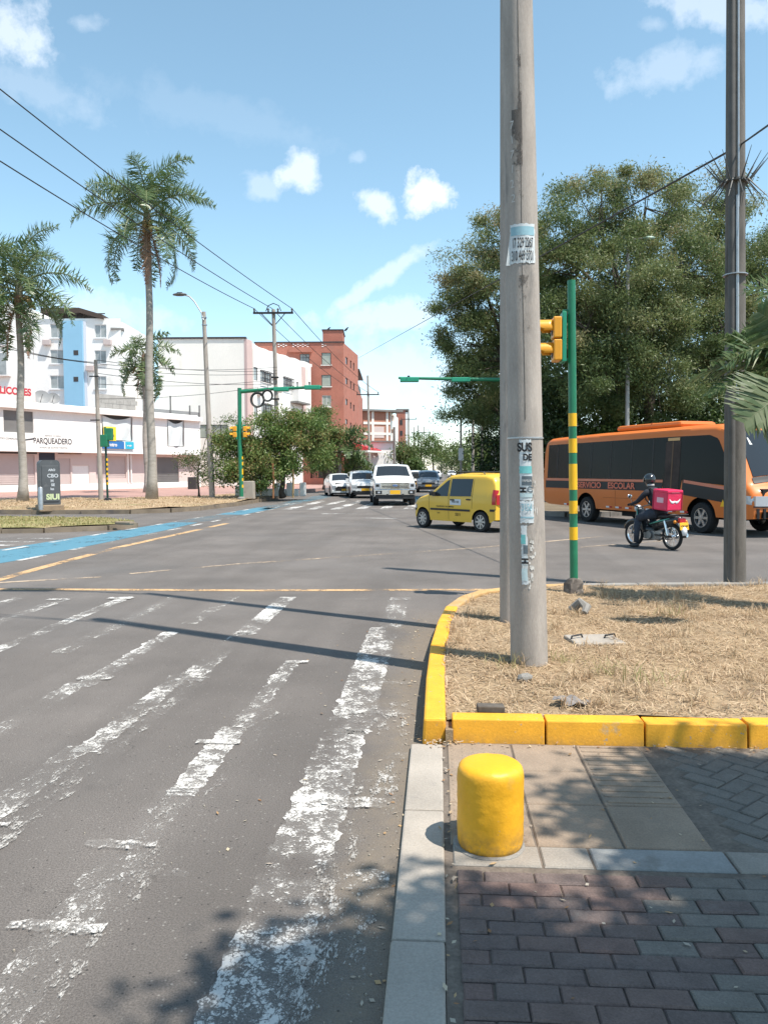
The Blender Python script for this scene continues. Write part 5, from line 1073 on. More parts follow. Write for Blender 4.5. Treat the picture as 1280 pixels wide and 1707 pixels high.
# two round emblems hung on the white wall
for px, py, r_, lb in ((433, 666, .45, 'larger round black ring hanging below the left signal arm'), (446, 660, .38, 'smaller round black ring hanging below the left signal arm')):
    pass

# red brick apartment building
A = corner(428, 100); B = corner(574, 100); C_ = corner(598, 112); red = bthing('red brick apartment building of five storeys with a roof tower', A); F = Facade(A, B, red); zt = F.uv(520, 571.5)[1]
hs = [F.rect(536, 588, 552, 608), F.rect(536, 625, 552, 644), F.rect(537, 659, 552, 678)]; hb_ = F.rect(500, 590, 516, 609)
b = MB(); wall_grid(b, F.O, F.U, F.w, 0, zt, hs + [hb_]); b.build('front_wall', BRICKR, red, world=True); F.box('coping', FRAMED, -.1, F.w + .1, zt, zt + .15, -.4, .1)
for h in hs: F.box('window_sill', CREAM, h[0] - .1, h[1] + .1, h[2] - .12, h[2] - .003, .003, .1)
for i, h in enumerate(hs): F.window(h, FRAMEW if i == 2 else FRAMED, CURTB, 1 if i < 2 else 2, 0 if i == 2 else 0)
F.window(hb_, FRAMED, CURTG, 3, 2); F.box('loggia_roof', BRICKR, F.uv(482, 590)[0], F.uv(520, 590)[0], F.uv(500, 588)[1], F.uv(500, 580)[1], .0, .6)
for px0, px1 in ((463, 480), (487, 517), (536, 541)):
    u0, v1 = F.uv(px0, 573); u1, v0 = F.uv(px1, 578.5); b = MB(); nn = max(2, int((u1 - u0) / .3))
    for i in range(nn):
        for j in range(3):
            if (i + j) % 2 == 0: c = [F.pt(u, v, e) for u in (u0 + i * .3 + .03, u0 + i * .3 + .25) for e in (.0, .05) for v in (v0 + j * (v1 - v0) / 3 + .01, v0 + (j + .8) * (v1 - v0) / 3)]; b.add(c, [(0, 1, 3, 2), (4, 6, 7, 5), (0, 4, 5, 1), (2, 3, 7, 6), (0, 2, 6, 4), (1, 5, 7, 3)])
    b.build('pierced_brick_panel', WHITE, red, world=True)
SF = Facade(B, C_, red); hs = [SF.rect(x0, y0 + dy, x1, y1 + dy) for y0, y1 in ((594, 609), (629, 642), (664, 676), (698, 708)) for x0, x1, dy in ((576, 579.5, 0), (583.5, 586, 6), (588.5, 591, 10))]
zs = SF.uv(598, 594)[1]; zl = min(zt, zs)
b = MB(); wall_grid(b, SF.O, SF.U, SF.w, 0, zl, hs); b.build('side_wall', BRICKR, red, world=True)
for h in hs: SF.window(h, FRAMED, GLASS2, 1)
b = MB(); b.add([SF.pt(0, zl, 0), SF.pt(SF.w, zl, 0), SF.pt(SF.w, max(zs, zl) + .02, 0), SF.pt(0, zt, 0)], [(0, 1, 2, 3)]); b.build('side_parapet', BRICKR, red, world=True)
core(red, [F.pt(0, 0, -.3), F.pt(F.w - .35, 0, -.3), SF.pt(SF.w - .2, 0, -.3), F.pt(F.w, 0, -30), F.pt(0, 0, -30)], 0, zl - .4, BRICKR, 'rear_block')
TB = Facade(corner(540, 101.5), corner(573, 101.5), red); ztw = TB.uv(555, 551)[1]; TB.box('roof_tower', BRICKR, 0, TB.w, zt - 1, ztw, -5, 0); TB.box('tower_coping', FRAMED, -.1, TB.w + .1, ztw, ztw + .15, -5.1, .1)
S2 = Facade(C_, corner(605.5, 128), red); zz = S2.uv(600, 655)[1]; S2.box('lower_wing', BRICKR, 0, S2.w, 0, zz, -14, -.02); S2.box('balcony_rail', FRAMED, 0, S2.w * .7, zz + .003, zz + 1.0, -.2, -.1); S2.box('wing_roof', FRAMED, 0, S2.w * .8, zz + 2.6, zz + 2.8, -4, .2); S2.box('wing_upper', BRICKR, .2, S2.w * .45, zz, zz + 2.59, -4, -.4)
S3 = Facade(corner(574, 99.5), corner(600, 111), red); u0, v1 = S3.uv(591, 739); u1, v0 = S3.uv(606, 750)
aw = thing('awning', 'red awning on the red brick building beside the utility pole', 'awning', S3.pt(u0, 0, .5).to_tuple()); b = MB(); b.add([S3.pt(u0 - 1, v1, 0), S3.pt(u1 + 2.5, v1, 0), S3.pt(u1 + 2.5, v0, 2.2), S3.pt(u0 - 1, v0, 2.2), S3.pt(u1 + 2.5, v0 - .4, 2.2), S3.pt(u0 - 1, v0 - .4, 2.2), S3.pt(u0 - 1, v0 - .2, 0), S3.pt(u1 + 2.5, v0 - .2, 0)], [(0, 1, 2, 3), (3, 2, 4, 5), (0, 3, 5, 6), (1, 7, 4, 2)]); b.build('canvas', mat('red_canvas', (.55, .05, .06), .8), aw, world=True)

# dark walled garage under the corner trees
A = corner(506, 86); B = corner(574, 84); gar = bthing('dark open garage front behind the small palm', A); F = Facade(A, B, gar); hole = [F.rect(517, 762, 566, 797)]
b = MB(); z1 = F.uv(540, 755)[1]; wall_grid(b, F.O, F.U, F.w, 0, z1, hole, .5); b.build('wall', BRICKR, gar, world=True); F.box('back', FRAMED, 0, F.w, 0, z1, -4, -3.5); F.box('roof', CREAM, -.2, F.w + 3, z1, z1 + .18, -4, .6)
for i in range(18): u = hole[0][0] + (hole[0][1] - hole[0][0]) * (i + .5) / 18; F.box('gate_bar', FRAMED, u - .04, u + .04, .2, hole[0][3], -.3, -.24)
# unfinished brick house, white house, further red house along the street
A = corner(606, 128); B = corner(651, 130); C_ = corner(664, 145); ub = bthing('unfinished brick and concrete house beyond the red apartments', A); F = Facade(A, B, ub); SF = Facade(B, C_, ub); zt = F.uv(630, 686)[1]
b = MB(); wall_grid(b, F.O, F.U, F.w, 0, zt, []); b.build('front_wall', BRICKO, ub, world=True); hs = [SF.rect(652, 690, 657, 704), SF.rect(652, 714, 657, 724)]
b = MB(); wall_grid(b, SF.O, SF.U, SF.w, 0, zt, hs, .8); b.build('side_wall', CREAM, ub, world=True)
for h in hs: SF.window(h, FRAMED, GLASS2, 2, d=-.5)
F.box('roof_slab', ROOFC, -.5, F.w + 2, zt, zt + .3, -10, .6); 
for py in (705.5, 723): v = F.uv(630, py)[1]; F.box('floor_beam', CREAM, 0, F.w, v - .2, v + .2, .0, .08)
for px in (621, 645): u = F.uv(px, 700)[0]; F.box('column', CREAM, u - .2, u + .2, 0, zt, .0, .1)
r = F.rect(622, 711, 640, 730); F.box('render_patch', PINKW, *r, .0, .05)
core(ub, [F.pt(0, 0, -.3), F.pt(F.w - .3, 0, -.3), SF.pt(SF.w, 0, -.3), F.pt(0, 0, -16)], 0, zt - .1, BRICKO, 'rear_block')
A = corner(600, 116); B = corner(656, 117); wh = bthing('low white house with a dark doorway down the street', A); F = Facade(A, B, wh); zt = F.uv(630, 737)[1]; hs = [F.rect(614, 747, 629, 762)]
b = MB(); wall_grid(b, F.O, F.U, F.w, 0, zt, hs, .6); b.build('front_wall', WHITE, wh, world=True); F.window(hs[0], FRAMED, GLASS2, 2, d=-.4); core(wh, [F.pt(0, 0, -.3), F.pt(F.w, 0, -.3), F.pt(F.w, 0, -10), F.pt(0, 0, -10)], 0, zt - .05, WHITE, 'rear_block'); F.box('roof', ROOFC, -.3, F.w + .3, zt, zt + .2, -10, .4)
A = corner(662, 172); B = corner(676, 172); rh = bthing('narrow red house with a white side far down the street', A); F = Facade(A, B, rh); zt = F.uv(670, 684)[1]; F.box('wall', BRICKR, 0, F.w, 0, zt, -10, 0); F.box('white_side_wall', WHITE, F.w + .003, F.w + .6, 0, zt - .4, -10, 0); F.box('roof', ROOFC, -.2, F.w + .8, zt, zt + .3, -10, .2)
for y0 in (700, 718, 736): F.box('window', FRAMED, F.w * .35, F.w * .65, F.uv(670, y0 + 8)[1], F.uv(670, y0)[1], .0, .06)
A = corner(655, 150); B = corner(690, 200); lw = bthing('long pale low houses along the left of the far road', A); F = Facade(A, B, lw); zt = 5.0
b = MB(); hs = [(4 + i * 9, 7 + i * 9, .4, 2.8) for i in range(int(F.w / 9) - 1)]; wall_grid(b, F.O, F.U, F.w, 0, zt, hs, .3); b.build('wall', WHITE, lw, world=True); F.box('roof', ROOFC, 0, F.w, zt, zt + .3, -8, .5)
for h in hs: F.window(h, FRAMED, GLASS2, 2)
# ------------------------------------------------------------------ street furniture on the far side
def far_pole(label, px, d, ptop, h_arm=None, r0=.16, r1=.1, m=None, group=None, lean=0.0, z0=.15, arm=None, cat='pole', name='utility_pole', pxt=None):
    c = P(px, 700, d); top = P(px if pxt is None else pxt, ptop, d); t = thing(name, label, cat, (c.x, c.y, z0), 0, group); b = MB(); T = top - t.location
    b.path([T * (i / 10) for i in range(11)], [r0 + (r1 - r0) * i / 10 for i in range(11)], 12); b.build('shaft', m or POLE_C, t, True); return t, T
def crossarm(t, T, z, w, m=None, ins=(-.46, .0, .46), yaw=0.0):
    b = MB(); rt = Matrix.Rotation(R(YAW) + yaw, 3, 'Z'); c = Vector((T.x, T.y, z)) + rt @ Vector((0, -.16, 0)); b.box(c, (w, .1, .12), rt); b.build('crossarm', m or DARKM, t)
    for k in ins:
        b = MB(); p = c + rt @ Vector((k * w, 0, .06)); b.lathe([(.03, 0), (.07, .05), (.04, .1), (.08, .15), (.05, .22), (.01, .25)], 8, Matrix.Translation(p)); b.build('insulator', DARKM, t, True)
    return c, rt
GP = 'utility poles along the left kerb'
t, T = far_pole('concrete utility pole with steel crossarm in front of the white building', 464, 52, 516, r0=.17, r1=.12, pxt=456, group=None)
ca, crt = crossarm(t, T, T.z - .25, 2.6, ins=(-.47, -.12, .12, .47)); MAINARM = ca + t.location
for sx in (-1, 1):
    b = MB(); b.tube(Vector((T.x, T.y, T.z - 1.1)), ca + crt @ Vector((sx * .8, 0, 0)), .03, n=5); b.build('brace', DARKM, t)
b = MB(); b.path([(T.x - .5, T.y, T.z - .1), (T.x - .35, T.y, T.z + .25), (T.x, T.y, T.z + .4), (T.x + .35, T.y, T.z + .25), (T.x + .5, T.y, T.z - .1)], .03, 5); b.build('arc_horn', DARKM, t, True)
for z in (6.2, 6.9, 7.6): b = MB(); b.box((T.x * z / T.z, T.y * z / T.z - .2, z), (.5, .1, .1)); b.build('cable_bracket', DARKM, t)
t2, T2 = far_pole('tall utility pole with crossarm beside the red awning', 616, 92, 626, r0=.17, r1=.11, pxt=613, group=None); c2, _ = crossarm(t2, T2, T2.z - 2.2, 2.6); ARM2 = c2 + t2.location
far_p = [('utility pole with crossarm beside the narrow red house', 681, 143, 684, 14), ('thin utility pole seen over the rounded green tree', 697, 168, 709, 9), ('farthest crossarm pole above the street trees', 707, 215, 711, 0)]
PREV = ARM2
for lb, px, d, py, dz in far_p:
    t, T = far_pole(lb, px, d, py, r0=.18, r1=.12, group=None); c, _ = crossarm(t, T, T.z - 1.6, 2.8 if d < 200 else 3.4)
far_pole('weathered concrete post in front of the unfinished house', 657, 108, 712, r0=.2, r1=.16, m=CONC_D)
t, T = far_pole('slim pale post left of the rounded green tree', 690, 150, 712, r0=.12, r1=.09)
for lb, px, d, py, r_, m in (('pale street lamp post with a white plate at the right kerb', 768, 62, 688, .10, POLE_C), ('pale concrete post under the drooping twigs at the right kerb', 788, 58, 690, .12, POLE_C), ('dark post behind the taxi at the right kerb', 803, 56, 700, .11, POLE_D)):
    t, T = far_pole(lb, px, d, py, r0=r_, r1=r_ * .7, m=m)
    if px == 768:
        zz = 1.65 + (784 - 757) / FOC * d - .15; b = MB(); b.box((0, -.14, zz), (.4, .04, .95)); b.build('plate', FRAMEW, t)
c = P(826, 755, 52); t = thing('road_sign', 'grey diamond sign seen from behind beside the thick pole', 'sign', (c.x, c.y, .15)); b = MB(); b.tube((0, 0, 0), (0, 0, c.z + .2), .035, n=8); b.build('post', GALV, t)
b = MB(); s_ = .42; zc = c.z - .15; b.add([(x, y, zc + z) for y in (-.06, -.04) for x, z in ((0, -s_), (s_, 0), (0, s_), (-s_, 0))], [(0, 1, 2, 3), (7, 6, 5, 4), (0, 1, 5, 4), (1, 2, 6, 5), (2, 3, 7, 6), (3, 0, 4, 7)]); b.build('plate', mat('sign_grey_back', (.33, .36, .4), .5, metal=.3), t)
for px, d, py, pb, lb in ((1046, 37, 405, 700, 'tall grey lamp post rising out of the trees behind the bus'), (1116, 42, 520, 700, 'thin grey post among the trees behind the bus')):
    t, T = far_pole(lb, px, d, py, r0=.11, r1=.07, m=mat('grey_lamp_post', (.3, .3, .29), .6) if 'grey_lamp_post' not in MATS else MATS['grey_lamp_post'], cat='pole', name='lamp_post')
    if px == 1046:
        b = MB(); b.path([(0, 0, T.z - .1), (.25, 0, T.z + .05), (.7, 0, T.z + .1)], .035, 6); b.build('arm', MATS['grey_lamp_post'], t, True); b = MB(); b.ball((.85, 0, T.z + .08), .3, 10, 6, (1, .5, .3)); b.build('lamp_head', mat('lamp_green_grey', (.25, .36, .3), .4), t, True)
# street lamp on the left corner
t, T = far_pole('concrete street lamp with one curved arm on the left verge', 352, 44.5, 520, r0=.17, r1=.11, pxt=340, cat='street lamp', name='street_lamp', z0=.2)
def loc(px, py, d, t): return P(px, py, d) - t.location
b = MB(); b.path([loc(341, 535, 44.5, t) + Vector((0, -.12, 0)), loc(336, 521, 44.5, t), loc(324, 502, 44.5, t), loc(316, 494, 44.5, t), loc(306, 491, 44.5, t)], .04, 8); b.build('arm', GALV, t, True)
b = MB(); p = loc(300, 491, 44.5, t); b.ball(p, .42, 12, 6, (1, .4, .22)); b.build('lamp_head', mat('lamp_head_grey', (.12, .125, .13), .5), t, True); b = MB(); b.box(p + Vector((0, 0, .08)), (.3, .15, .08)); b.build('driver_box', DARKM, t, bevel=.02)
for z in (T.z - .35, T.z - .75): b = MB(); b.lathe([(.15, z), (.15, z + .06)], 14, Matrix.Translation((T.x * z / T.z, T.y, 0))); b.build('clamp', GALV, t)
t, T = far_pole('slim grey post beside the distant signal post on the verge', 166, 42.4, 600, r0=.13, r1=.09, m=POLE_C, pxt=160, z0=.2)
for z in (T.z - .9, T.z - 3.2): b = MB(); b.box((T.x * .9, -.14, z), (.5, .06, .06)); b.build('cable_bracket', DARKM, t)

# signal mast with a horizontal arm, left side
d = 41; c = P(401, 700, d); t = thing('traffic_signal', 'green mast with yellow bands and a long arm in front of the corner tree', 'traffic light', (c.x, c.y, .2)); pz = lambda py: P(401, py, d).z - .2
L3 = lambda px, py, dy=0: P(px, py, d) - t.location + Vector((0, dy, 0))
b = MB(); b.path([(0, 0, 0), L3(400, 740), L3(399.5, 647)], .105, 14); b.build('post', GREENP, t, True)
for ya, yb in ((813, 808), (802, 797), (791, 781.5), (775.5, 770), (765.5, 761)): b = MB(); b.path([(0, 0, pz(ya)), (0, 0, pz(yb))], .115, 14); b.build('yellow_band', YBAND, t, True)
b = MB(); b.path([L3(400, 653), L3(460, 648), L3(537, 645)], [.1, .085, .07], 10); b.build('arm', GREENP, t, True)
for x0, x1, ya, yb in ((457, 482, 646, 652.5), (508, 535, 643, 649.5)):
    a, e = L3(x0, ya), L3(x1, yb); b = MB(); b.box((a + e) / 2 + Vector((0, -.1, 0)), (abs(e.x - a.x), .4, abs(a.z - e.z)), Matrix.Rotation(R(YAW), 3, 'Z')); b.build('signal_head', MATS['signal_green'], t, bevel=.03)
for px in (393, 410):
    for py in (715, 725):
        p = L3(px, py, -.1); b = MB(); b.box(p, (.2, .22, .25)); hd = b.build('lamp_housing', SIGY, t, bevel=.03); s = -1 if px < 400 else 1
        b = MB(); b.grid(lambda u, v: (p.x + s * (.09 + .16 * v), p.y + .11 * math.cos(PI * u), p.z + .11 * math.sin(PI * u)), 8, 2); b.build('visor', SIGY, t, True)
    b = MB(); p = L3(px + (3 if px < 400 else -3), 720, .02); b.box(p, (.06, .34, .75)); b.build('back_plate', MATS['signal_green'], t)
b = MB(); b.lathe([(.22, -.05), (.2, .1), (.12, .16)], 12); b.build('base', CONC_D, t)
RINGM = mat('black_ring', (.03, .03, .03), .6)
for px, py, r_, lb in ((429.5, 666.5, .34, 'larger black hoop hanging below the left signal arm'), (446, 659.5, .26, 'smaller black hoop hanging below the left signal arm')):
    o = thing('cable_coil', lb, 'cable coil', tuple(P(px, py, d - .3))); b = MB(); n = 22; Mr = Matrix.Rotation(R(12), 3, 'Z')
    for k in range(2): b.path([Mr @ Vector((math.cos(2 * PI * i / n) * r_ * (1 - .13 * k), .03 * k, math.sin(2 * PI * i / n) * r_ * (1.1 - .13 * k))) for i in range(n + 1)], .04, 6)
    b.path([(0, 0, r_ * 1.1), (0, .1, r_ * 1.1 + .25)], .012, 4); b.build('coil', RINGM, o, True)
# signal on the far side right, its mast behind the thick pole
d = 39.6; c = P(868, 700, d); t = thing('traffic_signal', 'green signal arm reaching out from behind the thick pole', 'traffic light', (c.x, c.y, .15)); L3 = lambda px, py, dy=0: P(px, py, d) - t.location + Vector((0, dy, 0))
b = MB(); b.path([(0, 0, 0), L3(868, 634)], .105, 12); b.build('post', GREENP, t, True); b = MB(); b.path([L3(868, 633), L3(760, 632), L3(664, 630)], [.1, .085, .06], 10); b.build('arm', GREENP, t, True)
for x0, x1 in ((667, 698), (752, 783)):
    a, e = L3(x0, 630), L3(x1, 637); b = MB(); b.box((a + e) / 2 + Vector((0, -.1, 0)), (abs(e.x - a.x), .4, abs(a.z - e.z)), Matrix.Rotation(R(YAW), 3, 'Z')); b.build('signal_head', MATS['signal_green'], t, bevel=.03)
b = MB(); b.ball(L3(681, 628, 0), .07, 8, 6); b.build('camera_dome', BLACK, t, True)
# small signal post on the left verge
d = 40.9; c = P(177, 700, d); t = thing('traffic_signal', 'slim black and yellow banded signal post before the yellow notice', 'traffic light', (c.x, c.y, .2)); L3 = lambda px, py, dy=0: P(px, py, d) - t.location + Vector((0, dy, 0)); pz = lambda py: P(177, py, d).z - .2
b = MB(); b.path([(0, 0, 0), L3(175.5, 712)], .055, 12); b.build('post', mat('dark_green_paint', (.012, .05, .035), .5), t, True)
for i in range(6):
    b = MB(); b.path([(0, 0, pz(808 - i * 8)), (0, 0, pz(804 - i * 8))], .062, 12); b.build('yellow_band', YBAND, t, True)
for px, py in ((176, 735), (183, 724)): b = MB(); b.box(L3(px, py, -.08), (.38, .3, .62)); b.build('signal_head', GREENP, t, bevel=.03)
b = MB(); b.lathe([(.22, -.03), (.2, .08), (.07, .14)], 10); b.build('base', BLACK, t)
# utility cabinet
d = 31.8; c = P(79, 700, d); t = thing('utility_cabinet', 'dark round topped utility cabinet with pale graffiti on the verge', 'cabinet', (c.x, c.y, .2), R(38)); CABM = mat('cabinet_grey', (.085, .09, .095), .55, var=.12, vscale=2, stain=(.14, .14, .14), sscale=3, sthr=.6)
b = MB(); w, dp, h = .75, .62, 1.95; n = 10; prof = [(-w / 2, .18)] + [(-w / 2 + .16 - .16 * math.cos(PI / 2 * i / n), .2 + h - .36 + .16 * math.sin(PI / 2 * i / n)) for i in range(n + 1)] + [(w / 2 - .16 + .16 * math.sin(PI / 2 * i / n), .2 + h - .36 + .16 * math.cos(PI / 2 * i / n)) for i in range(n + 1)] + [(w / 2, .18)]
b.add([(x, y, z) for y in (-dp / 2, dp / 2) for x, z in prof], [tuple(range(len(prof))), tuple(reversed(range(len(prof), 2 * len(prof))))] + [(i, (i + 1) % len(prof), len(prof) + (i + 1) % len(prof), len(prof) + i) for i in range(len(prof))]); b.build('housing', CABM, t, 'sharp')
b = MB(); b.bb(-w / 2 + .06, w / 2 - .06, -dp / 2 - .025, -dp / 2 - .003, .3, 1.72); b.build('door', CABM, t, bevel=.01)
b = MB(); b.bb(-w / 2 - .08, w / 2 + .1, -dp / 2 - .12, dp / 2 + .1, -.1, .17); b.build('plinth', DIRT, t, bevel=.04)
GRAF = mat('graffiti_lime', (.55, .62, .35), .7); GRAFW = mat('graffiti_white', (.5, .52, .54), .7); Mx = Matrix.Rotation(PI / 2, 4, 'X')
text('SIUI', .3, GRAF, t, Matrix.Translation((.08, -dp / 2 - .03, .48)) @ Mx, 0, .014)
for i, (s, z, sz) in enumerate((('ARO', 1.55, .12), ('CBO', 1.32, .2), ('H', 1.12, .15), ('SE', .96, .14), ('ko', .8, .13))): text(s, sz, GRAFW, t, Matrix.Translation((.06 + .03 * (i % 2), -dp / 2 - .03, z)) @ Mx, 0, .006)
b = MB(); c = P(65, 700, 31); b.lathe([(.085, 0), (.085, .85), (.06, .89), (.01, .9)], 14); o = b.build('steel_bollard', GALV, None, True); o.location = (c.x, c.y, .2); tag(o, 'short grey steel post in front of the dark cabinet', 'bollard')
c = P(414, 700, 42); b = MB(); b.bb(-.28, .28, -.25, .25, 0, .95); o = b.build('concrete_block', CONC, None, bevel=.03); o.location = (c.x, c.y, .2); tag(o, 'grey concrete block standing right behind the green signal mast', 'block')
for px, dd, py, m, lb in ((454, 43, 772, mat('rusty_post', (.28, .13, .06), .8, var=.2, vscale=5), 'thin rusty stake at the foot of the corner tree'), (487, 43.5, 772, mat('wooden_post', (.32, .22, .11), .9, var=.2, vscale=6), 'yellowish wooden stake right of the corner tree')):
    c = P(px, 700, dd); b = MB(); b.path([(0, 0, 0), (.03, 0, 1.0), (0, 0, P(px, py, dd).z - .2)], .055, 6); o = b.build('stake', m, None, True); o.location = (c.x, c.y, .2); tag(o, lb, 'stake')
c = P(441, 700, 46.5); wl = thing('low_wall', 'low white painted stones at the back of the corner tree', 'wall', (c.x, c.y, .2))
for i in range(11): b = MB(); b.box((-1.6 + i * .38, .1 * math.sin(i * 2), .3 + .1 * math.sin(i * 3.3)), (.34, .35, .6 + .2 * math.sin(i * 3.3)), Matrix.Rotation(.1 * math.sin(i * 5), 3, 'Z')); b.build('stone', WHITE, wl, bevel=.06)
c = P(320, 700, 66); b = MB(); b.bb(-.35, .35, -.3, .3, 0, 1.0); o = b.build('planter_box', FRAMED, None, bevel=.03); o.location = (c.x, c.y, .22); tag(o, 'small dark box against the shop wall by the grey shutter', 'box')
b = MB(); b.bb(-.3, .3, -.09, .09, 0, .09); o = b.build('broken_kerbstone', KERBF, None, bevel=.03); cc = gp(208, 874, .17); o.location = (cc.x, cc.y, .16); o.rotation_euler = (0, 0, -.4); tag(o, 'loose dark kerbstone lying at the tip of the median island', 'kerbstone')

# power lines
def wire(a, c, sag, lb, r_=.012, n=24, cat='power line', grp=None, name='power_line'):
    a, c = Vector(a), Vector(c); b = MB(); b.path([a.lerp(c, i / n) - Vector((0, 0, sag * 4 * (i / n) * (1 - i / n))) for i in range(n + 1)], r_, 5, False); tag(b.build(name, WIREM), lb, cat, grp)
ends = [crt @ Vector((k * 2.6, 0, .28)) + MAINARM for k in (-.47, -.02, .47)]
for e, (px, py), lb in zip(ends, ((0, 253), (0, 200), (0, 133)), ('lowest of three power lines rising to the upper left', 'middle of three power lines rising to the upper left', 'topmost of three power lines rising to the upper left')):
    dd = 24; p = P(px, py, dd); far_ = e + (p - e) * 1.35; wire(e, far_, .35, lb, .022)
for e, k, lb in zip(ends, (-.46, 0, .46), ('left power line between the crossarm pole and the next street pole', 'middle power line between the crossarm pole and the next street pole', 'right power line between the crossarm pole and the next street pole')): wire(e, ARM2 + crt @ Vector((k * 2.6, 0, .28)), .5, lb, .022)
wire(P(597, 597, 100), P(1222, 250, 10.9) + Vector((0, -.1, 0)), .0, 'single cable from the red building rising behind the trees to the spiked pole', .016); wire(P(1224, 248, 10.8), P(1320, 180, 7.5), .0, 'cable running on from the spiked pole to the right', .012)
wire(P(-60, 560, 42), P(161, 606, 42.4), .2, 'dark cable along the white apartment front to the slim grey post', .022); wire(P(-60, 552, 42), P(161, 604, 42.4), .3, 'second cable along the apartment front', .015)
for y0, y1, lb in ((606, 612, 'upper cable strung across the white building front'), (612, 622, 'second cable strung across the white building front'), (622, 640, 'third cable strung across the white building front'), (640, 632, 'sagging cable strung across the white building front'), (600, 618, 'thin cable rising over the white building front'), (665, 640, 'lowest cable strung across the white building front')): wire(P(161, y0, 42.4), P(462, y1, 51.9), .25, lb, .014)
# two black birds on the brick tower
for px, py, lb in ((547, 544, 'black bird perched left on the brick roof tower'), (577, 548, 'black bird perched right on the brick roof tower')):
    p = P(px, 552 if px < 560 else 552, 101); t = thing('bird', lb, 'bird', (p.x, p.y, p.z - .1)); bd = mat('black_feathers', (.02, .02, .02), .7) if 'black_feathers' not in MATS else MATS['black_feathers']
    b = MB(); b.path([(-.28, 0, .12), (-.12, 0, .22), (.05, 0, .34), (.15, 0, .47), (.2, 0, .55), (.27, 0, .55), (.34, 0, .53)], [.03, .1, .13, .09, .06, .055, .015], 8); b.build('body', bd, t, 'all'); b = MB(); b.tube((0, .05, .25), (0, .05, .02), .02, n=5); b.tube((0, -.05, .25), (0, -.05, .02), .02, n=5); b.build('legs', bd, t)

# ------------------------------------------------------------------ vehicles
TYRE = mat('tyre_rubber', (.018, .018, .019), .85, bump=.2, bscale=60); RIMM = mat('alloy_rim', (.42, .42, .43), .35, metal=.8); RIMD = mat('dark_rim', (.2, .2, .2), .45, metal=.6); TRIM = mat('black_trim', (.02, .02, .021), .55); UNDER = mat('underbody', (.01, .01, .01), .9)
CHROME = mat('chrome', (.7, .7, .7), .18, metal=1.0); HEADL = mat('headlight', (.45, .47, .5), .1, spec=.7, coat=.6); PLATE = mat('plate_yellow', (.80, .42, .02), .5); REDL = mat('tail_light', (.42, .012, .015), .2, coat=.5); WHP = mat('white_car_paint', (.74, .74, .73), .35, coat=.8); SILV = mat('grey_car_paint', (.20, .22, .25), .35, metal=.5, coat=.8); TAXI = mat('taxi_yellow', (.72, .44, .045), .42, coat=.3, var=.03, vscale=2); GLASSB = mat('bus_tinted_glass', (.008, .0085, .009), .2, spec=.12); ORNG = mat('bus_orange', (.62, .155, .022), .5, coat=.18, var=.03, vscale=1.2); AMBER = mat('indicator_amber', (.6, .2, .01), .3)
def lerp_pts(pts, x):
    if x <= pts[0][0]: return pts[0][1]
    for (x0, z0), (x1, z1) in zip(pts, pts[1:]):
        if x <= x1: return z0 + (z1 - z0) * (x - x0) / max(1e-9, x1 - x0)
    return pts[-1][1]
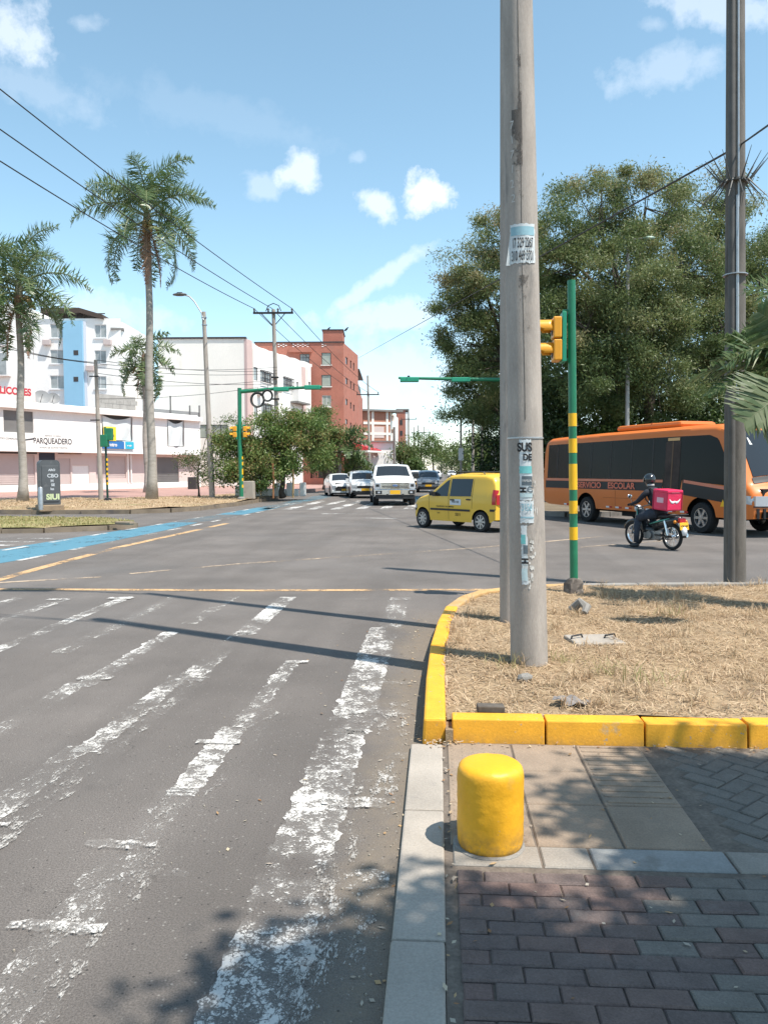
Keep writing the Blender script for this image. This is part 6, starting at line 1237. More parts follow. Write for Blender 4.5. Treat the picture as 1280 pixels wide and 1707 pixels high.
class Car:
    """body lofted column by column: x forward, y left, z up"""
    def __init__(s, name, label, cat, loc, heading, L, W, top, sill, axles, wr, arch, belt, tumble, bow=(.12, .1), crown=.05, round_=.07, tuck=.05, group=None, bottom=None, paint=None, endt=.10, xr=None):
        s.xr = abs(xr) if xr else L / 2; s.t = thing(name, label, cat, (loc[0], loc[1], 0), heading, group); s.L, s.W, s.top, s.sill, s.ax, s.wr, s.arch, s.belt, s.tum, s.bow, s.crown, s.rd, s.tuck, s.endt = L, W, top, sill, axles, wr, arch, belt, tumble, bow, crown, round_, tuck, endt
        s.bottom = bottom or [(-L / 2, sill + .12), (-L / 2 + .3, sill), (L / 2 - .3, sill), (L / 2, sill + .1)]
        if paint is not None: s.body(paint)
    def hw(s, x, z):
        w = s.W / 2 * (1 - s.endt * min(1, abs(x / (s.L / 2 if x > 0 else s.xr))) ** 5); bz = lerp_pts(s.belt, x)
        if z > bz: w -= (z - bz) * s.tum + .012
        else: w -= s.tuck * max(0, (bz * .55 - z) / bz) ** 1.3 + .02 * max(0, (z - bz * .8) / (bz * .2)) ** 2 * .5
        tz = lerp_pts(s.top, x); q = (z - (tz - s.rd)) / s.rd
        if q > 0: w -= s.rd * .9 * (1 - math.sqrt(max(0, 1 - min(1, q) ** 2)))
        return max(.02, w)
    def dfm(s, x, y, z):
        f = abs(x / (s.L / 2 if x > 0 else s.xr)); k = max(0, (f - .72) / .28) ** 2; b_ = s.bow[0] if x > 0 else s.bow[1]
        return Vector((x - math.copysign(1, x) * b_ * (2 * y / s.W) ** 2 * k, y, z))
    def zlo(s, x):
        z = lerp_pts(s.bottom, x)
        for a in s.ax:
            if abs(x - a) < s.arch: z = max(z, s.wr + math.sqrt(s.arch ** 2 - (x - a) ** 2) * .98)
        return z
    def body(s, paint):
        xs = {round(-s.xr + (s.L / 2 + s.xr) * i / 70, 4) for i in range(71)} | {round(p[0], 4) for p in s.top}
        for a in s.ax:
            for i in range(19): xs.add(round(a - s.arch + 2 * s.arch * i / 18, 4))
            xs |= {round(a - s.arch - .002, 4), round(a + s.arch + .002, 4)}
        xs = sorted(x for x in xs if -s.xr - 1e-6 <= x <= s.L / 2 + 1e-6); T = [0, .05, .15, .3, .45, .6, .72, .82, .89, .94, .97, 1.0]; Yf = [1, .66, .33, 0, -.33, -.66, -1]
        b = MB(); nT = len(T); ring = 2 * nT + len(Yf) - 2
        for x in xs:
            z0, z1 = s.zlo(x), lerp_pts(s.top, x); z1 = max(z1, z0 + .02); row = []
            for t_ in T: z = z0 + (z1 - z0) * t_; row.append(s.dfm(x, s.hw(x, z), z))
            y1 = s.hw(x, z1)
            for f in Yf[1:-1]: row.append(s.dfm(x, y1 * f, z1 + s.crown * (1 - f * f)))
            for t_ in reversed(T): z = z0 + (z1 - z0) * t_; row.append(s.dfm(x, -s.hw(x, z), z))
            b.v += [tuple(p) for p in row]
        for i in range(len(xs) - 1):
            for k in range(ring - 1): a = i * ring + k; b.f.append((a, a + 1, a + ring + 1, a + ring))
        for e in (0, (len(xs) - 1) * ring):   # flat ends, row by row
            for k in range(nT - 1): b.f.append((e + k, e + k + 1, e + ring - 2 - k, e + ring - 1 - k))
            b.f.append(tuple(e + k for k in range(nT - 1, nT + len(Yf) - 1)))
        s.b = b.build('body', paint, s.t, True)
        # floor and wheel wells
        b = MB(); zz = max(s.sill + .05, .15); b.bb(-s.xr + .2, s.L / 2 - .2, -s.W / 2 + .3, s.W / 2 - .3, zz, lerp_pts(s.belt, 0) - .08); b.build('underbody', UNDER, s.t)
    def side(s, name, m, poly_lo, poly_hi, x0, x1, sides=(1, -1), off=.005, nu=14, nv=5, parent=None, thick=None):
        for sg in sides:
            b = MB()
            def fn(u, v):
                x = x0 + (x1 - x0) * u; lo, hi = lerp_pts(poly_lo, x), lerp_pts(poly_hi, x); z = lo + (hi - lo) * v; p = s.dfm(x, s.hw(x, z) + off, z); p.y *= sg; return p
            b.grid(fn, nu, nv); o = b.build(name, m, parent or s.t, True, fix=False)
            if sg > 0: o.data.flip_normals()
        return o
    def screen(s, name, m, x0, x1, inset, off=.008, ny=8, nx=8, inset2=None):
        b = MB(); i2 = inset if inset2 is None else inset2
        def fn(u, v):
            x = x0 + (x1 - x0) * u; z = lerp_pts(s.top, x); y1 = s.hw(x, z); f = (2 * v - 1); y = f * (y1 - (inset + (i2 - inset) * u)); p = s.dfm(x, y, z + s.crown * (1 - (y / y1) ** 2))
            sl = (lerp_pts(s.top, x + .02) - lerp_pts(s.top, x - .02)) / .04; n = Vector((-sl, 0, 1)).normalized(); return p + n * off
        b.grid(fn, nx, ny); return b.build(name, m, s.t, True)
    def end(s, name, m, y0, y1, z0, z1, off=.01, front=True, sy=None, ny=6, bevel=0, thick=.03, parent=None):
        """panel on the nose or the tail between y0..y1; sy widens or narrows the top edge"""
        sg = 1 if front else -1; b = MB(); X = s.L / 2 if front else -s.xr
        ys0 = (y0, y1); ys1 = ys0 if sy is None else (y0 * sy, y1 * sy); vs = []
        for k in range(ny + 1):
            for (ya, yb), z in ((ys0, z0), (ys1, z1)):
                y = ya + (yb - ya) * k / ny; p = s.dfm(X, y, z); vs += [p + Vector((sg * off, 0, 0)), p + Vector((sg * (off - thick), 0, 0))]
        fs = []
        for k in range(ny): a = k * 4; c = a + 4; fs += [(a, c, c + 2, a + 2), (a + 1, a + 3, c + 3, c + 1), (a, a + 1, c + 1, c), (a + 2, c + 2, c + 3, a + 3)]
        fs += [(0, 2, 3, 1), (ny * 4, ny * 4 + 1, ny * 4 + 3, ny * 4 + 2)]
        b.add(vs, fs); return b.build(name, m, parent or s.t, False, bevel)
    def wheels(s, width, track, rim=RIMM, spokes=5, rr=.66, dual=None):
        r_ = s.wr
        if not hasattr(Car, 'cache'): Car.cache = {}
        for a in s.ax:
            for sg in (1, -1):
                key = (r_, width, spokes, rim.name)
                M = Matrix.Rotation(-PI / 2, 4, 'X')
                if key not in Car.cache:
                    b = MB(); h = width / 2; b.lathe([(r_ * rr, -h), (r_ * .93, -h), (r_ * .985, -h * .8), (r_, -h * .5), (r_, h * .5), (r_ * .985, h * .8), (r_ * .93, h), (r_ * rr, h), (r_ * rr, 0)], 28, M, False); w = b.build('wheel', TYRE, None, True)
                    b = MB(); R_ = r_ * rr; b.lathe([(R_ * 1.02, h * .3), (R_ * 1.02, h * .97), (R_ * .93, h * .97), (R_ * .9, h * .5)], 28, M, False)
                    for k in range(spokes):
                        an = 2 * PI * k / spokes; d1 = Vector((math.cos(an), 0, math.sin(an))); b.box(d1 * R_ * .52 + Vector((0, h * .72, 0)), (R_ * .86, h * .3, R_ * .26), Matrix.Rotation(-an, 3, 'Y'))
                    b.lathe([(R_ * .26, h * .5), (R_ * .25, h * .95), (.01, h * .98)], 14, M); b.lathe([(R_ * .9, h * .3), (.01, h * .31)], 20, M, False); q = b.build('rim', rim, w, True); Car.cache[key] = (w.data, q.data); bpy.data.objects.remove(q); bpy.data.objects.remove(w)
                wm, qm = Car.cache[key]; w = link('wheel', wm, s.t); w.location = (a, sg * (track / 2), r_); w.rotation_euler = (0, 0, 0 if sg > 0 else PI); q = link('rim', qm, w)
    def mirror(s, x, z, size=(.1, .2, .13), m=TRIM, out=.1, sides=(1, -1)):
        for sg in sides:
            b = MB(); y = s.hw(x, z); b.box((x - .02, sg * (y + out), z + .03), size); b.tube((x, sg * (y - .03), z), (x, sg * (y + out), z + .02), .02, n=6); b.build('mirror', m, s.t, bevel=.025)
    def line(s, name, m, pts, sides=(1, -1), r_=.006, off=.001):
        for sg in sides:
            b = MB(); q = []
            for (xa, za), (xb, zb) in zip(pts, pts[1:]):
                for i in range(6): x = xa + (xb - xa) * i / 6; z = za + (zb - za) * i / 6; p = s.dfm(x, s.hw(x, z) + off, z); q.append((p.x, p.y * sg, p.z))
            x, z = pts[-1]; p = s.dfm(x, s.hw(x, z) + off, z); q.append((p.x, p.y * sg, p.z)); b.path(q, r_, 4); b.build(name, m, s.t)
    def handle(s, x, z, m, sides=(1, -1)):
        for sg in sides: b = MB(); b.box((x, sg * (s.hw(x, z) + .015), z), (.17, .03, .035)); b.build('door_handle', m, s.t, bevel=.01)
def wheading(dx, dy): return math.atan2(dy, dx)
TOCAM = lambda x, y: math.atan2(-y, -x)
# yellow taxi hatchback
c = Car('taxi', 'small yellow hatchback taxi turning left in front of the bus', 'taxi', (.90, 22.75), wheading(-.665, .747), 3.52, 1.52,
        [(-1.76, 1.0), (-1.745, 1.05), (-1.60, 1.36), (-1.50, 1.46), (-1.25, 1.515), (-.3, 1.54), (.12, 1.51), (.30, 1.44), (.86, 1.03), (.98, .985), (1.35, .89), (1.60, .78), (1.72, .66), (1.76, .50)], .24, (-1.16, 1.20), .275, .335, [(-1.76, .98), (-.4, .95), (1.0, .92), (1.76, .8)], .22, (.2, .1), paint=TAXI, tuck=.06)
lo = [(-1.3, .955), (1.0, .925)]; c.side('window', GLASS, lo, [(-1.35, 1.38), (-.3, 1.43), (.05, 1.42), (.22, 1.36), (.80, .95)], .12, .78, parent=None); c.side('window', GLASS, lo, [(-1.35, 1.37), (-.95, 1.42), (0, 1.42)], -.80, .04)
c.screen('windscreen', GLASS, .33, .84, .10); c.screen('rear_window', GLASS, -1.738, -1.52, .14)
c.side('side_moulding', TRIM, [(-.8, .535), (.9, .535)], [(-.8, .59), (.9, .59)], -.78, .84, off=.016)
c.side('bumper_trim', TRIM, [(1.3, .52), (1.76, .50)], [(1.3, .57), (1.76, .56)], 1.55, 1.76, off=.015); c.side('bumper_trim', TRIM, [(-1.76, .56), (-1.4, .56)], [(-1.76, .62), (-1.4, .62)], -1.76, -1.52, off=.015)
c.side('door_seam', TRIM, [(0, .28), (1, .28)], [(0, 1.44), (1, 1.44)], .075, .085, off=.003, nu=1, nv=14); c.side('door_seam', TRIM, [(0, .3), (1, .3)], [(0, .96), (1, .96)], .90, .91, off=.003, nu=1, nv=10); c.side('door_seam', TRIM, [(-1, .62), (0, .62)], [(-1, 1.42), (0, 1.42)], -.85, -.84, off=.003, nu=1, nv=10)
c.handle(.02 - .1, .84, TRIM); c.handle(-.72, .86, TRIM)
c.side('tail_light', REDL, [(-1.76, .74), (-1.5, .74)], [(-1.76, 1.12), (-1.6, 1.14), (-1.5, 1.12)], -1.755, -1.60, off=.012, nu=5); 
for sg in (1, -1): c.end('tail_light', REDL, sg * .5, sg * .68, .74, 1.0, front=False); c.end('headlight', HEADL, sg * .38, sg * .66, .50, .62)
c.side('headlight', HEADL, [(1.4, .58), (1.7, .56)], [(1.4, .72), (1.7, .63)], 1.52, 1.7, off=.01, nu=5, nv=3)
c.end('grille', TRIM, -.3, .3, .44, .5); c.end('number_plate', PLATE, -.2, .2, .3, .42); c.end('number_plate', PLATE, -.22, .22, .62, .74, front=False); c.end('bumper', TAXI, -.74, .74, .34, .6, .04, False)
c.wheels(.17, 1.36, RIMM, 8, .68); c.mirror(.70, .97, (.09, .16, .11))
for y in (.46, -.46):
    b = MB(); b.path([(.1, y, 1.52), (.05, y, 1.60), (-1.0, y, 1.60), (-1.05, y, 1.54)], .018, 6); b.build('roof_rail', TRIM, c.t, True)
for x in (.0, -.9): b = MB(); b.tube((x, -.5, 1.605), (x, .5, 1.605), .018, n=6); b.build('roof_bar', TRIM, c.t)
st = c.side('door_sticker', mat('sticker_white', (.6, .63, .66), .5), [(-1, .70), (0, .70)], [(-1, .86), (0, .86)], -.42, .02, sides=(1,), off=.006)
Ms = lambda x, z, o=.012: Matrix.Translation((x, c.hw(x, z) + o, z)) @ Matrix.Rotation(PI, 4, 'Z') @ Matrix.Rotation(PI / 2, 4, 'X')
text('VCR 123', .075, INK, c.t, Ms(-.2, .785), 0, .002); text('TRANSPORTE  TAX  EMPRESA', .055, INK, c.t, Ms(.22, .645), 0, .001); text('5211', .11, INK, c.t, Ms(-.3, .44, .008), 0, .002); text('TAXI', .05, INK, c.t, Ms(.5, .46), 0, .001)

# oncoming white pickup
def oncoming(name, label, cat, px, py_base, d, **k):
    p = P(px, 786, d); return Car(name, label, cat, (p.x, p.y), TOCAM(p.x, p.y) + k.pop('yaw', 0), **k)
PD = 37.8
c = oncoming('pickup_truck', 'large white pickup truck with a wide grille waiting at the crossing', 'pickup truck', 652, 842, PD + 2.6, yaw=.06, L=5.9, W=2.03,
             top=[(-2.95, 1.33), (-2.92, 1.40), (-1.0, 1.42), (-.98, 1.46), (-.75, 1.88), (-.55, 1.93), (.35, 1.94), (.62, 1.88), (1.36, 1.37), (1.5, 1.31), (2.5, 1.24), (2.82, 1.17), (2.93, 1.05), (2.95, .95)], sill=.42, axles=(-1.85, 1.95), wr=.42, arch=.53, belt=[(-2.95, 1.3), (1.3, 1.27), (2.95, 1.12)], tumble=.26, bow=(.12, .04), paint=WHP, tuck=.06, crown=.04)
c.screen('windscreen', GLASS, .66, 1.35, .07); c.side('window', GLASS, [(-1, 1.34), (1.3, 1.31)], [(-.7, 1.82), (.4, 1.84), (.62, 1.78), (1.15, 1.40)], -.66, 1.08)
c.end('grille', CHROME, -.68, .68, .80, 1.10, .03); c.end('grille_mesh', TRIM, -.62, .62, .84, 1.06, .036)
for z in (.89, .97, 1.02): c.end('grille_bar', CHROME, -.62, .62, z - .018, z + .018, .055)
b = MB(); b.ball((0, 0, 0), .12, 14, 8, (.15, 1.1, .5)); o = b.build('badge', mat('badge_blue', (.1, .16, .3), .3), c.t, True); o.location = (2.99 + .01, 0, .955)
for sg in (1, -1):
    c.end('headlight', HEADL, sg * .66, sg * .97, .82, 1.08, .02); c.end('headlight_insert', TRIM, sg * .74, sg * .9, .9, 1.02, .026); c.end('fog_light_recess', TRIM, sg * .62, sg * .92, .56, .72, .09); c.end('fog_light', HEADL, sg * .7, sg * .82, .6, .68, .1); c.end('tow_hook', TRIM, sg * .32, sg * .42, .48, .56, .1)
c.end('bumper', CHROME, -.99, .99, .52, .78, .07, thick=.14, bevel=.02); c.end('number_plate', PLATE, -.24, .24, .555, .74, .085); c.end('air_dam', TRIM, -.9, .9, .34, .515, .03, thick=.1)
c.wheels(.27, 1.74, RIMD, 6, .62); c.mirror(1.0, 1.36, (.12, .26, .26), TRIM, .2); c.line('hood_seam', TRIM, [(1.45, 1.27), (2.7, 1.1)], r_=.008)
for sg in (1, -1): c.handle(.0, 1.15, WHP, (sg,))
# white sedan
c = oncoming('sedan_car', 'white sedan with a dark grille, leftmost of the cars at the crossing', 'car', 567, 825, 54, yaw=.14, L=4.6, W=1.8, top=[(-2.3, .98), (-2.27, 1.05), (-1.75, 1.09), (-1.0, 1.38), (-.5, 1.45), (.1, 1.44), (.35, 1.38), (1.1, 1.0), (1.3, .96), (2.0, .84), (2.22, .74), (2.3, .6)], sill=.2, axles=(-1.35, 1.35), wr=.33, arch=.4, belt=[(-2.3, 1.0), (1.2, .92), (2.3, .78)], tumble=.36, bow=(.25, .15), paint=WHP)
c.screen('windscreen', GLASS, .36, 1.1, .08); c.side('window', GLASS, [(-1.5, .99), (1.1, .95)], [(-1.2, 1.2), (-.5, 1.36), (.1, 1.36), (.35, 1.3), (1.0, .97)], -1.2, .96)
c.end('grille', TRIM, -.62, .62, .36, .66, .02, sy=.8); c.end('bumper', WHP, -.84, .84, .26, .36, .05, thick=.1); c.end('number_plate', PLATE, -.24, .24, .36, .50, .05); c.end('lower_lip', TRIM, -.78, .78, .16, .25, .03)
for sg in (1, -1): c.end('headlight', HEADL, sg * .58, sg * .86, .58, .70, .01, thick=.12)
c.wheels(.2, 1.56, RIMD, 8); c.mirror(.85, .98, (.1, .2, .14), WHP)
def suv(label, px, d, paint, yaw, seed):
    c = oncoming('suv_car', label, 'car', px, 0, d, yaw=yaw, L=4.3, W=1.8, top=[(-2.15, 1.0), (-2.1, 1.15), (-1.8, 1.52), (-1.5, 1.6), (-.2, 1.63), (.2, 1.58), (.4, 1.5), (1.05, 1.1), (1.2, 1.05), (1.85, .97), (2.08, .88), (2.15, .72)], sill=.28, axles=(-1.3, 1.3), wr=.34, arch=.42, belt=[(-2.15, 1.08), (1.1, 1.02), (2.15, .9)], tumble=.28, bow=(.2, .1), paint=paint)
    c.screen('windscreen', GLASS, .42, 1.04, .08); c.side('window', GLASS, [(-1.8, 1.1), (1.0, 1.05)], [(-1.8, 1.4), (-1.4, 1.5), (-.2, 1.53), (.2, 1.48), (.95, 1.08)], -1.7, .9)
    c.end('grille', TRIM, -.5, .5, .62, .76, .02); c.end('lower_grille', TRIM, -.62, .62, .3, .46, .03); c.end('number_plate', PLATE, -.24, .24, .46, .60, .045); c.end('bumper', paint, -.8, .8, .44, .6, .03, thick=.08)
    for sg in (1, -1): c.end('headlight', HEADL, sg * .5, sg * .84, .66, .80, .02, thick=.14); c.end('fog_light', TRIM, sg * .6, sg * .78, .34, .48, .04)
    c.end('skid_plate', TRIM, -.7, .7, .22, .3, .02); c.wheels(.22, 1.55, RIMD, 5); c.mirror(.8, 1.08, (.1, .2, .15), paint)
    for y in (.55, -.55): b = MB(); b.path([(.1, y, 1.63), (0, y, 1.68), (-1.3, y, 1.67), (-1.4, y, 1.6)], .02, 6); b.build('roof_rail', TRIM, c.t, True)
    return c
suv('white suv half hidden behind the left side of the pickup', 603, 50, WHP, .1, 1); suv('grey blue suv following right behind the pickup', 713, 62, SILV, .02, 2); suv('dark suv whose roof shows behind the grey blue suv', 713, 76, mat('dark_car_paint', (.05, .055, .06), .3, metal=.4, coat=.8), 0, 3); suv('white car mostly hidden between the pickup and the grey suv', 692, 72, WHP, .05, 4)
for px, d, m, lb in ((727, 150, WHP, 'tiny white car far down the road on the left'), (753, 170, WHP, 'tiny pale car far down the road on the right')): suv(lb, px, d, m, 0, 5)

# orange school bus
hb = wheading(.40, -.916)
c = Car('school_bus', 'orange school bus with dark window band crossing behind the motorcycle', 'bus', (6.72, 23.75), hb, 8.9, 2.2,
        [(-5.4, 1.6), (-5.38, 2.4), (-5.3, 2.62), (-5.1, 2.72), (-2.5, 2.76), (1.5, 2.78), (2.9, 2.76), (3.15, 2.70), (3.32, 2.58), (3.98, 1.42), (4.06, 1.30), (4.2, 1.2), (4.36, 1.05), (4.43, .8), (4.45, .62)], .42, (-2.62, 2.5), .40, .54, [(-4.45, 1.3), (4.45, 1.2)], .06, (.28, .12), crown=.07, round_=.16, tuck=.05, paint=ORNG, xr=-5.4, bottom=[(-5.4, .62), (-5.0, .5), (-1.9, .44), (4.2, .44), (4.45, .46)], endt=.06)
c.side('window_band', GLASSB, [(-5.3, 1.38), (1.05, 1.36)], [(-5.3, 2.50), (1.05, 2.53)], -5.1, 1.0, off=.006, nu=30)
c.side('window_band', GLASSB, [(1, 1.36), (1.02, .62), (1.72, .62), (1.74, 1.36), (3.7, 1.22)], [(1, 2.53), (2.7, 2.52), (3.0, 2.42), (3.72, 1.22)], 1.0, 3.62, sides=(-1,), off=.006, nu=40)
c.side('window_band', GLASSB, [(1, 1.36), (3.7, 1.22)], [(1, 2.53), (2.7, 2.52), (3.0, 2.42), (3.72, 1.22)], 1.0, 3.62, sides=(1,), off=.006, nu=30)
SAL = mat('salmon_stripe', (.62, .20, .12), .5)
c.side('dark_stripe', TRIM, [(-4.4, 1.05), (1, 1.05)], [(-4.4, 1.29), (1, 1.29)], -5.2, 1.02, off=.007); c.side('salmon_stripe', SAL, [(-4.4, 1.30), (1, 1.30)], [(-4.4, 1.365), (1, 1.365)], -5.2, 1.02, off=.010)
c.side('dark_stripe', TRIM, [(1.8, .98), (3.7, .78)], [(1.8, 1.36), (3.7, 1.15)], 1.8, 3.75, off=.008, sides=(-1,)); c.side('salmon_stripe', SAL, [(1.8, 1.3), (3.7, 1.1)], [(1.8, 1.38), (3.7, 1.18)], 1.85, 3.75, off=.012, sides=(-1,))
for x in (-4.4, -3.4, -2.4, -1.4, -.4, .55): c.side('window_divider', TRIM, [(-4.4, 1.4), (1, 1.4)], [(-4.4, 2.5), (1, 2.5)], x - .025, x + .025, off=.010, nu=1)
# open door bay at the front
INTR = mat('bus_interior', (.05, .035, .03), .8, var=.4, vscale=3); c.side('door', INTR, [(1, .6), (1.75, .6)], [(1, 2.4), (1.75, 2.4)], 1.08, 1.66, sides=(-1,), off=.011, nu=2)
c.side('door_post', mat('door_post_brown', (.12, .07, .04), .6), [(1, .62), (2, .62)], [(1, 2.4), (2, 2.4)], 1.34, 1.39, sides=(-1,), off=.018, nu=1)
c.side('route_plate', mat('route_plate', (.6, .36, .16), .6), [(0, 2.42), (2, 2.42)], [(0, 2.5), (2, 2.5)], 1.15, 1.62, sides=(-1,), off=.016, nu=2)
for i, xx in enumerate([-3.9 + .47 * k for k in range(16)]):
    if abs(xx + 2.62) > .75 and abs(xx - 2.5) > .75: c.side('reflector_strip', FRAMEW if i % 1 == 0 else REDL, [(-5, .5), (5, .5)], [(-5, .55), (5, .55)], xx, xx + .16, off=.006, nu=1, nv=1); c.side('reflector_strip', REDL, [(-5, .5), (5, .5)], [(-5, .55), (5, .55)], xx + .16, xx + .3, off=.006, nu=1, nv=1)
for x in (-1.1, .6): c.side('skirt_seam', mat('skirt_seam', (.3, .08, .02), .6) if 'skirt_seam' not in MATS else MATS['skirt_seam'], [(-5, .56), (5, .56)], [(-5, 1.04), (5, 1.04)], x, x + .012, off=.003, nu=1)
c.side('skirt_seam', MATS['skirt_seam'], [(-5, .80), (5, .80)], [(-5, .81), (5, .81)], -1.7, 1.0, off=.003, nu=12, nv=1)
c.screen('windscreen', GLASS, 3.34, 3.97, .10, off=.012); c.screen('windscreen_frit', TRIM, 3.98, 4.09, .06, off=.014, nx=3)
BLUEG = mat('bus_glass_blue', (.10, .19, .24), .1, spec=.6); 
b = MB(); b.bb(-1.75, 1.15, -.62, .62, 2.80, 2.98); b.build('roof_hatch', ORNG, c.t, bevel=.09)
b = MB(); b.bb(-.12, -.1, -.6, .6, 2.81, 2.99); b.build('hatch_seam', MATS['skirt_seam'], c.t)
Mt = lambda x, z, o=.02: Matrix.Translation((x, -(c.hw(x, z) + o), z)) @ Matrix.Rotation(PI / 2, 4, 'X')
LETR = mat('coral_lettering', (.66, .17, .10), .5); text('SERVICIO    ESCOLAR', .25, LETR, c.t, Mt(-1.62, 1.165), 0, .008, sx=1.22)
b = MB(); b.add([(3.2, -1.11, .72), (3.38, -1.11, .72), (3.29, -1.11, .9)], [(0, 1, 2)]); b.build('warning_sticker', YBAND, c.t)
for sg in (1, -1):
    c.end('headlight', HEADL, sg * .66, sg * 1.0, .76, 1.0, .012, thick=.1); c.end('headlight_surround', TRIM, sg * .62, sg * 1.03, .73, .76, .014); 
    for k in range(4): c.end('bumper_stripe', TRIM, sg * (.5 + k * .14), sg * (.55 + k * .14), .46, .7, .025, sy=None)
    c.side('headlight', HEADL, [(4, .82), (4.5, .78)], [(4, 1.02), (4.5, .98)], 4.08, 4.44, sides=(sg,), off=.012, nu=5, nv=3)
c.side('bumper_stripe', TRIM, [(3.9, .46), (4.5, .46)], [(3.9, .47), (4.4, .72)], 3.75, 3.9, off=.012, nu=2); 
c.end('grille', TRIM, -.5, .5, .8, .88, .012); c.end('lower_grille', TRIM, -.46, .46, .5, .68, .02); c.end('number_plate', PLATE, -.24, .24, .52, .66, .03)
text('ESCOLAR', .26, WPRINT, c.t, Matrix.Translation((3.50, 0, 2.33)) @ Matrix.Rotation(PI / 2, 4, 'Z') @ Matrix.Rotation(R(60), 4, 'X'), 0, .012)
c.wheels(.26, 1.92, RIMM, 6, .62); 
b = MB(); b.path([(3.3, -1.02, 2.45), (3.75, -1.28, 2.4), (3.78, -1.3, 2.15)], .022, 6); b.build('mirror_arm', TRIM, c.t, True); b = MB(); b.box((3.78, -1.3, 1.98), (.1, .2, .38)); b.build('mirror', TRIM, c.t, bevel=.03)
b = MB(); b.path([(3.3, 1.02, 2.45), (3.75, 1.28, 2.4), (3.78, 1.3, 2.15)], .022, 6); b.build('mirror_arm', TRIM, c.t, True); b = MB(); b.box((3.78, 1.3, 1.98), (.1, .2, .38)); b.build('mirror', TRIM, c.t, bevel=.03)
b = MB(); b.bb(-.9, -.2, -1.0, -.6, .28, .5); b.build('fuel_tank', UNDER, c.t); b = MB(); b.bb(-3.6, 3.4, -.7, .7, .36, .6); b.build('chassis', UNDER, c.t)

# ------------------------------------------------------------------ motorcycle, rider, delivery bag
pr = gp(1122, 919); pf = gp(1062, 911); hd = Vector((-.5, .866, 0)); mid = Vector((4.50, 17.1, 0)); MH = math.atan2(hd.y, hd.x)
mo = thing('motorcycle', 'small black and green motorcycle with spoked wheels stopped beside the bus', 'motorcycle', mid, MH)
MBLK = mat('motorcycle_black', (.018, .02, .022), .3, coat=.5); MGRN = mat('motorcycle_green_stripe', (.10, .35, .28), .4); ENG = mat('engine_metal', (.25, .25, .25), .45, metal=.8)
Mw = Matrix.Rotation(PI / 2, 4, 'X')
for x in (-.6, .62):
    b = MB(); n = 32
    for k in range(1): b.path([(math.cos(2 * PI * i / n) * .265, 0, math.sin(2 * PI * i / n) * .265) for i in range(n + 1)], .04, 10, False)
    w = b.build('wheel', TYRE, mo, True); w.location = (x, 0, .305)
    b = MB(); b.lathe([(.235, -.02), (.235, .02), (.215, .02), (.215, -.02), (.235, -.02)], 32, Mw, False); b.lathe([(.05, -.06), (.05, .06)], 12, Mw)
    for k in range(18): an = 2 * PI * k / 18; b.tube((.05 * math.cos(an), .04 * (-1) ** k, .05 * math.sin(an)), (.22 * math.cos(an + .25), 0, .22 * math.sin(an + .25)), .0035, n=4)
    b.build('rim', CHROME, w, True)
for y in (.085, -.085):
    b = MB(); b.path([(.62, y, .305), (.5, y, .65), (.42, y * .9, .95)], .02, 8); b.build('fork', ENG, mo, True); b = MB(); b.path([(-.6, y * 1.2, .305), (-.15, y * 1.1, .33)], .022, 6); b.build('swingarm', MBLK, mo, True); b = MB(); b.path([(-.57, y * 1.3, .34), (-.46, y * 1.3, .68)], .03, 8); b.build('shock', CHROME, mo, True)
b = MB(); b.path([(.62 + .33 * math.cos(a), 0, .305 + .33 * math.sin(a)) for a in [R(20 + 12 * i) for i in range(12)]], .045, 8); b.build('front_fender', MBLK, mo, 'all'); b = MB(); b.path([(-.6 + .36 * math.cos(a), 0, .305 + .36 * math.sin(a)) for a in [R(60 + 12 * i) for i in range(11)]], .05, 8); b.build('rear_fender', MBLK, mo, 'all')
b = MB(); b.path([(.42, 0, .9), (.34, 0, .62), (.2, 0, .42), (-.1, 0, .42)], [.1, .12, .13, .1], 10); b.build('leg_shield', MBLK, mo, 'all'); b = MB(); b.path([(-.05, 0, .5), (-.35, 0, .62), (-.62, 0, .68), (-.86, 0, .74)], [.1, .13, .12, .06], 10); b.build('tail_body', MBLK, mo, 'all')
for sg in (1, -1): b = MB(); b.path([(.0, sg * .125, .58), (-.3, sg * .14, .66), (-.62, sg * .115, .74)], [.01, .022, .008], 6); b.build('green_stripe', MGRN, mo, 'all'); b = MB(); b.path([(.44, sg * .1, .92), (.36, sg * .13, .66)], [.012, .02], 6); b.build('green_stripe', MGRN, mo, 'all')
b = MB(); b.path([(.08, 0, .74), (-.2, 0, .77), (-.5, 0, .80), (-.72, 0, .82)], [.08, .13, .13, .1], 12); b.v = [(x, y, .765 + (z - .765) * .5) for x, y, z in b.v]; b.build('seat', TRIM, mo, 'all')
b = MB(); b.box((.02, 0, .32), (.34, .22, .2)); b.lathe([(.09, -.16), (.09, .16)], 14, Matrix.Translation((.0, 0, .32)) @ Mw); b.path([(.15, 0, .36), (.27, 0, .38)], .075, 10); b.build('engine', ENG, mo, True)
b = MB(); b.path([(.2, -.1, .32), (.1, -.15, .2), (-.3, -.17, .24)], .025, 8); b.path([(-.3, -.17, .24), (-.85, -.19, .36)], [.045, .055], 10); b.build('exhaust', CHROME, mo, True)
b = MB(); b.path([(.36, .33, 1.02), (.42, .2, 1.0), (.43, 0, .96), (.42, -.2, 1.0), (.36, -.33, 1.02)], .014, 8); b.build('handlebar', DARKM, mo, True)
for sg in (1, -1): b = MB(); b.path([(.4, sg * .25, 1.02), (.44, sg * .31, 1.2)], .008, 5); b.ball((.44, sg * .33, 1.23), .07, 10, 6, (.25, 1, .7)); b.build('mirror', CHROME, mo, True)
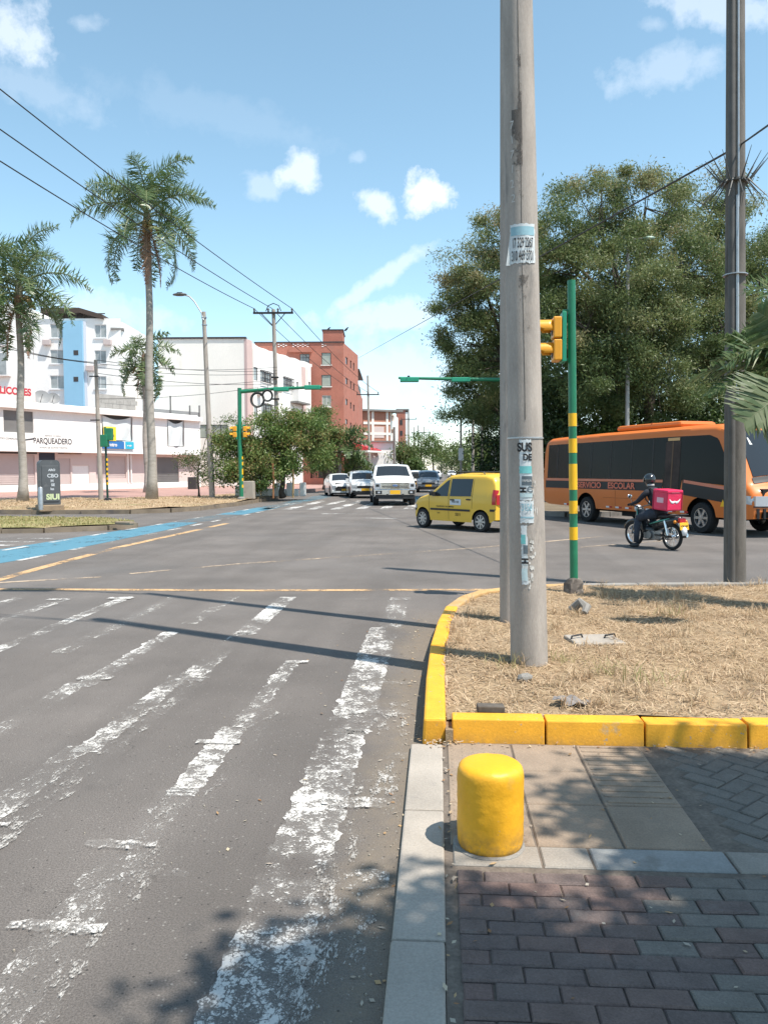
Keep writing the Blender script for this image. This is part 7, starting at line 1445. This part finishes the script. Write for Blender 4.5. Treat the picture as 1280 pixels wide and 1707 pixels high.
b = MB(); b.ball((.5, 0, .93), .1, 12, 8, (.8, 1, .9)); b.build('headlight', HEADL, mo, True); b = MB(); b.box((-.88, 0, .70), (.07, .2, .12)); b.build('tail_light', REDL, mo, bevel=.02)
for sg in (1, -1): b = MB(); b.ball((-.84, sg * .17, .67), .04, 8, 6); b.tube((-.84, 0, .67), (-.84, sg * .17, .67), .01, n=5); b.build('indicator', AMBER, mo, True)
b = MB(); b.box((-.95, 0, .575), (.015, .26, .17), Matrix.Rotation(.15, 3, 'Y')); pt_ = b.build('number_plate', PLATE, mo); text('VTM 85F', .06, INK, mo, Matrix.Translation((-.962, 0, .575)) @ Matrix.Rotation(-PI / 2, 4, 'Z') @ Matrix.Rotation(PI / 2, 4, 'X'), 0, .002)
b = MB(); b.path([(-.86, 0, .66), (-.95, 0, .5), (-.98, 0, .36)], [.05, .04, .03], 6); b.v = [(x, y * 2.2, z) for x, y, z in b.v]; b.build('mudguard_flap', FRAMEW, mo, 'all')
b = MB(); b.path([(-.6, .12, .8), (-.95, .12, .84), (-.95, -.12, .84), (-.6, -.12, .8)], .014, 6); b.build('rear_rack', DARKM, mo, True)
b = MB(); b.tube((.05, .0, .2), (.05, .28, .2), .014, n=6); b.tube((.05, .0, .2), (.05, -.28, .2), .014, n=6); b.build('foot_peg', DARKM, mo)

per = thing('person', 'rider in dark clothes and black helmet leaning forward on the motorcycle', 'person', mid, MH)
def skin_obj(name, verts, edges, radii, m, parent, sub=2, root=0):
    me = bpy.data.meshes.new(name); me.from_pydata(verts, edges, []); o = link(name, me, parent); me.materials.append(m)
    sk = o.modifiers.new('skin', 'SKIN'); lay = me.skin_vertices[0].data if me.skin_vertices else None
    if lay is None:
        bpy.context.view_layer.objects.active = o; bpy.ops.mesh.customdata_skin_add() if False else None
        lay = me.skin_vertices[0].data
    for i, r_ in enumerate(radii): lay[i].radius = (r_, r_) if not isinstance(r_, tuple) else r_; lay[i].use_root = (i == root)
    sk.use_smooth_shade = True; ss = o.modifiers.new('sub', 'SUBSURF'); ss.levels = ss.render_levels = sub; return o
CLOTHD = mat('dark_navy_cloth', (.022, .024, .032), .9, var=.2, vscale=14, bump=.4, bscale=25); JEAN = mat('dark_jeans', (.035, .042, .058), .9, var=.2, vscale=12, bump=.4, bscale=25); SKINM = mat('brown_skin', (.30, .16, .10), .6); SHOE = mat('dark_shoe', (.03, .03, .032), .7)
V = [(-.22, 0, .86), (-.16, 0, 1.0), (-.06, 0, 1.18), (.04, 0, 1.34), (.08, 0, 1.43), (.12, 0, 1.52), (.14, 0, 1.62),
     (.03, .12, 1.35), (.05, .21, 1.31), (.22, .31, 1.10), (.36, .33, 1.05), (.40, .33, 1.04),
     (.03, -.12, 1.35), (.05, -.21, 1.31), (.22, -.31, 1.10), (.36, -.33, 1.05), (.40, -.33, 1.04),
     (-.18, .1, .84), (.05, .22, .78), (.24, .26, .70), (.23, .28, .42), (.24, .30, .13),
     (-.18, -.1, .84), (.05, -.2, .78), (.24, -.2, .70), (.12, -.22, .45), (.06, -.23, .27)]
E = [(0, 1), (1, 2), (2, 3), (3, 4), (4, 5), (5, 6), (3, 7), (7, 8), (8, 9), (9, 10), (10, 11), (3, 12), (12, 13), (13, 14), (14, 15), (15, 16), (0, 17), (17, 18), (18, 19), (19, 20), (20, 21), (0, 22), (22, 23), (23, 24), (24, 25), (25, 26)]
Rd = [(.16, .13), (.155, .12), (.17, .125), (.14, .10), .06, .085, .08, .10, .075, .05, .036, .03, .10, .075, .05, .036, .03, .115, .095, .07, .055, .04, .115, .095, .07, .055, .04]
body = skin_obj('body', V, E, Rd, CLOTHD, per)
b = MB(); 
for sg, kn, an, ft in ((1, (.24, .26, .70), (.24, .30, .13), (.36, .31, .05)), (-1, (.24, -.2, .70), (.06, -.23, .27), (.18, -.24, .215))):
    b = MB(); b.path([(-.2, sg * .1, .86), (.06, sg * .21, .79), kn], [.13, .112, .085], 12); b.path([kn, Vector(kn).lerp(Vector(an), .5), an], [.084, .072, .06], 12); b.build('trouser_leg', JEAN, per, 'all')
    b = MB(); f = Vector(ft); b.path([Vector(an) + Vector((-.06, 0, -.07)), Vector(an) + Vector((0, 0, -.06)), f + Vector((-.02, 0, 0)), f + Vector((.06, 0, -.01))], [.045, .055, .045, .03], 10); b.build('shoe', SHOE, per, 'all')
    # gloved hand: palm, four fingers curled round the grip, thumb
    w = Vector((.385, sg * .33, 1.035)); vs = [w, w + Vector((.045, 0, .012))]; es = [(0, 1)]; rd = [.026, .03]
    for k in range(4):
        y = sg * (-.032 + .021 * k); o_ = len(vs); L_ = (.9, 1.05, 1.0, .8)[k]; p = w + Vector((.06, y, .014)); vs += [p, p + Vector((.032 * L_, 0, -.008)), p + Vector((.04 * L_, 0, -.036)), p + Vector((.012, 0, -.048))]; es += [(1, o_), (o_, o_ + 1), (o_ + 1, o_ + 2), (o_ + 2, o_ + 3)]; rd += [.010, .0095, .009, .008]
    o_ = len(vs); vs += [w + Vector((.02, -sg * .035, 0)), w + Vector((.045, -sg * .05, -.02)), w + Vector((.06, -sg * .045, -.04))]; es += [(0, o_), (o_, o_ + 1), (o_ + 1, o_ + 2)]; rd += [.012, .011, .009]
    skin_obj('hand', vs, es, rd, SHOE, per, 1)
# head with a face under the open helmet
b = MB(); b.ball((.15, 0, 1.60), .1, 16, 12, (1.05, .85, 1.2)); b.path([(.24, 0, 1.615), (.268, 0, 1.585), (.25, 0, 1.572)], [.008, .016, .008], 6)
for sg in (1, -1): b.ball((.232, sg * .034, 1.615), .014, 8, 6); b.ball((.13, sg * .088, 1.59), .028, 8, 6, (.6, .3, 1))
b.path([(.245, .03, 1.545), (.252, 0, 1.543), (.245, -.03, 1.545)], .008, 5); b.path([(.22, 0, 1.52), (.205, 0, 1.495)], [.03, .025], 8); b.build('head', SKINM, per, 'all')
b = MB(); prof = []; n, m_ = 24, 14
b.grid(lambda u, v: (.135 + .142 * math.cos(2 * PI * u) * math.sin(PI * (v * .78)) * (1.06), .128 * math.sin(2 * PI * u) * math.sin(PI * v * .78), 1.635 + .15 * math.cos(PI * v * .78) + (.035 * max(0, math.cos(2 * PI * u)) * (v > .6))), n, m_); hel = b.build('helmet', mat('black_helmet', (.02, .022, .024), .22, coat=.7), per, 'all'); sm = hel.modifiers.new('t', 'SOLIDIFY'); sm.thickness = .02
b = MB(); b.grid(lambda u, v: (.14 + .155 * math.cos((u - .5) * 2.4), .14 * math.sin((u - .5) * 2.4), 1.68 - .11 * v), 14, 4); b.build('visor', GLASS, hel, 'all')
b = MB(); b.lathe([(.085, 1.475), (.09, 1.50), (.08, 1.53)], 16, Matrix.Translation((.1, 0, 0))); b.build('grey_collar', mat('grey_scarf', (.4, .38, .37), .9), per, 'all')
bag = thing('delivery_bag', 'bright pink cube delivery bag with a white moustache emblem on the rider back', 'bag', mid, MH); PINKB = mat('pink_bag', (.68, .02, .085), .38, spec=.5, var=.1, vscale=6, bump=.6, bscale=12); PINKD = mat('pink_bag_piping', (.45, .015, .06), .5)
BR = Matrix.Translation((-.44, 0, 1.165)) @ Matrix.Rotation(R(-4), 4, 'Y'); bw = .23
def bagbuild(name, b, m, bev=0, sm=False): b.v = [tuple(BR @ Vector(v)) for v in b.v]; return b.build(name, m, bag, sm, bev)
b = MB(); b.grid(lambda u, v: (0, 0, 0), 1, 1); b = MB(); b.bb(-.22, .22, -bw, bw, -.24, .22); bd = bagbuild('bag_body', b, PINKB, .03)
b = MB(); b.bb(-.235, .235, -bw - .012, bw + .012, .17, .245); bagbuild('lid', b, PINKB, .025)
for sx in (-.222, .222):
    for sy in (-bw, bw): b = MB(); b.tube((sx, sy, -.24), (sx, sy, .19), .012, n=6); bagbuild('piping', b, PINKD)
b = MB(); 
for s in (1, -1): b.path([(-.226, 0, -.02), (-.228, s * .05, -.045), (-.228, s * .1, -.035), (-.228, s * .14, .0), (-.226, s * .165, .04)], [.02, .03, .026, .016, .004], 8)
b.v = [(-.222 + (x + .226) * .25, y, z) for x, y, z in b.v]; bagbuild('emblem', b, FRAMEW, 0, 'all')
b = MB(); b.bb(-.2325, -.23, -.12, .12, .185, .225); bagbuild('label_strip', b, mat('pale_pink_print', (.75, .45, .5), .6))
b = MB(); b.bb(-.1, .1, bw + .0005, bw + .004, -.06, .06); bagbuild('side_print', b, MATS['pale_pink_print'])
for sg in (1, -1): b = MB(); b.path([(-.22, sg * .13, 1.34), (-.05, sg * .14, 1.43), (.12, sg * .14, 1.32), (.1, sg * .15, 1.16), (-.1, sg * .17, 1.02), (-.24, sg * .15, 1.0)], .016, 6); b.build('shoulder_strap', TRIM, bag, True)

for o_ in (mo, per, bag): o_.scale = (.88, .88, .88)
